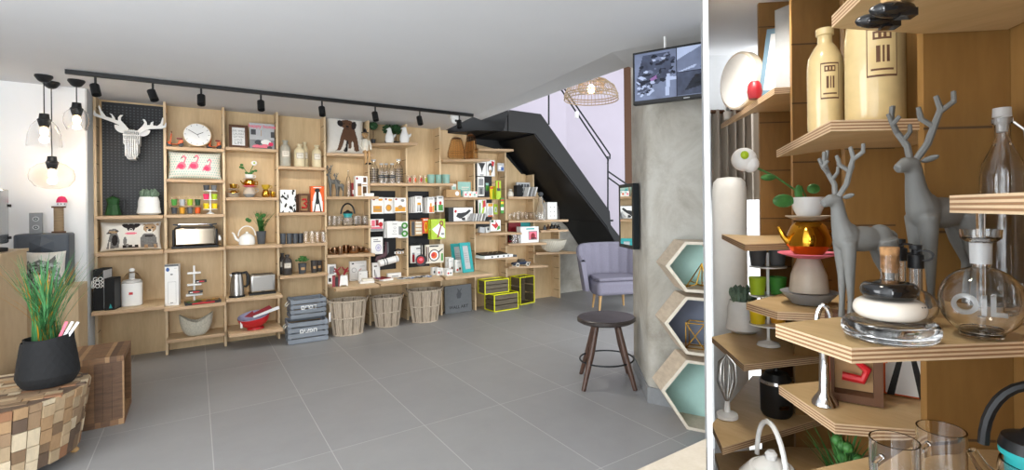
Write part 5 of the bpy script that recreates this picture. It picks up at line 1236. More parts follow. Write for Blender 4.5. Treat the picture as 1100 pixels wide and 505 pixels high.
for k, (px, pt, wp) in enumerate(((541.5+6, 229.8, 3.6), (552, 228.6, 4), (553.6+3, 227.5, 4.4), (561, 228, 4.4), (565.6, 228.4, 4.4), (570.4, 228.6, 4.6), (575, 228.8, 4))):
    loc, w, h = span(px-wp/2, px+wp/2, pt, 6.48+(.08 if k % 2 else 0), z); r = w/2
    o = MB().lathe([(0, 0), (r*.7, 0), (r*.75, .006), (r, h), (r*.93, h), (r*.7, .012), (0, .012)], 18).build('wine_tumbler', 'glass', None, loc)
    tag(o, 'clear stemless glass on the long right shelf, %s from the left' % ['first', 'second', 'third', 'fourth', 'fifth', 'sixth', 'seventh'][k], 'glass', 'glasses on the long right shelf')
loc, w, h = span(576.5, 585.5, 206.5, 6.28, z); r = w/2
t = thing('decanter', 'clear glass decanter with a round dark stopper', 'decanter', loc)
MB().lathe([(0, 0), (r*.95, 0), (r, h*.3), (r*.6, h*.62), (r*.4, h*.82), (r*.5, h*.84), (r*.4, h*.84), (r*.3, h*.8), (r*.5, h*.6), (r*.9, h*.3), (r*.88, .008), (0, .008)], 22).build('bottle', 'glass', t)
MB().ell((0, 0, h*.92), (r*.55, r*.55, h*.09), 0, 14, 8).build('stopper', 'darkgrey', t)
pack('drawer_box', 'tall white box with rows of little dark dots', 'box', 586.3, 596.5, 217.5, z, 6.4, .1, ['white', 'black'], [('e', .3+.4*(k % 2), .2+.25*(k//2), .035, .025, 1) for k in range(6)])
loc, w, h = span(597.3, 601, 222, 6.42, z); r = w/2
tag(MB().lathe([(0, 0), (r, 0), (r, h*.6), (r*.5, h*.8), (r*.5, h), (0, h)], 16).build('dark_bottle', 'dark_bottle', None, loc), 'small dark bottle right of the dotted white box', 'bottle')
z = SZ['11a']
for k, (px, pt, mk, wp) in enumerate(((585.2, 242, 'darkgrey', 3), (589, 241, 'brown', 3.2), (592.8, 240.6, 'black', 3.4), (596.6, 240.6, 'dark_bottle', 3.4), (600, 241.5, 'black', 3))):
    loc, w, h = span(px-wp/2, px+wp/2, pt, 6.42+.05*(k % 2), z); r = w/2
    tag(MB().lathe([(0, 0), (r, 0), (r, h*.55), (r*.45, h*.7), (r*.45, h), (0, h)], 12).build('oil_bottle', mk, None, loc), 'small dark bottle in the row under the long right shelf, %s from the left' % ['first', 'second', 'third', 'fourth', 'fifth'][k], 'bottle', 'small dark bottles')
loc = P(594, 6.33, z)
tag(MB().box((0, 0, .008), (.16, .06, .016)).build('sample_tray', 'tan', None, loc), 'narrow wooden tray in front of the small dark bottles', 'tray')
z = SZ['10c']
pack('dark_red_case', 'dark red leaning folder behind the window box', 'folder', 546.2, 559, 239.2, z, 6.7, .03, ['darkred', 'black'], [('r', .0, .1, .4, .5, 1)], tilt=0)
pack('teal_book', 'teal bound book behind the window box', 'book', 558.8, 569, 239, z, 6.72, .04, ['teal', 'blue'], [('r', .1, .1, .9, .2, 1)])
loc, w, h = span(560, 579.2, 243.5, 6.46, z)
t = thing('window_box', 'white box with a clear window showing a red and black gadget', 'box', loc)
m = MB(); m.box((0, .0, h/2), (w, .12, h)); decals(m, [('r', .42, .16, .92, .72, 1), ('r', .46, .2, .88, .68, 2), ('r', .3, .82, .75, .9, 3), ('e', .67, .4, .12, .2, 4), ('r', .55, .22, .85, .3, 5)], w, h, -.06); m.build('carton', ['white', 'grey', 'pink', 'teal', 'darkred', 'black'], t, bevel=.002)
for k, px in enumerate((549.8, 552.4, 555, 557.6)):
    loc, w, h = span(px-1.4, px+1.4, 251.2, 6.42, z); r = w/2
    tag(MB().lathe([(0, 0), (r, 0), (r, h), (r*.9, h), (r*.88, .005), (0, .005)], 14).build('tall_glass', 'glass', None, loc), 'slim clear glass left of the window box, %s of four' % ['first', 'second', 'third', 'fourth'][k], 'glass', 'slim glasses by the window box')
z = SZ['10d']
loc, w, h = span(540.5+6, 561.5, 273.5, 6.4, z); w = wX(572.5, 6.4, z)-wX(547.5, 6.4, z); h = .105
loc = P(559.5, 6.4, z)
t = thing('model_car', 'dark blue vintage model car with cream wheels', 'toy car', loc, radians(3))
L_ = .30
m = MB(); m.prism([(-L_*.5, .03), (-L_*.5, .055), (-L_*.44, .066), (-L_*.12, .072), (-.03, .07), (.06, .07), (L_*.42, .06), (L_*.5, .045), (L_*.5, .028)], -.05, .05, 'y'); m.build('body', 'navy' if 'navy' in M else 'blue', t, bevel=.01, seg=3)
M_navy = mat('navy', (40, 52, 74), .3, coat=.4); t.children[0].data.materials[0] = M['navy']
MB().prism([(-.05, .07), (-.03, .108), (.045, .108), (.075, .07)], -.042, .042, 'y').build('windscreen', 'smoke_glass', t, bevel=.004)
for x in (-.095, .09):
    for s in (-1, 1):
        m = MB(); m.prism([(x+.03*cos(2*pi*k/18), .03+.03*sin(2*pi*k/18)) for k in range(18)], s*.05-.01, s*.05+.01, 'y', 0); m.prism([(x+.018*cos(2*pi*k/14), .03+.018*sin(2*pi*k/14)) for k in range(14)], s*.05-.0115, s*.05+.0115, 'y', 1)
        m.build('wheel', ['offwhite', 'black'], t)
for s in (-1, 1): MB().ell((L_*.49, s*.035, .052), .011, 0, 10, 6).build('headlamp', 'lightgrey', t)
z = SZ['11b']
loc, w, h = span(580, 604.5, 258, 6.38, z); r = w/2*.97
mat('wire_bowl', (206, 200, 184), .5)
m = MB()
m.lathe([(r*.45, .004), (r*.8, h*.35), (r, h), (r*.98, h), (r*.78, h*.36), (r*.42, .01)], 40); m.lathe([(0, .002), (r*.45, .002), (r*.45, .008), (0, .008)], 40)
t = thing('mesh_bowl', 'wide pale openwork bowl on the lowest right shelf', 'bowl', loc)
m.build('bowl', 'wire_bowl', t)
m = MB()
for k in range(36):
    a = 2*pi*k/36; m.tube([(r*.46*cos(a), r*.46*sin(a), .006), (r*.81*cos(a+.25), r*.81*sin(a+.25), h*.35), (r*1.005*cos(a+.5), r*1.005*sin(a+.5), h)], .0035, 4)
m.build('lattice', 'offwhite', t)
# yellow edged wooden crates
wood('old_wood', (74, 66, 52), (112, 100, 78), 5, (1, 8, 8))
mat('neon', (236, 236, 20), .5, var=.02)
def neon_crate(c, w, d, h, rz, label, z=0, open_front=False):
    t = thing('edged_crate', label, 'crate', (c[0], c[1], z), rz, 'yellow edged crates')
    m = MB(); b = .012
    for sx in (-1, 1):
        for sy in (-1, 1): m.box((sx*(w/2-b/2), sy*(d/2-b/2), h/2), (b, b, h))
        for zz in (b/2, h-b/2):
            m.box((sx*(w/2-b/2), 0, zz), (b, d-2*b, b)); m.box((0, sx*(d/2-b/2), zz), (w-2*b, b, b))
    m.build('yellow_frame', 'neon', t)
    n = 3; sh_ = (h-2*b)/n
    for k in range(n):
        zz = b+sh_*(k+.5)
        for s in (-1, 1):
            if not (open_front and s < 0): MB().box((0, s*(d/2-.012), zz), (w-2*b, .01, sh_*.84)).build('slat', 'old_wood', t)
            MB().box((s*(w/2-.012), 0, zz), (.01, d-2*b-.01, sh_*.84)).build('slat', 'old_wood', t)
    if open_front:
        for k in range(4): MB().box((-(w/2)+b+(w-2*b)*(k+.5)/4, d/2-.024, h/2), ((w-2*b)/4*.86, .01, h-2*b)).build('slat', 'old_wood', t)
    MB().box((0, 0, .006), (w-2*b, d-2*b, .01)).build('bottom', 'old_wood', t)
    return t
c0, c1 = onz(530.3, 335.3), onz(556.5, 331.2)
c0.z = c1.z = 0; ang = atan2(c1.y-c0.y, c1.x-c0.x); hl = .25
neon_crate(inward(c0, c1, .29), (c1-c0).length, .29, hl, ang, 'yellow edged wooden crate lying at the bottom front of the pile')
zz = hl+.002; xa, xb = wX(519.5, 6.38, zz), wX(545.8, 6.38, zz)
neon_crate(((xa+xb)/2+.02, 6.38+.11), xb-xa, .22, ony(532, 300.5, 6.38).z-zz, 0, 'yellow edged wooden crate stacked on the lower one', zz)
d0, d1 = onz(558.6, 328), onz(574.8, 324.8); d0.z = d1.z = 0
neon_crate(inward(d0, d1, .24), (d1-d0).length*.96, .24, ony(566, 297.5, 6.5).z, atan2(d1.y-d0.y, d1.x-d0.x), 'yellow edged wooden crate standing upright with its open side in front', 0, True)

# ================================================================ staircase
YN, YFAR = 5.9, 6.96
mat('stair_black', (17, 18, 21), .5, var=.1, scale=3)
st = thing('staircase', 'black steel staircase descending behind the shelving towards the armchair', 'staircase', (0, 0, 0))
def sp(px, py, Y=YN): p = ony(px, py, Y); return (p.x, p.z)
outer = [sp(547, 118), sp(581, 122.5), sp(655, 227), sp(656, 250), sp(672, 264)]
X0, zTop = outer[0]; 
slope_ = (outer[2][1]-outer[1][1])/(outer[2][0]-outer[1][0])
i0, i1 = sp(541, 140.5), sp(575, 143.5); i2 = sp(652, 243)
end = (outer[2][0]+outer[2][1]/-slope_*.72, .0)
fl_x = outer[4][0]+ (outer[4][1])/abs(slope_)
band = [outer[0], outer[1], outer[2], (outer[2][0]+.02, outer[2][1]-.22), (fl_x+.1, 0), (fl_x-.3, 0), (i2[0]+.05, i2[1]-.1), i2, i1, (i0[0]+.0, i0[1])]
MB().prism(band, YN, YN+.012, 'y').build('stringer', 'stair_black', st)
bf = [(x, z) for x, z in band]
MB().prism(bf, YFAR-.012, YFAR, 'y').build('stringer', 'stair_black', st)
# landing slab and its left edge running back
land = [(X0-.02, YN+.013), (outer[1][0], YN+.013), (outer[1][0], YFAR-.013), (X0-.02, YFAR-.013)]
MB().prism(land, i0[1]+.02, zTop-.03, 'z').build('landing', 'stair_black', st)
tip = onz(488, 133.5, zTop-.1)
lz0, lz1 = i0[1], zTop
MB().loft([(X0-.03, YN, lz0), (X0-.03, YN, lz1), (3.0, 6.82, lz1-.0), (3.0, 6.82, lz0+.1)], [(X0-.015, YN, lz0), (X0-.015, YN, lz1), (3.015, 6.82, lz1), (3.015, 6.82, lz0+.1)]).build('landing_edge', 'stair_black', st)
MB().prism([(X0-.03, YN+.013), (X0-.03, YFAR), (3.0, 6.82), ], lz0+.05, lz0+.09, 'z').build('landing', 'stair_black', st)
# soffit plate and treads
sx0, sz0 = i1; dxs = fl_x-.3-sx0
m = MB(); so = [(i1[0], i1[1]), (i2[0], i2[1]), (fl_x-.3, 0.0), (fl_x-.32, 0), (i2[0]-.02, i2[1]-.012), (i1[0]-.01, i1[1]-.016)]
m.prism(so, YN+.012, YFAR-.012, 'y'); m.build('soffit', 'stair_black', st)
x1_, z1_ = outer[1]; n_st = int((z1_-.05)/.18)
for k in range(1, n_st):
    zz = z1_-.13-.18*k; xx = x1_+(.18*k)/abs(slope_)-.06
    if zz < 1.2: break
    MB().box((xx, (YN+YFAR)/2, zz), (.26, YFAR-YN-.03, .03)).build('tread', 'stair_black', st)
cp = [(3.02, 2.82), (i1[0], i1[1]+.06), (i2[0], i2[1]+.06), (fl_x-.3, .05), (fl_x-.3, 0), (i2[0], i2[1]-.03), (4.9, 1.45), (4.6, 1.5), (3.02, 1.9)]
MB().prism(cp, 6.95, 6.958, 'y').build('closing_panel', 'stair_black', st)
# railing
mat('rail_black', (22, 28, 32), .4)
rl = thing('stair_railing', 'thin black steel handrail and posts along the stairs', 'railing', (0, 0, 0))
YR_ = YN+.04
def rp(px, py, Y=YR_): return ony(px, py, Y)
MB().tube([rp(589.5, 134), rp(589.5, 96)], .014, 6).build('post', 'rail_black', rl)
MB().tube([rp(653, 226), rp(653, 168)], .014, 6).build('post', 'rail_black', rl)
MB().tube([rp(600, 92), rp(653.5, 172), rp(652.6, 176)], .014, 6).build('handrail', 'rail_black', rl)
MB().tube([rp(604, 92), rp(655.2, 166), rp(655, 171)], .014, 6).build('handrail', 'rail_black', rl)
MB().tube([rp(653, 184), rp(677, 200.5)], .014, 6).build('handrail', 'rail_black', rl)
MB().tube([rp(653, 190.5), rp(677, 208)], .014, 6).build('handrail', 'rail_black', rl)
o = MB().box((0, 0, 0), (.05, .03, .1)).build('sensor_box', 'white', rl, rp(619.5, 123))
# ================================================================ rattan pendant in the stairwell
pc = onD(635, 98, 6.3); pr_ = 29*6.3/FP
mat('rattan', (158, 140, 116), .7, var=.15)
t = thing('rattan_pendant', 'rattan dome pendant lamp hanging in the stairwell', 'pendant lamp', pc)
m = MB(); hd_ = pr_*.8
for k in range(44):
    a = 2*pi*k/44
    m.tube([(pr_*cos(a)*s_, pr_*sin(a)*s_, -hd_*.42+hd_*c_) for s_, c_ in [(1, 0), (.985, .25), (.86, .6), (.6, .85), (.28, .97)]], .0045, 4)
for s_, c_ in [(1, 0), (.995, .14), (.985, .25), (.86, .6), (.6, .85), (.28, .97)]:
    m.tube([(pr_*s_*cos(2*pi*k/44), pr_*s_*sin(2*pi*k/44), -hd_*.42+hd_*c_) for k in range(44)], .007, 4, closed=True)
m.build('outer_shade', 'rattan', t)
m = MB()
for k in range(30):
    a = 2*pi*k/30
    m.tube([(pr_*.5*cos(a)*s_, pr_*.5*sin(a)*s_, hd_*.05+hd_*.5*c_) for s_, c_ in [(.8, -.3), (1, .1), (.86, .6), (.5, .9)]], .0045, 4)
m.build('inner_shade', 'rattan', t)
mat('bulb', (255, 220, 160), .3, emit=14, emrgb=(255, 206, 140), var=0)
MB().ell((0, 0, .02), (.045, .045, .06), 0, 14, 8).build('bulb', 'bulb', t)
MB().tube([(0, 0, .08), (0, 0, 5.2-pc.z)], .005, 6).build('cord', 'black', t)
# ================================================================ ceiling fittings
mat('track_black', (18, 19, 20), .5)
ta, tb = onz(70, 77, ZC-.02), onz(508, 124, ZC-.02)
tk = thing('track_light', 'long black ceiling track of spotlights in front of the shelves', 'track light', (0, 0, 0))
dv = (tb-ta); dl = dv.length; rzt = atan2(dv.y, dv.x)
o = MB().box((0, 0, 0), (dl, .036, .034)).build('rail', 'track_black', tk, (ta+tb)/2, rzt)
SPOTS = []
for k, (px, py, tl) in enumerate(((103, 92, .35), (164, 98, .5), (216, 103.5, 0), (280, 109, 0), (346, 115, .0), (403, 120.5, .05), (451, 126, .05), (493.5, 130, -.2))):
    f_ = None
    best = min(range(400), key=lambda i: abs((lambda p: (PX0+FP*((p-CAM).dot(R2))/((p-CAM).dot(F))))(ta+dv*(i/399))-px))
    p = ta+dv*(best/399); q = Vector((p.x, p.y, ZC-.04)); SPOTS.append(q)
    hd = MB(); r_ = .031
    hd.lathe([(0, .048), (r_, .048), (r_, -.048), (r_*.8, -.048), (r_*.78, -.03), (0, -.03)], 18)
    h_ = hd.build('spot_head', 'track_black', tk, q+Vector((0, 0, -.105)))
    h_.rotation_euler = (-.42, -tl*.6, 0)
    MB().tube([q, q+Vector((0, 0, -.065))], .008, 6).build('stem', 'track_black', tk)
t = thing('ceiling_camera', 'small white dome security camera under the ceiling beside the track', 'camera', onD(488, 129, 6.1))
MB().lathe([(.05, ZC-t.location.z-.001), (.055, .02), (.05, 0), (0, 0)], 18).build('base', 'white', t)
MB().ell((0, -.01, -.01), .045, 0, 16, 10).build('housing', 'white', t)
MB().ell((0, -.045, -.018), (.018, .012, .018), 0, 12, 8).build('lens', 'black', t)
c = onz(391.5, 46.5, ZC)
t = thing('ceiling_speaker', 'round white speaker grille flush in the ceiling', 'speaker', c)
MB().lathe([(0, -.004), (.094, -.004), (.1, -.001)], 36).build('grille', 'lightgrey', t); MB().lathe([(.094, -.0045), (.112, -.006), (.116, -.0005)], 36).build('rim', 'white', t)
c = onz(501, 90, ZC)
t = thing('recessed_downlight', 'round glowing recessed downlight in the ceiling', 'downlight', c)
mat('lamp_glow', (255, 244, 224), .3, emit=6, var=0)
MB().lathe([(0, -.003), (.07, -.003), (.075, -.001)], 28).build('lens', 'lamp_glow', t); MB().lathe([(.07, -.004), (.092, -.005), (.095, -.0005)], 28).build('trim_ring', 'white', t)
DOWN = c.copy()
# glass pendants on the left
PEND = []
def pendant(px, pyc, glass, r, prof, label, sock):
    c = onz(px, pyc, ZC); t = thing('glass_pendant', label, 'pendant lamp', c, 0, 'glass pendants')
    D = (c-CAM).dot(F); z0 = ZD(px, glass[0], D)-ZC; z1 = ZD(px, glass[1], D)-ZC
    MB().lathe([(.055, 0), (.058, -.02), (.035, -.055), (.02, -.065), (0, -.065)], 20).build('canopy', 'black', t)
    MB().tube([(0, 0, -.06), (0, 0, z0+.04)], .004, 6).build('cord', 'black', t)
    MB().lathe([(0, z0+.055), (.03, z0+.05), (.034, z0+.01), (.045, z0), (.03, z0-.06), (0, z0-.06)], 18).build('socket', 'black', t)
    h = z0-z1
    pr = [(q*r, z1+k*h) for q, k in prof]; inn = [(max(q-.004, .001), k) for q, k in reversed(pr)]
    MB().lathe(pr+inn, 32).build('glass_shade', 'glass_clear', t)
    MB().ell((0, 0, z0-.1), (.026, .026, .04), 0, 14, 10).build('bulb', 'bulb', t)
    PEND.append(c+Vector((0, 0, z0-.1)))
mat('glass_clear', (252, 252, 252), .03, trans=1, ior=1.18, var=0)
bell = [(1, 0), (1.0, .1), (.94, .45), (.76, .75), (.5, .93), (.25, 1)]
glob = [(.3, 0), (.72, .09), (.97, .33), (1, .5), (.92, .72), (.6, .92), (.25, 1)]
pendant(47, 81, (129.5, 158), .108, bell, 'clear glass bell pendant lamp, leftmost at middle height', 0)
pendant(55, 88, (175, 203.5), .15, glob, 'clear glass globe pendant lamp, widest and lowest of the three', 0)
pendant(82, 86, (117.5, 140), .088, glob[1:] if False else [(.75, 0), (.98, .3), (1, .5), (.9, .75), (.55, .95), (.3, 1)], 'clear glass pendant lamp, smallest and highest, nearest the trophy', 0)
# ================================================================ things at the left
# plywood counter with a black machine on it
ctz = 1.235; far = onz(33, 266.5, ctz)
ct = thing('plywood_counter', 'tall plywood counter front at the left edge of the room', 'counter', (far.x-.32, far.y-.34, 0))
MB().box((0, 0, ctz/2-.011), (.6, .66, ctz-.022)).build('body', 'ply', ct); MB().box((0, 0, ctz-.011), (.62, .68, .0215)).build('top', 'ply', ct)
bm_ = onz(15.5, 268, ctz+.0)
t = thing('black_machine', 'tall black appliance standing on the plywood counter', 'appliance', Vector((bm_.x-.22, bm_.y-.27, ctz)))
hb_ = ZD(15, 206, (bm_-CAM).dot(F))-ctz
MB().box((0, 0, .03+hb_/2), (.4, .5, hb_-.03)).build('housing', 'black_gloss', t, bevel=.015, seg=3)
MB().lathe([(0, 0), (.24, 0), (.24, .022), (0, .026)], 30).build('base', 'black_matte', t)
for q in (.2, .75): MB().box((.202, .25, hb_*q), (.008, .05, .02)).build('clip', 'black_matte', t)
# low plywood cabinet with the patterned box, cushion and ornaments
cbz = .865; cr = onz(92.3, 303, cbz)
cb = thing('plywood_cabinet', 'low plywood cabinet against the white wall behind the grass plant', 'cabinet', Vector((cr.x-.42, 6.06, 0)))
MB().box((0, 0, cbz/2), (.84, .44, cbz)).build('body', 'ply', cb, bevel=.003)
MB().box((.1, -.2215, cbz/2), (.006, .002, cbz-.05)).build('door_gap', 'kerf', cb)
za = 6.1
xa, xb = wX(19, za, 1.2), wX(77.5, za, 1.2); zt_ = ony(48, 251.5, za-.14).z
mat('slate', (82, 88, 96), .5, var=.05)
t = thing('hexagon_box', 'dark grey storage box with a raised hexagon pattern', 'box', Vector(((xa+xb)/2, za, cbz)))
wbx, hbx = xb-xa, zt_-cbz
MB().box((0, 0, hbx/2), (wbx, .28, hbx)).build('body', 'slate', t, bevel=.02, seg=3)
m = MB(); R6 = hbx*.19
for a in range(-2, 3):
    for b_ in range(0, 3):
        cx = a*R6*1.74+(R6*.87 if b_ % 2 else 0); czz = hbx*.2+b_*R6*1.5
        if abs(cx)+R6*.86 > wbx/2 or czz+R6 > hbx*.98: continue
        ring = [(cx+R6*.98*cos(pi/6+pi/3*k), czz+R6*.98*sin(pi/6+pi/3*k)) for k in range(6)]
        vs = [(x, -.1405, z_) for x, z_ in ring]+[(cx, -.19, czz)]
        m.add(vs, [(k, (k+1) % 6, 6) for k in range(6)])
m.build('hexagon_facets', 'slate', t, flat=True)
ztop = zt_
kx0, kx1 = wX(32, za, ztop), wX(46, za, ztop); kh = ony(39, 229, za).z-ztop
t = thing('dial_ornament', 'grey radio shaped ornament with two round dials', 'ornament', Vector(((kx0+kx1)/2, za, ztop)), radians(8))
MB().box((0, 0, kh/2), ((kx1-kx0), .12, kh)).build('body', 'grey', t, bevel=.004)
for q in (.3, .7):
    m = MB(); rr_ = (kx1-kx0)*.27
    for r0, y0, mk in ((rr_, -.066, 0), (rr_*.62, -.069, 1), (rr_*.3, -.072, 0)): m.prism([(r0*cos(2*pi*k/20), kh*q+r0*sin(2*pi*k/20)) for k in range(20)], y0, -.06, 'y', mk)
    m.build('dial', ['lightgrey', 'darkgrey'], t)
MB().box((0, -.0615, kh*.5), ((kx1-kx0)*.94, .003, kh*.96)).build('front_plate', 'grey', t)
sx0_, sx1_ = wX(53, za, ztop), wX(73.5, za, ztop); ch = ony(63, 222, za).z-ztop; rs = (sx1_-sx0_)/2/1.3
mat('twine', (150, 128, 100), .9, var=.25, scale=8, stretch=(1, 1, 40))
t = thing('twine_spool', 'large wooden spool wound with brown twine', 'spool', Vector(((sx0_+sx1_)/2, za, ztop)))
for q in (0, ch-.014): MB().lathe([(0, q), (rs, q), (rs, q+.014), (0, q+.014)], 28).build('flange', 'brown', t)
MB().lathe([(0, .0145), (rs*.7, .0145), (rs*.7, ch-.0145), (0, ch-.0145)], 28).build('twine', 'twine', t)
sp_top = Vector(((sx0_+sx1_)/2, za, ztop+ch))
mw = (wX(74, za, ztop)-wX(58.5, za, ztop))/1.25; mh = ony(65, 211, za).z-ztop-ch
t = thing('mushroom_lamp', 'small red capped white mushroom ornament on the twine spool', 'ornament', sp_top+Vector((.02, 0, 0)))
MB().lathe([(0, 0), (mw*.42, 0), (mw*.4, mh*.4), (0, mh*.4)], 20).build('stalk', 'white', t)
MB().lathe([(0, mh*.4), (mw*.5, mh*.36), (mw*.47, mh*.6), (mw*.3, mh*.9), (0, mh)], 24).build('cap', 'hotpink', t)
for k in range(3): MB().ell((mw*.3*(k-1), -mw*.41, mh*.2), (.005, .004, .007), 0, 8, 6).build('spot', 'grey', t)
cat_ = [('r', 0, 0, 1, 1, 0), ('p', [(.0, .0), (.04, .5), (.1, .78), (.2, .7), (.4, .8), (.6, .72), (.78, .9), (.84, .62), (.97, .2), (1, 0)], 1)]
rr = random.Random(2)
for k in range(150): cat_.append(('e', .1+.8*rr.random(), .05+.65*rr.random(), .012+.02*rr.random(), .02+.05*rr.random(), rr.choice([1, 2, 3, 3]), rr.random()*3))
cat_ += [('e', .3, .5, .055, .035, 3, .2), ('e', .3, .5, .025, .03, 2), ('e', .54, .5, .055, .035, 3, -.2), ('e', .54, .5, .025, .03, 2), ('e', .41, .32, .1, .09, 0), ('p', [(.36, .42), (.46, .42), (.41, .35)], 2), ('r', .4, .26, .42, .36, 2)]
xa2 = wX(36, 5.93, 1.0)
pillow('cat_cushion', 'square white cushion printed with a tabby cat face', 35, 79, 269.5, cbz, 5.92, ['fabric_white', 'fur_grey', 'fur_dark', 'lightgrey'], cat_, 60, 56, thick=.06, rz=radians(-4), lean=.12)
# mosaic drum table
cols = [(160, 132, 102), (192, 166, 132), (134, 108, 82), (216, 198, 168), (106, 86, 70), (178, 144, 106), (184, 160, 128), (156, 112, 80)]
for k, c in enumerate(cols): wood('block%d' % k, tuple(int(v*.9) for v in c), c, 10, (3, 3, 1), .7)
BL = ['block%d' % k for k in range(8)]
TC = Vector((-1.0, 4.25, 0)); tr_, th_ = .455, .455
t = thing('drum_table', 'round drum table clad in a mosaic of reclaimed wood blocks', 'side table', TC)
m = MB(); m.lathe([(0, .075), (tr_*.86, .075), (tr_*.97, th_-.004), (0, th_-.004)], 40, m=4)
rr = random.Random(11)
ncol = 46
for c_ in range(ncol):
    b0, b1 = 2*pi*c_/ncol+.006, 2*pi*(c_+1)/ncol-.006
    z_ = .07
    while z_ < th_-.012:
        zt2 = min(z_+.05+.05*rr.random(), th_-.004)
        if th_-zt2 < .03: zt2 = th_-.004
        q0, q1 = [tr_*(.88+.11*(v-.07)/(th_-.07)) for v in (z_, zt2)]; e = .002+.012*rr.random()
        A = [((q0-.03)*cos(b0), (q0-.03)*sin(b0), z_), ((q0-.03)*cos(b1), (q0-.03)*sin(b1), z_), ((q1-.03)*cos(b1), (q1-.03)*sin(b1), zt2-.003), ((q1-.03)*cos(b0), (q1-.03)*sin(b0), zt2-.003)]
        B = [((q0+e)*cos(b0), (q0+e)*sin(b0), z_), ((q0+e)*cos(b1), (q0+e)*sin(b1), z_), ((q1+e)*cos(b1), (q1+e)*sin(b1), zt2-.003), ((q1+e)*cos(b0), (q1+e)*sin(b0), zt2-.003)]
        m.loft(A, B, rr.randrange(8)); z_ = zt2
m.build('block_cladding', BL, t, flat=True)
m = MB(); y = -tr_
while y < tr_:
    wy = .04+.03*rr.random(); x = -sqrt(max(0, tr_**2-(y+wy/2)**2))
    xe = -x
    while x < xe-.01:
        wx_ = min(.05+.12*rr.random(), xe-x); e = .003*rr.random()
        if all((px_**2+py_**2) < tr_**2*1.04 for px_ in (x, x+wx_) for py_ in (y, min(y+wy, tr_))):
            m.box((x+wx_/2, y+wy/2, th_-.0075+e/2), (wx_-.003, wy-.003, .014+e), rr.randrange(8))
        x += wx_
    y += wy
m.build('mosaic_top', BL, t, flat=True)
for k in range(4):
    a = pi/4+k*pi/2-.62
    MB().tube([(tr_*.7*cos(a), tr_*.7*sin(a), .09), (tr_*.86*cos(a), tr_*.86*sin(a), .0)], [.032, .018], 10).build('leg', 'ply_dark', t)
pb = onz(52, 412.5, th_+.005)
t = thing('grass_planter', 'black faceted pot of tall green grass on the mosaic drum table', 'plant pot', pb)
pr_ = .135; ph = .285
m = MB(); n = 22; rows_ = 9
def potr(q): return pr_*(.84+.22*sin(min(1, q*4)*pi/2)-.27*max(0, q-.22)**1.05)
vs = []; fs = []
for j in range(rows_+1):
    q = j/rows_; r_ = potr(q)
    for k in range(n): a = 2*pi*(k+.5*(j % 2))/n; vs.append((r_*cos(a)*(1.0), r_*sin(a), ph*q+ (.018*cos(a) if j == rows_ else 0)))
for j in range(rows_):
    for k in range(n):
        a, b_ = j*n+k, j*n+(k+1) % n; c_, d_ = a+n, (j+1)*n+(k+1) % n
        if j % 2 == 0: fs += [(a, b_, c_), (b_, d_, c_)]
        else: fs += [(a, d_, c_), (a, b_, d_)]
m.add(vs, fs); m.lathe([(potr(1)*.94, ph-.0), (potr(1)*.9, ph*.85), (0, ph*.85)], n); m.lathe([(0, 0), (potr(0), 0)], n)
m.build('pot', 'black_matte', t, flat=True)
tuft(MB(), 170, .07, .50, .24, .0036, 9).build('grass_blades', 'grass_blade', t, (0, 0, ph*.86))
tuft(MB(), 30, .06, .46, .27, .003, 12).build('dry_stems', 'amber', t, (0, 0, ph*.86))
for k, (x, mk) in enumerate(((.045, 'pink'), (.06, 'white'), (.075, 'white'))):
    o = MB().box((0, 0, .07), (.014, .002, .14)).build('plant_tag', mk, t, (x, -.05, ph*.86)); o.rotation_euler = (.1, .35+.08*k, 0)
# open reclaimed-wood cube stool
wood('strip_a', (112, 82, 56), (146, 108, 74), 6, (1, 9, 9), .55); wood('strip_b', (84, 60, 42), (118, 86, 60), 6, (1, 9, 9), .55); wood('strip_c', (158, 122, 86), (186, 148, 106), 6, (1, 9, 9), .55)
sx, sy, sh = .40, .50, .485
t = thing('cube_stool', 'open cube stool of reclaimed wood strips beside the drum table', 'stool', (-.43-sx/2, 4.66+sy/2, 0))
ST = ['strip_a', 'strip_b', 'strip_c']
def stripwall(name, c, d, along, step):              # a board made of narrow strips
    m = MB(); ax = 'xyz'.index(along); L_ = d[ax]; p = -L_/2
    while p < L_/2-.001:
        w_ = min(step*(.6+.8*rr.random()), L_/2-p); cc = list(c); cc[ax] += p+w_/2; dd = list(d); dd[ax] = w_-.0008
        m.box(cc, dd, rr.randrange(3)); p += w_
    m.build(name, ST, t)
stripwall('top', (0, 0, sh-.02), (sx, sy, .04), 'x', .035)
stripwall('bottom', (0, 0, .02), (sx, sy, .04), 'x', .035)
stripwall('side', (0, -sy/2+.02, sh/2), (sx, .0395, sh-.081), 'x', .04)
stripwall('side', (0, sy/2-.02, sh/2), (sx, .0395, sh-.081), 'x', .04)
MB().box((-sx/2+.012, 0, sh/2), (.02, sy-.081, sh-.081)).build('back', 'strip_b', t)
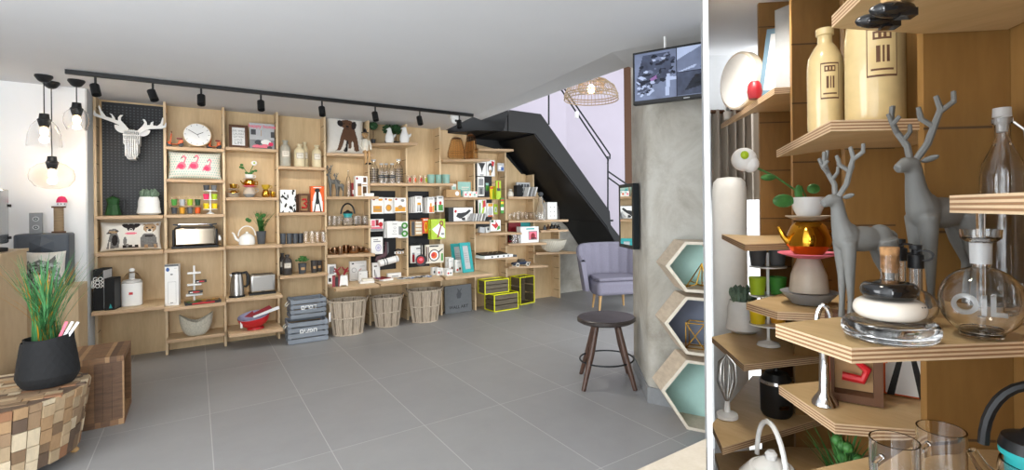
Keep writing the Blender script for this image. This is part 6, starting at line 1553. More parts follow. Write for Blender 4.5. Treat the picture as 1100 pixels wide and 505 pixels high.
# ================================================================ things at the right
mat('velvet', (130, 127, 142), .95, var=.05, scale=60); mat('velvet_dark', (104, 101, 124), .95, var=.05)
cf0, cf1 = onz(632, 332.6), onz(679, 327)
AC = Vector((4.93, 5.38, 0)); arz = atan2(-(0-AC.x)*0-.0, 1)
ar = thing('armchair', 'lilac grey channel backed cocktail chair in front of the stairs', 'armchair', AC, radians(-22))
m = MB(); W2 = .36
seat = [(-.33, -.28), (.33, -.28), (.36, -.05), (.3, .26), (.12, .33), (-.12, .33), (-.3, .26), (-.36, -.05)]
MB().prism(seat, .25, .45, 'z').build('seat_base', 'velvet', ar, bevel=.05, seg=4)
MB().prism([(x*.94, y*.94-.01) for x, y in seat], .452, .5, 'z').build('seat_cushion', 'velvet', ar, bevel=.02, seg=3)
m = MB(); nu, nv = 132, 14
def shell(u, v, t_):
    a = radians(-14)+(pi+radians(28))*u              # from right front round the back to left front
    wing = abs(2*u-1)
    top = .93-.02*wing**2-.24*max(0, wing-.55)**1.2*2.0
    rx, ry = .40+.07*v, .34+.08*v
    ch_ = .014*abs(sin(pi*11*u))*min(1, max(0, (.36-abs(u-.5))/.06))
    rr_ = 1+t_
    off = (ch_ if t_ < 0.05 else 0)
    x = (rx-off)*cos(a)*rr_; y = (ry-off)*sin(a)*rr_+.0
    return (x, y, .30+(top-.30)*v)
m.grid(lambda u, v: shell(u, v, 0), nu, nv); m.grid(lambda u, v: shell(u, v, .16), nu, nv)
m.grid(lambda u, v: tuple(Vector(shell(u, 1, 0))*(1-v)+Vector(shell(u, 1, .16))*v+Vector((0, 0, .03*sin(pi*v)))), nu, 6)
for u in (0, 1): m.grid(lambda a, b: tuple(Vector(shell(u, b, 0))*(1-a)+Vector(shell(u, b, .16))*a), 4, nv)
m.grid(lambda u, v: tuple(Vector(shell(u, 0, 0))*(1-v)+Vector(shell(u, 0, .16))*v), nu, 2)
m.build('backrest', 'velvet', ar, ang=60)
for x, y in ((-.27, -.2), (.27, -.2), (-.22, .2), (.22, .2)):
    MB().tube([(x, y, .26), (x*1.12, y*1.15, 0)], [.024, .014], 12).build('leg', 'ply_dark', ar)
wood('stool_dark', (44, 38, 36), (66, 58, 54), 5, (1, 1, 8), .35); wood('stool_leg', (66, 46, 38), (98, 70, 56), 5, (9, 9, 1), .4)
Dst = 4.25; sc_ = PD(650, Dst, 0); szt = ZD(649, 340, Dst); sr = .25
so_ = thing('round_stool', 'dark round wooden stool with four splayed legs and a metal foot ring', 'stool', sc_, -TH)
MB().lathe([(0, szt-.05), (sr*.9, szt-.045), (sr, szt-.03), (sr, szt-.008), (sr*.96, szt), (sr*.8, szt-.006), (0, szt-.01)], 44).build('seat', 'stool_dark', so_)
for k in range(4):
    a = pi/4+k*pi/2
    MB().tube([(sr*.5*cos(a), sr*.5*sin(a), szt-.05), (sr*.78*cos(a), sr*.78*sin(a), szt*.5), (sr*1.2*cos(a), sr*1.2*sin(a), 0)], [.022, .026, .018], 12).build('leg', 'stool_leg', so_)
MB().tube([(sr*.92*cos(2*pi*k/40), sr*.92*sin(2*pi*k/40), szt*.36) for k in range(40)], .007, 8, closed=True).build('foot_ring', 'rail_black', so_)
# mirror on the column
mq = Vector((ab.x, ab.y, 0)); mn = Vector((-ab.y, ab.x, 0))
if mn.dot(Vector((-1, 0, 0))) < 0: mn = -mn
mat('mirror_glass', (236, 238, 238), .02, 1, var=0)
col0 = Vector((vB.x, vB.y, 0)) - mq*.02
def colpt(px, py):                                   # on the side face of the column
    d = ray(px, py); n = mn; o = Vector((vB.x, vB.y, 0))
    k = (o-CAM).dot(n)/d.dot(n); return CAM+d*k
Dm = (Vector((vB.x, vB.y, 0))-CAM).dot(F)
mz0, mz1 = ZD(692, 272, Dm), ZD(692, 195, Dm); mc_ = Vector((vB.x, vB.y, 0))-mq*.46+mn*.03
t = thing('framed_mirror', 'narrow mirror in a deep black steel frame hung on the concrete column', 'mirror', Vector((mc_.x, mc_.y, mz0)), atan2(mq.y, mq.x))
hm = mz1-mz0; lm = .34
for dz_ in (radians(14), radians(-14)):
    n_ = Vector((-sin(t.rotation_euler.z+dz_), cos(t.rotation_euler.z+dz_), 0)); n0 = Vector((-sin(t.rotation_euler.z), cos(t.rotation_euler.z), 0))
    if n0.dot(mn) < 0: n_ = -n_
    if n_.dot(-F) > mn.dot(-F)+.01: t.rotation_euler.z += dz_; break
t.location += mn*.05
sgn = 1 if Vector((-sin(t.rotation_euler.z), cos(t.rotation_euler.z), 0)).dot(mn) > 0 else -1
m = MB(); b = .03
for x in (-1, 1): m.box((x*(lm/2-b/2), 0, hm/2), (b, .055, hm))
for zz in (b/2, hm-b/2): m.box((0, 0, zz), (lm-2*b, .055, b))
m.build('frame', 'rail_black', t, bevel=.002)
MB().box((0, sgn*.022, hm/2), (lm-2*b, .006, hm-2*b)).build('glass', 'mirror_glass', t)
# television showing four camera views
tvd = Vector((dirc.x, dirc.y, 0)); tvn = Vector((nin.x, nin.y, 0))      # along the wall, into the wall
pL = onD(681, 87, 3.42); zt1, zt0 = ZD(682.8, 59, 3.42), ZD(679.3, 114.7, 3.42); hT = zt1-zt0; wT = hT*1.72
tv = thing('wall_television', 'black television on the column showing grey security camera views', 'television', Vector((pL.x, pL.y, (zt0+zt1)/2))+tvd*wT/2, atan2(tvd.y, tvd.x))
ys = -1 if Vector((-tvd.y, tvd.x, 0)).dot(tvn) > 0 else 1
hs_ = MB().box((0, 0, 0), (wT, .045, hT)).build('housing', 'black', tv, bevel=.004)
mat('screen_a', (92, 100, 122), .2, emit=.35, var=.25, scale=9); mat('screen_b', (58, 64, 82), .2, emit=.25, var=.4, scale=16); mat('screen_c', (138, 148, 172), .2, emit=.45, var=.15, scale=9); mat('screen_d', (28, 32, 44), .2, emit=.1, var=.5, scale=22); mat('screen_e', (120, 86, 132), .2, emit=.3)
rr = random.Random(4); scr = [('r', 0, 0, 1, 1, 0), ('r', 0, .0, .5, .45, 0), ('p', [(.1, .95), (.42, .95), (.45, .45), (.2, .3), (.02, .4)], 1)]
for k in range(60): scr.append(('e', .05+.42*rr.random(), .35+.55*rr.random(), .01+.025*rr.random(), .015+.04*rr.random(), rr.choice([1, 2, 3, 3, 0]), rr.random()*3))
for k in range(26): scr.append(('e', .03+.2*rr.random(), .08+.3*rr.random(), .01+.02*rr.random(), .015+.03*rr.random(), rr.choice([1, 3, 2]), rr.random()*3))
scr += [('p', [(.18, .44), (.26, .5), (.27, .43), (.2, .38)], 4), ('p', [(.38, .5), (.42, .5), (.41, .05), (.36, .05)], 2), ('r', .5, .5, 1, 1, 0), ('p', [(.5, 1), (.8, 1), (.5, .75)], 2), ('p', [(.5, .5), (.72, .62), (.7, .56), (.55, .5)], 2), ('p', [(.75, .55), (1, .75), (1, .5), (.8, .5)], 1), ('r', .5, .02, 1, .49, 1), ('p', [(.58, .1), (.7, .4), (.78, .42), (.84, .2)], 3), ('p', [(.86, .05), (.97, .3), (1, .05)], 2), ('r', .495, 0, .503, 1, 3), ('r', .5, .49, 1, .5, 3)]
m = MB(); m.grid(lambda u, v: ((u-.5)*(wT-.03), ys*.0232, (v-.5)*(hT-.04)+.005), 110, 64, art(scr))
m.build('screen', ['screen_a', 'screen_b', 'screen_c', 'screen_d', 'screen_e'], tv)
MB().box((wT*.1, ys*.0235, -hT/2+.009), (.04, .002, .006)).build('maker_badge', 'lightgrey', hs_)
MB().box((0, -ys*.08, hT*.2), (.2, .12, .08)).build('bracket', 'black', tv); MB().tube([(-.1, -ys*.04, hT*.45), (-.1, -ys*.04, ZC+.1-tv.location.z)], .008, 6).build('hanger_rod', 'white', tv)
tv.rotation_euler.x = 0
cd = onD(677, 72, 3.6)
# hexagon shelves leaning against the column
mat('hex_rim', (224, 214, 196), .6, var=.04); wood('hex_side', (190, 172, 150), (216, 200, 178), 5, (2, 2, 9), .6)
mat('hex_teal', (188, 228, 220), .6, var=.02); mat('hex_slate', (120, 128, 148), .6, var=.02)
hb0, hb1 = onz(737, 461.3), onz(761.4, 466.2)
hdv = Vector((hb1.x-hb0.x, hb1.y-hb0.y, 0)).normalized(); hn = Vector((-hdv.y, hdv.x, 0))
if hn.dot(F) < 0: hn = -hn
hdep = (F+R*((572-PX0)/FP)).normalized()*1.3
def hpl(px, py):
    d = ray(px, py); k = (hb0-CAM).dot(hn)/d.dot(hn); p = CAM+d*k
    return ((p-hb0).dot(hdv), p.z)
def hexshelf(lv, tl, bl, label, back, dep, z):
    """lv, tl, bl: pixels of the front rim's left, upper left and lower left corners"""
    a, b, c = hpl(*lv), hpl(*tl), hpl(*bl)
    zt, zb = b[1], max(c[1], 0); hgt = zt-zb; zm = (zt+zb)/2; x0 = (b[0]+c[0])/2; lx = a[0]; side = (x0-lx)*1.05
    wid = hgt*.56
    out = [(lx, zm), (x0, zt), (x0+wid, zt), (x0+wid+(x0-lx), zm), (x0+wid, zb), (x0, zb)]
    cx = x0+wid/2; e = .02
    inn = [(cx+(x-cx)*(1-2*e/hgt*1.1), zm+(q-zm)*(1-2*e/hgt)) for x, q in out]
    t = thing('hexagon_shelf', label, 'shelf', (hb0+hdv*cx).to_tuple()[:2]+(zb,), 0, 'hexagon shelves')
    T = lambda x, q, y: hdv*(x-cx)+hdep*y+Vector((0, 0, q-zb))
    m = MB()
    for k in range(6):
        j = (k+1) % 6
        A = [T(*out[k], 0), T(*out[j], 0), T(*inn[j], 0), T(*inn[k], 0)]; B = [T(*out[k], dep), T(*out[j], dep), T(*inn[j], dep), T(*inn[k], dep)]
        n = 4; m.add(A+B, [(3, 2, 1, 0), (4, 5, 6, 7), (0, 1, 5, 4), (2, 3, 7, 6)], [0, 0, 1, 1])
    m.build('frame', ['hex_rim', 'hex_side'], t, flat=True)
    MB().loft([T(*p, dep-.012) for p in inn], [T(*p, dep-.002) for p in inn]).build('back', back, t)
    return t, T, cx, zb, inn, dep
h3 = hexshelf((710, 417), (737.5, 387), (737.5, 461.5), 'largest wooden hexagon shelf standing on the floor, teal inside', 'hex_teal', .2, 0)
h2 = hexshelf((713.5, 346), (735.5, 319), (738.5, 381), 'middle wooden hexagon shelf of the stack, slate grey inside', 'hex_slate', .2, 1)
h1 = hexshelf((714.8, 286.6), (736, 260), (736.5, 314.2), 'top wooden hexagon shelf of the stack, teal inside', 'hex_teal', .2, 2)
def wire(h, pts, edges, label, cat, x, y, name):
    t_, T, cx, zb, inn, dep = h
    zf = min(p[1] for p in inn)+.0045
    o = t_.location + T(inn[5][0]+x, zf, y)
    t = thing(name, label, cat, o)
    for a, b_ in edges:
        MB().tube([pts[a], pts[b_]], .004, 6).build('rod', 'brass', t)
def hv(a, b_, c): return hdv*a+hn*b_+Vector((0, 0, c))
P1 = [hv(-.05, -.04, 0), hv(.02, -.04, .02), hv(.04, .04, 0), hv(-.04, .04, .03), hv(.05, .0, .16), hv(.08, .0, .01)]
wire(h1, P1, [(0, 1), (1, 2), (2, 3), (3, 0), (0, 4), (1, 4), (2, 4), (3, 4), (4, 5), (5, 2), (5, 1)], 'open brass wire pyramid in the top hexagon shelf', 'ornament', .11, .1, 'wire_pyramid')
P2 = [hv(a, b_, c) for c in (0, .17) for a, b_ in ((0, -.045), (.125, -.045), (.125, .045), (0, .045))]
wire(h2, P2, [(0, 1), (1, 2), (2, 3), (3, 0), (4, 5), (5, 6), (6, 7), (7, 4), (0, 4), (1, 5), (2, 6), (3, 7), (0, 5), (1, 4)], 'open brass wire box in the middle hexagon shelf', 'ornament', .05, .1, 'wire_box')
# display table corner in the foreground
tz_ = .74
q = [onz(686, 507, tz_), onz(757, 474.5, tz_), onz(790, 476, tz_), onz(790, 560, tz_), onz(640, 560, tz_), ]
tb_ = thing('display_table', 'pale plywood table corner in the foreground at the bottom right', 'table', (q[1].x, q[1].y, 0))
o_ = Vector((q[1].x, q[1].y, 0))
qa = PD(757.0, (q[1]-CAM).dot(F), 0); 
e0 = q[0]-q[1]; e0.z = 0; e0n = e0.normalized(); back = -Vector((F.x, F.y, 0))
p0 = Vector((0, 0, 0)); p1 = e0n*.9; p2 = p1+back*.5; p3 = back*.6
pr0 = PD(756.2, 1.62, 0); pr1 = PD(754, .95, 0); o_ = Vector((pr0.x, pr0.y, 0)); tb_.location = o_; p0 = Vector((0, 0, 0)); p3 = pr1-pr0
inb = [p0, p1, p2, p3]
MB().prism([(p.x, p.y) for p in inb], tz_-.03, tz_, 'z').build('top', 'ply_pale', tb_, bevel=.002)
cen = (p0+p1+p2+p3)/4
for p in inb:
    s_ = p+(cen-p)*.15; MB().box((s_.x, s_.y, (tz_-.03)/2), (.045, .045, tz_-.031)).build('leg', 'ply_pale', tb_)
# ================================================================ alcove shelves right of the white partition
AW = radians(6.97); Wd = F*cos(AW)+R*sin(AW); Pd = R*cos(AW)-F*sin(AW)
def UW(u, w): p = Wd*w+Pd*u; return (p.x, p.y)
un = thing('alcove_shelving', 'birch plywood shelving with slotted uprights right of the white partition', 'shelving unit', (0, 0, 0))
UF, UB = .645, .812
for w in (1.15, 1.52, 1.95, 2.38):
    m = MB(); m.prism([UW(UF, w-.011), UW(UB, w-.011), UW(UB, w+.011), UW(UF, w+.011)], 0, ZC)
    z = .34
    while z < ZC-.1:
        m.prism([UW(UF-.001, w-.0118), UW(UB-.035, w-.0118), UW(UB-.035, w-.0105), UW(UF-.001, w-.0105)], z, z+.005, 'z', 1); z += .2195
    m.build('upright', ['ply_shaded', 'kerf'], un)
m = MB(); m.prism([UW(UB+.001, .25), UW(UB+.02, .25), UW(UB+.02, 2.97), UW(UB+.001, 2.97)], 0, ZC); m.build('back_panel', 'ply_shaded', un)
struct(MB().prism([UW(.24, -.16), UW(.85, -.16), UW(.85, -.11), UW(.24, -.11)], 0, ZC).build('wall_light_block_alcove', 'alcove_wall'))  # unseen wall added to keep daylight from behind off the alcove
m = MB(); m.prism([UW(UB+.001, -.11), UW(UB+.02, -.11), UW(UB+.02, .249), UW(UB+.001, .249)], 0, ZC); m.build('back_panel', 'ply_shaded', un)  # out of view, joins the added light-blocking wall to the back panel
# plywood boards with visible layers on the edge
for k, c in enumerate(((214, 186, 150), (150, 112, 78))): wood('layer%d' % k, tuple(int(v*.94) for v in c), c, 5, (4, 4, 9), .6)
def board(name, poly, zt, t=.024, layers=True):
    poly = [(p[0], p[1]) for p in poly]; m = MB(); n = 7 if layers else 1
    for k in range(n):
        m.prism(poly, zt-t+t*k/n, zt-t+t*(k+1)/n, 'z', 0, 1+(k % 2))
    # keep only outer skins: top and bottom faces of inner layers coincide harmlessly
    return m.build(name, ['ply_half_shaded', 'layer0', 'layer1'], un)
def q2(x, y, z): p = onz(x, y, z); return (p.x, p.y)
def pd2(px, D): p = PD(px, D, 0); return (p.x, p.y)
ZM = 1.28
nl = q2(915, 374, ZM); nr = q2(1100, 367, ZM); ex = (nr[0]+(nr[0]-nl[0])*.55, nr[1]+(nr[1]-nl[1])*.55)
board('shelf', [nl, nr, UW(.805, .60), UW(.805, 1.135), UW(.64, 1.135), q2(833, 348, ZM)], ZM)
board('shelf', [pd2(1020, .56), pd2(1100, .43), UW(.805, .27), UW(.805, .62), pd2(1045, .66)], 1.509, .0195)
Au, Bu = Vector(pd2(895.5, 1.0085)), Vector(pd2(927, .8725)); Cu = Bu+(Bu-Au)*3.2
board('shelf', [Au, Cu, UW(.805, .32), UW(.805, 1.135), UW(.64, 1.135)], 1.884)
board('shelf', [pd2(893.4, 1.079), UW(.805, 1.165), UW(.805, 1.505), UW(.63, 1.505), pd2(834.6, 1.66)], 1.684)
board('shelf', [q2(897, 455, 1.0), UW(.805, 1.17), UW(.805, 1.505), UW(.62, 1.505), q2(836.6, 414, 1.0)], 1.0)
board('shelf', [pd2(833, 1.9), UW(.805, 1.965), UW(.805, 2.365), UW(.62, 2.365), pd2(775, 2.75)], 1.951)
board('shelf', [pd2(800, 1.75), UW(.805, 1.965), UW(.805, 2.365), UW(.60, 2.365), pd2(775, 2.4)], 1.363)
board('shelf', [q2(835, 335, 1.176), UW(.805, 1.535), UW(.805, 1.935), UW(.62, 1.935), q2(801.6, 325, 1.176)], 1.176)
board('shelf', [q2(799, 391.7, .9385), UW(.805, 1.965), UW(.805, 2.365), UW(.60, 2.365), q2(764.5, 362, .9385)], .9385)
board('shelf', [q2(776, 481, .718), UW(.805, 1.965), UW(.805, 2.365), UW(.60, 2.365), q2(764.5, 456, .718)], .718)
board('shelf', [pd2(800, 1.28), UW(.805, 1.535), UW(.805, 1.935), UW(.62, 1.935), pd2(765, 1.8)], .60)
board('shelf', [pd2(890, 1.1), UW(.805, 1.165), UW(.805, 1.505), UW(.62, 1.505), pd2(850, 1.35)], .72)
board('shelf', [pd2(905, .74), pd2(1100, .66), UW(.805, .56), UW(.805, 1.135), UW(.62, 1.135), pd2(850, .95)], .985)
VZ = -TH                                                      # turn that makes local X run to the right in view
def face_to(px): return VZ-math.atan((px-PX0)/FP)
# ---- things on the near shelf
def nd(px, D, z=ZM): return PD(px, D, z)
dr = dup(deer_a, nd(926, .93), VZ+.10, 'smaller matt grey stag on the near plywood shelf, left of its twin', 'grey stags on the near shelf', .324/.458)
dr2 = dup(deer_a, nd(1011, .985), VZ+.2, 'larger matt grey stag on the near plywood shelf, right of its twin', 'grey stags on the near shelf', .423/.458)
Dp = .80; c_ = nd(954, Dp)
mat('cream_gloss', (226, 218, 206), .15, var=.01, coat=.4)
def pebble(r, h, mk, label, z, nm, hole=False):
    m = MB(); k = 10; pr = [(0, 0)]+[(r-h*.5+h*.5*sin(pi*i/k), h*.5-h*.5*cos(pi*i/k)) for i in range(k+1)]+[(0, h)]
    m.lathe(pr, 44)
    if hole:
        pr = [(0, .003)]+[(r-h*.5+(h*.5-.003)*sin(pi*i/k), h*.5-(h*.5-.003)*cos(pi*i/k)) for i in range(k+1)]+[(0, h-.003)]; m.lathe(list(reversed(pr)), 44)
    t = thing(nm, label, 'cruet', Vector((c_.x, c_.y, z)), VZ, 'stacked pebble cruets')
    m.build('body', mk, t)
    return t
mat('glass_ring', (252, 252, 252), .03, trans=1, ior=1.22, var=0)
pebble(.069, .033, 'glass_ring', 'clear glass pebble shaped cruet, lowest of the stack of three', ZM, 'pebble_cruet', True)
pw = pebble(.0515, .0305, 'cream_gloss', 'glossy white pebble shaped cruet, middle of the stack of three', ZM+.0335, 'pebble_cruet')
for k in range(3): MB().ell((.022+.006*k, -.043+.002*k, .024), .0013, 0, 8, 6).build('pour_hole', 'darkgrey', pw)
pebble(.041, .0265, 'black_gloss', 'glossy black pebble shaped cruet, top of the stack of three', ZM+.0645, 'pebble_cruet')
def flask(px, D, r, h, label, stopper):
    t = thing('oil_flask', label, 'flask', nd(px, D), face_to(px), 'round glass flasks')
    k = 14; rn = .010
    pr = [(0, .002), (r*.55, 0)]+[(r*sin(a), r*.9-r*.9*cos(a)) for a in [pi*.22+(pi*.66)*i/k for i in range(k+1)]]+[(rn, r*1.78), (rn, h)]
    inn = [(max(q-.002, .0008), z+(.003 if z < r else 0)) for q, z in reversed(pr)]
    MB().lathe(pr+inn, 32).build('bulb', 'glass', t)
    if stopper == 'cork':
        MB().lathe([(0, h-.03), (rn*.85, h-.03), (rn*1.25, h+.012), (rn*1.2, h+.014), (0, h+.014)], 20).build('cork', 'cork', t)
    else:
        MB().lathe([(0, h-.01), (rn*1.25, h-.012), (rn*1.25, h+.012), (rn*.7, h+.014), (rn*.65, h+.022), (rn*1.0, h+.023), (rn*1.0, h+.03), (0, h+.031)], 18).build('stopper', 'black', t)
        MB().tube([(.012+.014*cos(a), -.006, h+.012+.009*sin(a)) for a in [2*pi*i/18 for i in range(18)]], .0018, 6, closed=True).build('strap', 'black', t)
    return t
fk = thing('cork_flask', 'clear glass bottle closed with a fat cork behind the pebble stack', 'flask', nd(955, .885), face_to(955))
MB().lathe([(0, 0), (.024, 0), (.026, .012), (.024, .05), (.0145, .085), (.0145, .128), (.0125, .128), (.0125, .085), (.022, .05), (.023, .004), (0, .004)], 26).build('bottle', 'glass', fk)
MB().lathe([(0, .095), (.0120, .095), (.0155, .138), (.015, .14), (0, .14)], 22).build('cork', 'cork', fk)
flask(983, .90, .034, .112, 'round clear flask with a black looped stopper, right of the cork bottle', 'black')
flask(966, .97, .03, .118, 'round clear flask with a black stopper, behind the cork bottle', 'black')
t = thing('round_oil_bottle', 'large round glass bottle spelling OIL inside with a funnel neck', 'bottle', nd(1053, .81), face_to(1053))
r = .0575; k = 18
pr = [(0, .002), (r*.5, 0)]+[(r*sin(a), r*.98-r*cos(a)) for a in [pi*.18+(pi*.68)*i/k for i in range(k+1)]]+[(.0125, r*1.96), (.0135, .156)]
inn = [(max(q-.0022, .0008), z+(.003 if z < r else 0)) for q, z in reversed(pr)]
MB().lathe(pr+inn, 40).build('bulb', 'glass', t)
mat('frosted', (235, 236, 236), .5, trans=.55, ior=1.1, var=0)
MB().lathe([(.0105, .118), (.0142, .118), (.0152, .152), (.0112, .152)], 26).build('ground_neck', 'frosted', t)
MB().lathe([(.009, .152), (.02, .154), (.027, .160), (.028, .174), (.026, .174), (.025, .162), (.018, .157), (.009, .155)], 30).build('funnel', 'glass', t)
MB().lathe([(.0045, .045), (.006, .045), (.006, .215), (.0045, .215)], 14).build('tube', 'glass', t)
lettering('OIL', .046, 'frosted', t, (-.004, 0, .047), FRONT, ext=.004, bold=.0012)
MB().lathe([(0, .004), (.03, .004), (.028, .007), (.005, .010), (.005, .03), (0, .03)], 22).build('inner_foot', 'glass', t)
t = thing('tall_glass_bottle', 'tall clear glass bottle with a frosted stopper behind the round bottle', 'bottle', nd(1079, 1.0), face_to(1076))
r = .037
MB().lathe([(0, 0), (r, 0), (r, .27), (r*.9, .295), (r*.42, .335), (r*.34, .35), (r*.34, .375), (r*.46, .378), (r*.46, .386), (r*.28, .386), (r*.28, .35), (r*.84, .293), (r*.94, .27), (r*.94, .006), (0, .006)], 32).build('bottle', 'glass', t)
MB().lathe([(0, .36), (r*.26, .36), (r*.3, .388), (r*.42, .39), (r*.4, .408), (0, .41)], 22).build('stopper', 'frosted', t)
MB().tube([(r*.46, 0, .378), (r*.9, 0, .36), (r*1.0, 0, .32)], .003, 6).build('wire_clip', 'steel', t)
tumb = MB(); tumb.lathe([(0, 0), (.017, 0), (.018, .07), (.016, .07), (.0155, .006), (0, .006)], 20)
tag(tumb.build('small_beaker', 'glass', None, nd(1093, .9)), 'small clear glass beaker at the right edge behind the OIL bottle', 'glass')
# ---- shelf of mugs below
for px, D, lb in ((958, .82, 'large clear glass mug at the bottom edge, left of its twin'), (1020, .83, 'large clear glass mug at the bottom edge, right of its twin')):
    mug_mesh(.0365, .122, 'glass', lb, 'large glass mugs', nd(px, D, .985), face_to(px)-pi/2-.5, 'large_glass_mug', 32)
glass_teapot(nd(1110, .78, .985), .95, 'glass teapot with a black hoop handle and teal band at the bottom right corner').rotation_euler.z = VZ-.5
mat('stone_honey', (206, 182, 132), .25, var=.05, coat=.4)
# ---- stoneware bottles above
def big_bottle(px, D, r, h, label, wide=False):
    t = thing('stoneware_jar', label, 'bottle', nd(px, D, 1.684), face_to(px), 'large stoneware bottles')
    MB().lathe([(q*r, k_*h) for q, k_ in BOTTLE], 36).build('body', 'stone_honey', t)
    m = MB(); a0 = -pi/2
    m.grid(lambda u, v: (r*1.008*cos(a0+.25+(u-.5)*1.0), r*1.008*sin(a0+.25+(u-.5)*1.0), h*(.3+.34*v)), 30, 24, art([('r', 0, 0, 1, 1, 1), ('r', .04, .03, .96, .97, 0), ('r', .2, .75, .8, .9, 1), ('r', .28, .78, .36, .87, 0), ('r', .46, .78, .54, .87, 0), ('r', .64, .78, .72, .87, 0), ('r', .3, .3, .42, .62, 1), ('r', .5, .3, .56, .62, 1), ('r', .64, .3, .74, .62, 1), ('r', .15, .12, .85, .17, 1)]))
    m.build('label', ['stone_honey', 'brown'], t)
big_bottle(888, 1.3, .0435, .272, 'cream stoneware bottle with a narrow neck on the shelf above the stags')
big_bottle(941, 1.17, .062, .33, 'wide cream stoneware bottle with a printed label above the stags')
px_ = PD(966, .70, 0)
pp_ = Vector((px_.x, px_.y, 1.884))+Pd*(.105*.85)
puppet(pp_, .85, 'wooden puppet sitting above, only its black shoes dangling into view', atan2(Pd.y, Pd.x)-pi/2)
# ---- lower shelf behind: shadow box, orange box, chrome opener
lf = [o for o in COL.objects if o.name == 'letter_frame'][0]
dup(lf, nd(915, 1.26, 1.0), face_to(915), 'wooden shadow box with a red letter on the shelf under the stags')
t = thing('orange_carton', 'orange and white carton with black corkscrew legs below the near shelf', 'box', nd(972, 1.3, 1.0), face_to(972))
m = MB(); w_, h_ = .12, .19; m.box((0, 0, h_/2), (w_, .06, h_)); decals(m, [('e', .5, .42, .34, .4, 1), ('r', .12, .02, .88, .42, 1), ('p', [(.14, .0), (.28, .0), (.5, .7), (.42, .72)], 2), ('p', [(.72, .0), (.86, .0), (.6, .72), (.52, .7)], 2)], w_, h_, -.03)
m.build('carton', ['orange', 'white', 'black'], t, bevel=.002)
t = thing('brown_carton', 'plain brown carton between shadow box and orange carton', 'box', nd(943, 1.36, 1.0), face_to(943)); MB().box((0, 0, .09), (.07, .07, .18)).build('carton', 'brown', t, bevel=.002)
t = thing('chrome_opener', 'tall chrome lever opener with a loop at the top', 'opener', nd(884, 1.24, 1.0), face_to(884))
MB().lathe([(0, 0), (.032, 0), (.03, .008), (.014, .03), (.012, .12), (.018, .16), (0, .165)], 22).build('stand', 'chrome', t)
MB().tube([(.016*cos(a), 0, .20+.045*sin(a)) for a in [2*pi*i/22 for i in range(22)]], .007, 8, closed=True).build('loop', 'chrome', t)
lk = [o for o in COL.objects if o.name == 'leek_plant'][0]
dup(lk, nd(903, 1.2, .72), .4, 'leafy green plant in a charcoal pot at the bottom below the stags', scale=.6)
ek = [o for o in COL.objects if o.name == 'enamel_kettle'][0]
dup(ek, nd(836, 1.42, .60), VZ+pi*.5, 'white kettle with a tall hoop handle at the bottom edge', scale=1.25)
# ---- tea tower with flower
K = 1.6/FP/1.1; z = 1.176; L = nd(868, 1.62, z); g = 'stacked tea set in the alcove'; q = 0
bowlstack(L, 32*K, 14*K, 'dark grey dish at the foot of the alcove tea tower', g, 'grey'); q = 14*K
teacup(L+Vector((0, 0, q)), 22*K, 40*K, 'stoneware', 'upturned taupe cup in the alcove tea tower', g, flip=True, handle=0); q += 40*K
saucer(L+Vector((0, 0, q+.0005)), 34*K, 'pink', 'pinkish saucer under the gold teapot of the alcove tower', g); q += .006
t = thing('round_teapot', 'round shiny gold teapot in the middle of the alcove tea tower', 'teapot', L+Vector((0, 0, q)), VZ)
MB().lathe([(0, 0), (14*K, 0), (24*K, 12*K), (25*K, 22*K), (19*K, 36*K), (14*K, 41*K), (0, 42*K)], 32).build('body', 'gold', t)
MB().tube([(22*K, 0, 30*K), (34*K, 0, 28*K), (34*K, 0, 12*K), (23*K, 0, 10*K)], 2.4*K, 8).build('handle', 'gold', t)
MB().tube([(-20*K, .0, 14*K), (-30*K, 0, 24*K), (-36*K, 0, 36*K)], [5*K, 3.5*K, 2*K], 8).build('spout', 'gold', t)
q += 42*K
saucer(L+Vector((0, 0, q+.0005)), 25*K, 'stoneware', 'stoneware saucer on the gold teapot of the alcove tower', g); q += .006
fc = teacup(L+Vector((0, 0, q)), 19*K, 26*K, 'white_gloss', 'white cup holding a flower on the alcove tea tower', g, handle=0)
fc.rotation_euler.z = VZ
fw = MB(); fw.tube([(0, 0, 20*K), (-14*K, -.0, 34*K), (-40*K, 0, 52*K), (-70*K, 0, 66*K)], 1.2*K, 6); fw.tube([(0, 0, 20*K), (-20*K, 0, 24*K)], 1*K, 6); fw.tube([(0, 0, 20*K), (-6*K, .01, 40*K)], 1*K, 6)
for x, zz, rx, rz_ in ((-30, 22, 13, 8), (-12, 32, 5, 9), (-48, 50, 9, 4), (6, 36, 8, 6)): fw.ell((x*K, -.004, zz*K), (rx*K, .006, rz_*K), 0, 12, 8)
fw.build('stem_leaves', 'leaf', fc)
hd = MB(); hd.ell((-76*K, 0, 72*K), (15*K, 13*K, 14*K), 0, 18, 12); hd.ell((-70*K, -.01, 66*K), (10*K, 10*K, 10*K), 0, 14, 10); hd.build('flower_head', 'white', fc)
MB().ell((-80*K, -13*K, 76*K), (5*K, 3*K, 5*K), 0, 10, 6).build('flower_centre', 'lime', fc)
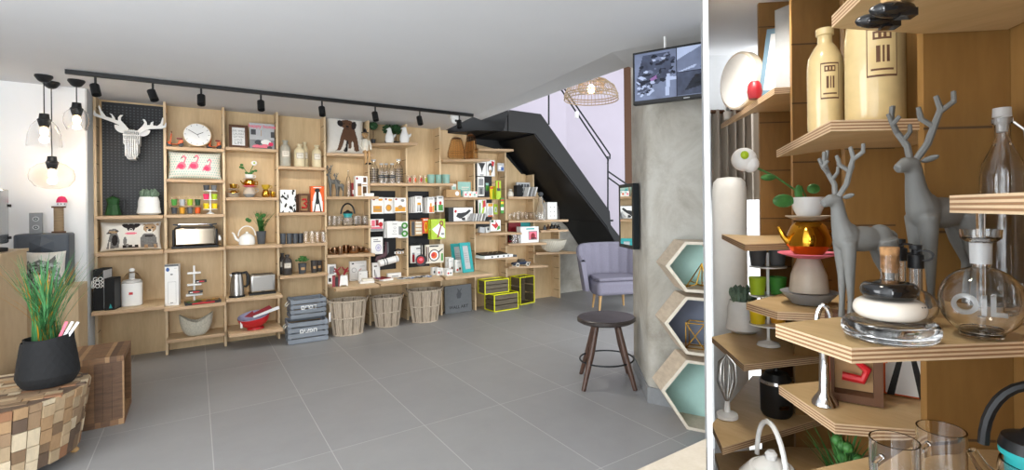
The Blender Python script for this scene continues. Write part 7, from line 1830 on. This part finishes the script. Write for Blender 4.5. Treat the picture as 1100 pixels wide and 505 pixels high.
# ---- cup stand, planter
zb_ = .9385; cs = nd(824, 1.98, zb_); hS = .37
t = thing('tall_cup_stand', 'slim white three tier stand with coloured cups in the alcove', 'tiered stand', cs, VZ)
MB().lathe([(0, 0), (.045, 0), (.04, .01), (.008, .02), (.006, .03), (.006, hS), (0, hS)], 20).build('stem', 'white_gloss', t)
tz3 = ((.085, 'yellow', 'amber', 'lowest'), (.20, 'lime', 'green', 'middle'), (.315, 'darkgrey', 'midgrey', 'top'))
for zz, a, b_, nm in tz3: MB().lathe([(0, zz-.006), (.072, zz-.002), (.072, zz+.003), (0, zz)], 26).build('plate', 'white_gloss', t)
for zz, a, b_, nm in tz3:
    for s, mk, sd in ((-1, a, 'left'), (1, b_, 'right')):
        p = cs+R*(s*.037); cup((p.x, p.y, zb_+zz+.0035), .034, .068, mk, '%s cup on the %s tier of the alcove stand' % ({'yellow': 'yellow', 'amber': 'amber', 'lime': 'lime green', 'green': 'green', 'darkgrey': 'charcoal', 'midgrey': 'slate grey'}[mk], nm), 'cups on the alcove stand')
pl = [o for o in COL.objects if o.name == 'planter'][0]
dup(pl, nd(797, 2.2, zb_), .3, 'round white planter with green leaves on the far alcove shelf', scale=.75)
# ---- dark appliance, whisk
z5 = .718
t = thing('black_cooker', 'black round kitchen appliance with a chrome rim on a low alcove shelf', 'appliance', nd(832, 1.85, z5), VZ); t.scale = (.66, .66, .66)
MB().lathe([(0, 0), (.075, 0), (.085, .02), (.088, .18), (0, .18)], 30).build('body', 'black', t)
MB().lathe([(.086, .178), (.092, .186), (.086, .2), (0, .2)], 30).build('chrome_rim', 'chrome', t)
MB().lathe([(.08, .2), (.06, .235), (.015, .245), (.012, .265), (0, .266)], 24).build('lid', 'black', t)
MB().box((.0, -.09, .07), (.05, .012, .02)).build('handle', 'chrome', t)
t = thing('balloon_whisk', 'small wire whisk standing in a white holder beside the black cooker', 'whisk', nd(800, 1.82, z5), VZ)
MB().lathe([(0, 0), (.04, 0), (.038, .012), (.012, .02), (.01, .06), (0, .06)], 18).build('holder', 'white', t)
for k in range(6):
    a = pi*k/6
    MB().tube([(.006*cos(a), .006*sin(a), .06), (.035*cos(a), .035*sin(a), .13), (.03*cos(a), .03*sin(a), .2), (0, 0, .23), (-.03*cos(a), -.03*sin(a), .2), (-.035*cos(a), -.035*sin(a), .13), (-.006*cos(a), -.006*sin(a), .06)], .0018, 5).build('wire', 'steel', t)
# ---- far upper shelf: clock, bottle, books
zt = 1.951
t = thing('standing_clock', 'round cream clock seen from the side on the far upper alcove shelf', 'clock', nd(801, 2.35, zt), VZ-1.28)
m = MB(); rC = .135; m.prism([(rC*cos(2*pi*k/40), rC+rC*sin(2*pi*k/40)) for k in range(40)], -.025, .025, 'y'); m.build('case', 'ply_pale', t, bevel=.006)
m = MB(); m.prism([(rC*.92*cos(2*pi*k/40), rC+rC*.92*sin(2*pi*k/40)) for k in range(40)], -.027, -.0245, 'y'); m.build('dial', 'white', t)
t = thing('brown_vase', 'small reddish brown vase before the side view clock', 'vase', nd(812, 2.12, zt)); MB().lathe([(0, 0), (.025, 0), (.032, .03), (.028, .06), (.018, .075), (0, .075)], 20).build('body', 'darkred', t)
t = thing('blue_book', 'slim blue grey framed picture leaning on the far upper alcove shelf', 'picture frame', nd(836, 2.15, zt), VZ-.95)
MB().box((0, 0, .145), (.2, .03, .29)).build('frame', 'slateblue' if 'slateblue' in M else 'grey', t, bevel=.003); t.children[0].data.materials[0] = mat('slateblue', (96, 122, 140), .5)
MB().box((0, -.0155, .145), (.15, .002, .24)).build('print', 'lightgrey', t); t.rotation_euler.y = .16; t.location.z += .017
t = thing('tall_magazine', 'tall grey magazine with a dark cover beside the blue grey frame', 'magazine', nd(860, 2.03, zt), VZ-1.1)
MB().box((0, 0, .19), (.22, .012, .38)).build('pages', 'grey', t); MB().box((0, .0085, .19), (.22, .004, .38)).build('cover', 'darkred', t)
t = thing('white_tuft', 'tuft of white dried grass in a little pot at the end of the far shelf', 'plant', nd(783, 2.62, zt))
MB().lathe([(0, 0), (.02, 0), (.024, .04), (0, .038)], 16).build('pot', 'white', t); tuft(MB(), 40, .012, .13, .06, .0025, 5).build('grass', 'white', t, (0, 0, .038))
# ---- curtain and tall canister against the alcove wall
mat('taupe', (160, 150, 138), .9, var=.12, scale=6, stretch=(1, 1, .2))
c0, c1 = PD(765, 2.93, 0), PD(818, 2.93, 0); wc_ = (c1-c0).length; zc0, zc1 = ZD(790, 215, 2.93), ZD(790, 118, 2.93)
m = MB(); fnc = lambda u, v, o_: (u*wc_, .028*sin(u*2*pi*6)*(.6+.4*(1-v))+o_, zc0+(zc1-zc0)*v)
m.grid(lambda u, v: fnc(u, v, 0), 96, 6); m.grid(lambda u, v: fnc(u, v, .006), 96, 6)
t = thing('short_curtain', 'short pleated taupe curtain hanging on the alcove wall', 'curtain', Vector((c0.x, c0.y, 0)), VZ)
m.build('cloth', 'taupe', t, ang=80)
MB().tube([(0, .005, zc1-.01), (wc_, .005, zc1-.01)], .012, 10).build('rod', 'brown', t)
cc = PD(783.5, 2.66, 0); rC = .088; hC = ZD(783, 190, 2.66)
t = thing('tall_canister', 'tall smooth white canister with a rounded top against the alcove wall', 'canister', cc)
MB().lathe([(0, 0), (rC, 0), (rC, hC-.07), (rC*.93, hC-.03), (rC*.7, hC-.008), (0, hC)], 32).build('body', 'white', t)
MB().lathe([(rC*1.0, .0), (rC*1.04, .0), (rC*1.04, .05), (rC*1.0, .05)], 32).build('foot_ring', 'lightgrey', t)
# ================================================================ light and camera
wd = bpy.data.worlds.new('World'); SC.world = wd; wd.use_nodes = True
bg = wd.node_tree.nodes['Background']; bg.inputs[0].default_value = (.93, .97, 1, 1); bg.inputs[1].default_value = .9
def area(name, loc, to, sx, sy, e, col=(1, 1, 1)):
    l = bpy.data.lights.new(name, 'AREA'); l.shape = 'RECTANGLE'; l.size = sx; l.size_y = sy; l.energy = e; l.color = col
    o = bpy.data.objects.new(name, l); COL.objects.link(o); o.location = loc
    o.rotation_euler = (Vector(to)-Vector(loc)).to_track_quat('-Z', 'Y').to_euler(); return o
def spot(name, loc, to, e, ang=70, col=(1, .93, .82), size=.04, blend=.6):
    l = bpy.data.lights.new(name, 'SPOT'); l.energy = e; l.spot_size = radians(ang); l.spot_blend = blend; l.color = col; l.shadow_soft_size = size
    o = bpy.data.objects.new(name, l); COL.objects.link(o); o.location = loc
    o.rotation_euler = (Vector(to)-Vector(loc)).to_track_quat('-Z', 'Y').to_euler(); return o
def point(name, loc, e, col=(1, .9, .75), size=.03):
    l = bpy.data.lights.new(name, 'POINT'); l.energy = e; l.color = col; l.shadow_soft_size = size
    o = bpy.data.objects.new(name, l); COL.objects.link(o); o.location = loc; return o
area('shopfront_daylight', (2.2, -1.3, 1.45), (2.2, 6, 1.35), 8, 2.5, 320, (.95, .98, 1))
area('side_window_daylight', (-2.18, 2.6, 1.5), (1, 3.2, 1.2), 3.2, 1.8, 60, (.95, .98, 1))
area('stairwell_area_light', (5.6, 6.6, 5.1), (5.4, 6.9, 2), 2.0, 1.6, 9, (.97, .97, 1))  # area light just under the stairwell ceiling, aimed down
for k, q in enumerate(SPOTS):
    spot('track_spot', q+Vector((0, .03, -.24)), (q.x+.15, YB, 1.15), 5, 95)
spot('downlight_spot', DOWN+Vector((0, 0, -.02)), (DOWN.x, DOWN.y, 0), 25, 110)
for q in PEND: point('pendant_bulb_light', q+Vector((0, 0, -.06)), .3)
spot('alcove_fill_spot', PD(690, .95, 2.6), PD(940, 1.0, 1.15), 9, 70, (1, .93, .8), .08)  # added spot without a fixture, brightens the near shelf tops
for px, D_, z_, e_ in ((800, 1.9, 2.38, 17),):
    q = PD(px, D_, z_); tq = PD(px+20, D_+.35, 1.2); spot('alcove_fill_spot', q, tq, e_, 100, (1, .95, .86), .08)  # added fill without a fixture, lifts the far end of the alcove
cam = bpy.data.cameras.new('Camera'); co = bpy.data.objects.new('Camera', cam); COL.objects.link(co)
cam.sensor_fit = 'HORIZONTAL'; cam.sensor_width = 36; cam.lens = FP/1100*36; cam.clip_start = .05
cam.shift_x = (550-PX0)/1100; cam.shift_y = (PY0-252.5)/1100
Bk = -F
co.matrix_world = Matrix(((R2.x, U2.x, Bk.x, 0), (R2.y, U2.y, Bk.y, 0), (R2.z, U2.z, Bk.z, H), (0, 0, 0, 1)))
SC.camera = co
vs = SC.view_settings; vs.view_transform = 'Standard'; vs.look = 'None'; vs.gamma = 1; vs.use_curve_mapping = False; vs.exposure = 1.1
# everything rests a hair above what carries it, so faces never coincide
for o in list(SC.objects):
    if o.parent is None and o.get('category') and o.get('category') not in ('shelving unit', 'staircase', 'railing', 'track light'):
        o.location.z += .0007+.002*max(0, o.location.z)
# small shifts so that neighbours on a shelf do not touch
SHIFT = {"chocolate_bar": [0.014, 0, 0], "small_dark_box": [0.02, 0, 0], "chocolate_bar.001": [0, -0.02, 0], "espresso_cup.008": [-0.003, 0.003, 0], "espresso_cup.009": [0.004, 0, 0], "espresso_cup.010": [-0.003, 0.003, 0], "espresso_cup.011": [0.004, 0, 0], "blister_pack.001": [-0.004, -0.002, 0], "blister_pack.003": [-0.008, 0, 0], "oil_bottle.004": [-0.002, -0.004, 0], "tall_glass.001": [-0.003, 0.003, 0], "tall_glass.002": [0, 0.02, 0], "espresso_cup.014": [-0.002, 0.004, 0], "espresso_cup.015": [0.004, 0, 0], "espresso_cup.016": [-0.002, 0.004, 0], "espresso_cup.017": [0.004, 0, 0], "espresso_cup.018": [0.002, 0.004, 0], "espresso_cup.019": [0.004, 0, 0], "copper_mug": [0.014, 0, 0], "mug_box.002": [0.037, 0.015, 0], "drinking_glass.002": [-0.005, 0.013, 0], "drinking_glass.003": [0, -0.014, 0], "copper_mug.001": [0.008, 0.018, 0], "carton_sleeve": [-0.006, 0.006, 0], "flat_box": [-0.018, 0.008, 0], "tumbler_box.001": [-0.0195, 0.0117, 0], "glass_mug.003": [0.03, 0, 0], "tall_white_pack": [0.005, 0.013, 0], "large_glass_mug.001": [0.021, 0.021, 0], "gift_bag": [-0.008, 0.018, 0], "wood_picture": [-0.051, -0.021, 0], "pale_box_set": [0, 0, 0.002], "tumbler_box": [0.002, 0.004, 0], "teal_beaker": [-0.002, 0.004, 0], "teal_beaker.001": [0.015, 0.037, 0], "brown_carton": [-0.028, 0.028, 0], "flat_game_box": [-0.008, -0.018, 0], "toy_scooter": [0.014, 0, 0], "toy_scooter.001": [-0.021, 0.021, 0], "corer_pack": [-0.006, -0.006, 0.002], "cutter_set": [-0.055, 0, 0], "swing_bottle.002": [-0.003, 0.003, 0], "swing_bottle.001": [0.008, 0, 0], "magazine": [-0.002, 0.004, 0], "grey_photo_box": [-0.028, 0.011, 0], "wire_pyramid": [-0.008, 0.018, 0], "blue_book": [0.005, -0.013, 0], "coloured_strip_pack": [0.032, -0.028, 0], "wire_box": [-0.005, 0.013, 0], "printed_box": [0.011, -0.028, 0], "orange_pack": [0.006, 0.006, 0], "corer_pack.001": [-0.028, 0.011, 0], "box_file.001": [-0.01, -0.01, 0], "whisk_pack": [-0.003, 0.003, 0], "topiary_tree.001": [-0.008, 0, 0], "rolling_pin_pack": [-0.021, -0.051, 0], "tall_carton": [0.004, 0, 0], "topiary_tree.002": [-0.021, 0.021, 0], "coil_holder_pack": [-0.006, -0.006, 0], "electric_kettle": [-0.007, 0.003, 0], "window_box": [-0.037, 0.015, 0], "standing_clock": [-0.01, 0.01, 0], "deer_figurine": [0.014, 0, 0], "cat_cushion": [-0.034, -0.1, 0], "enamel_kettle.001": [0, 0.03, 0], "edged_crate": [0, -0.02, 0], "leek_plant": [-0.03, 0, 0], "mesh_bowl": [0.03, 0, 0], "cube_stool": [0.013, 0.005, 0], "tall_glass": [0.0495, 0.0495, 0], "balloon_whisk": [-0.0495, 0.0495, 0], "tall_glass_bottle": [-0.0037, 0.0015, 0]}
for k, v in SHIFT.items():
    o = bpy.data.objects.get(k)
    if o: o.location += Vector(v)
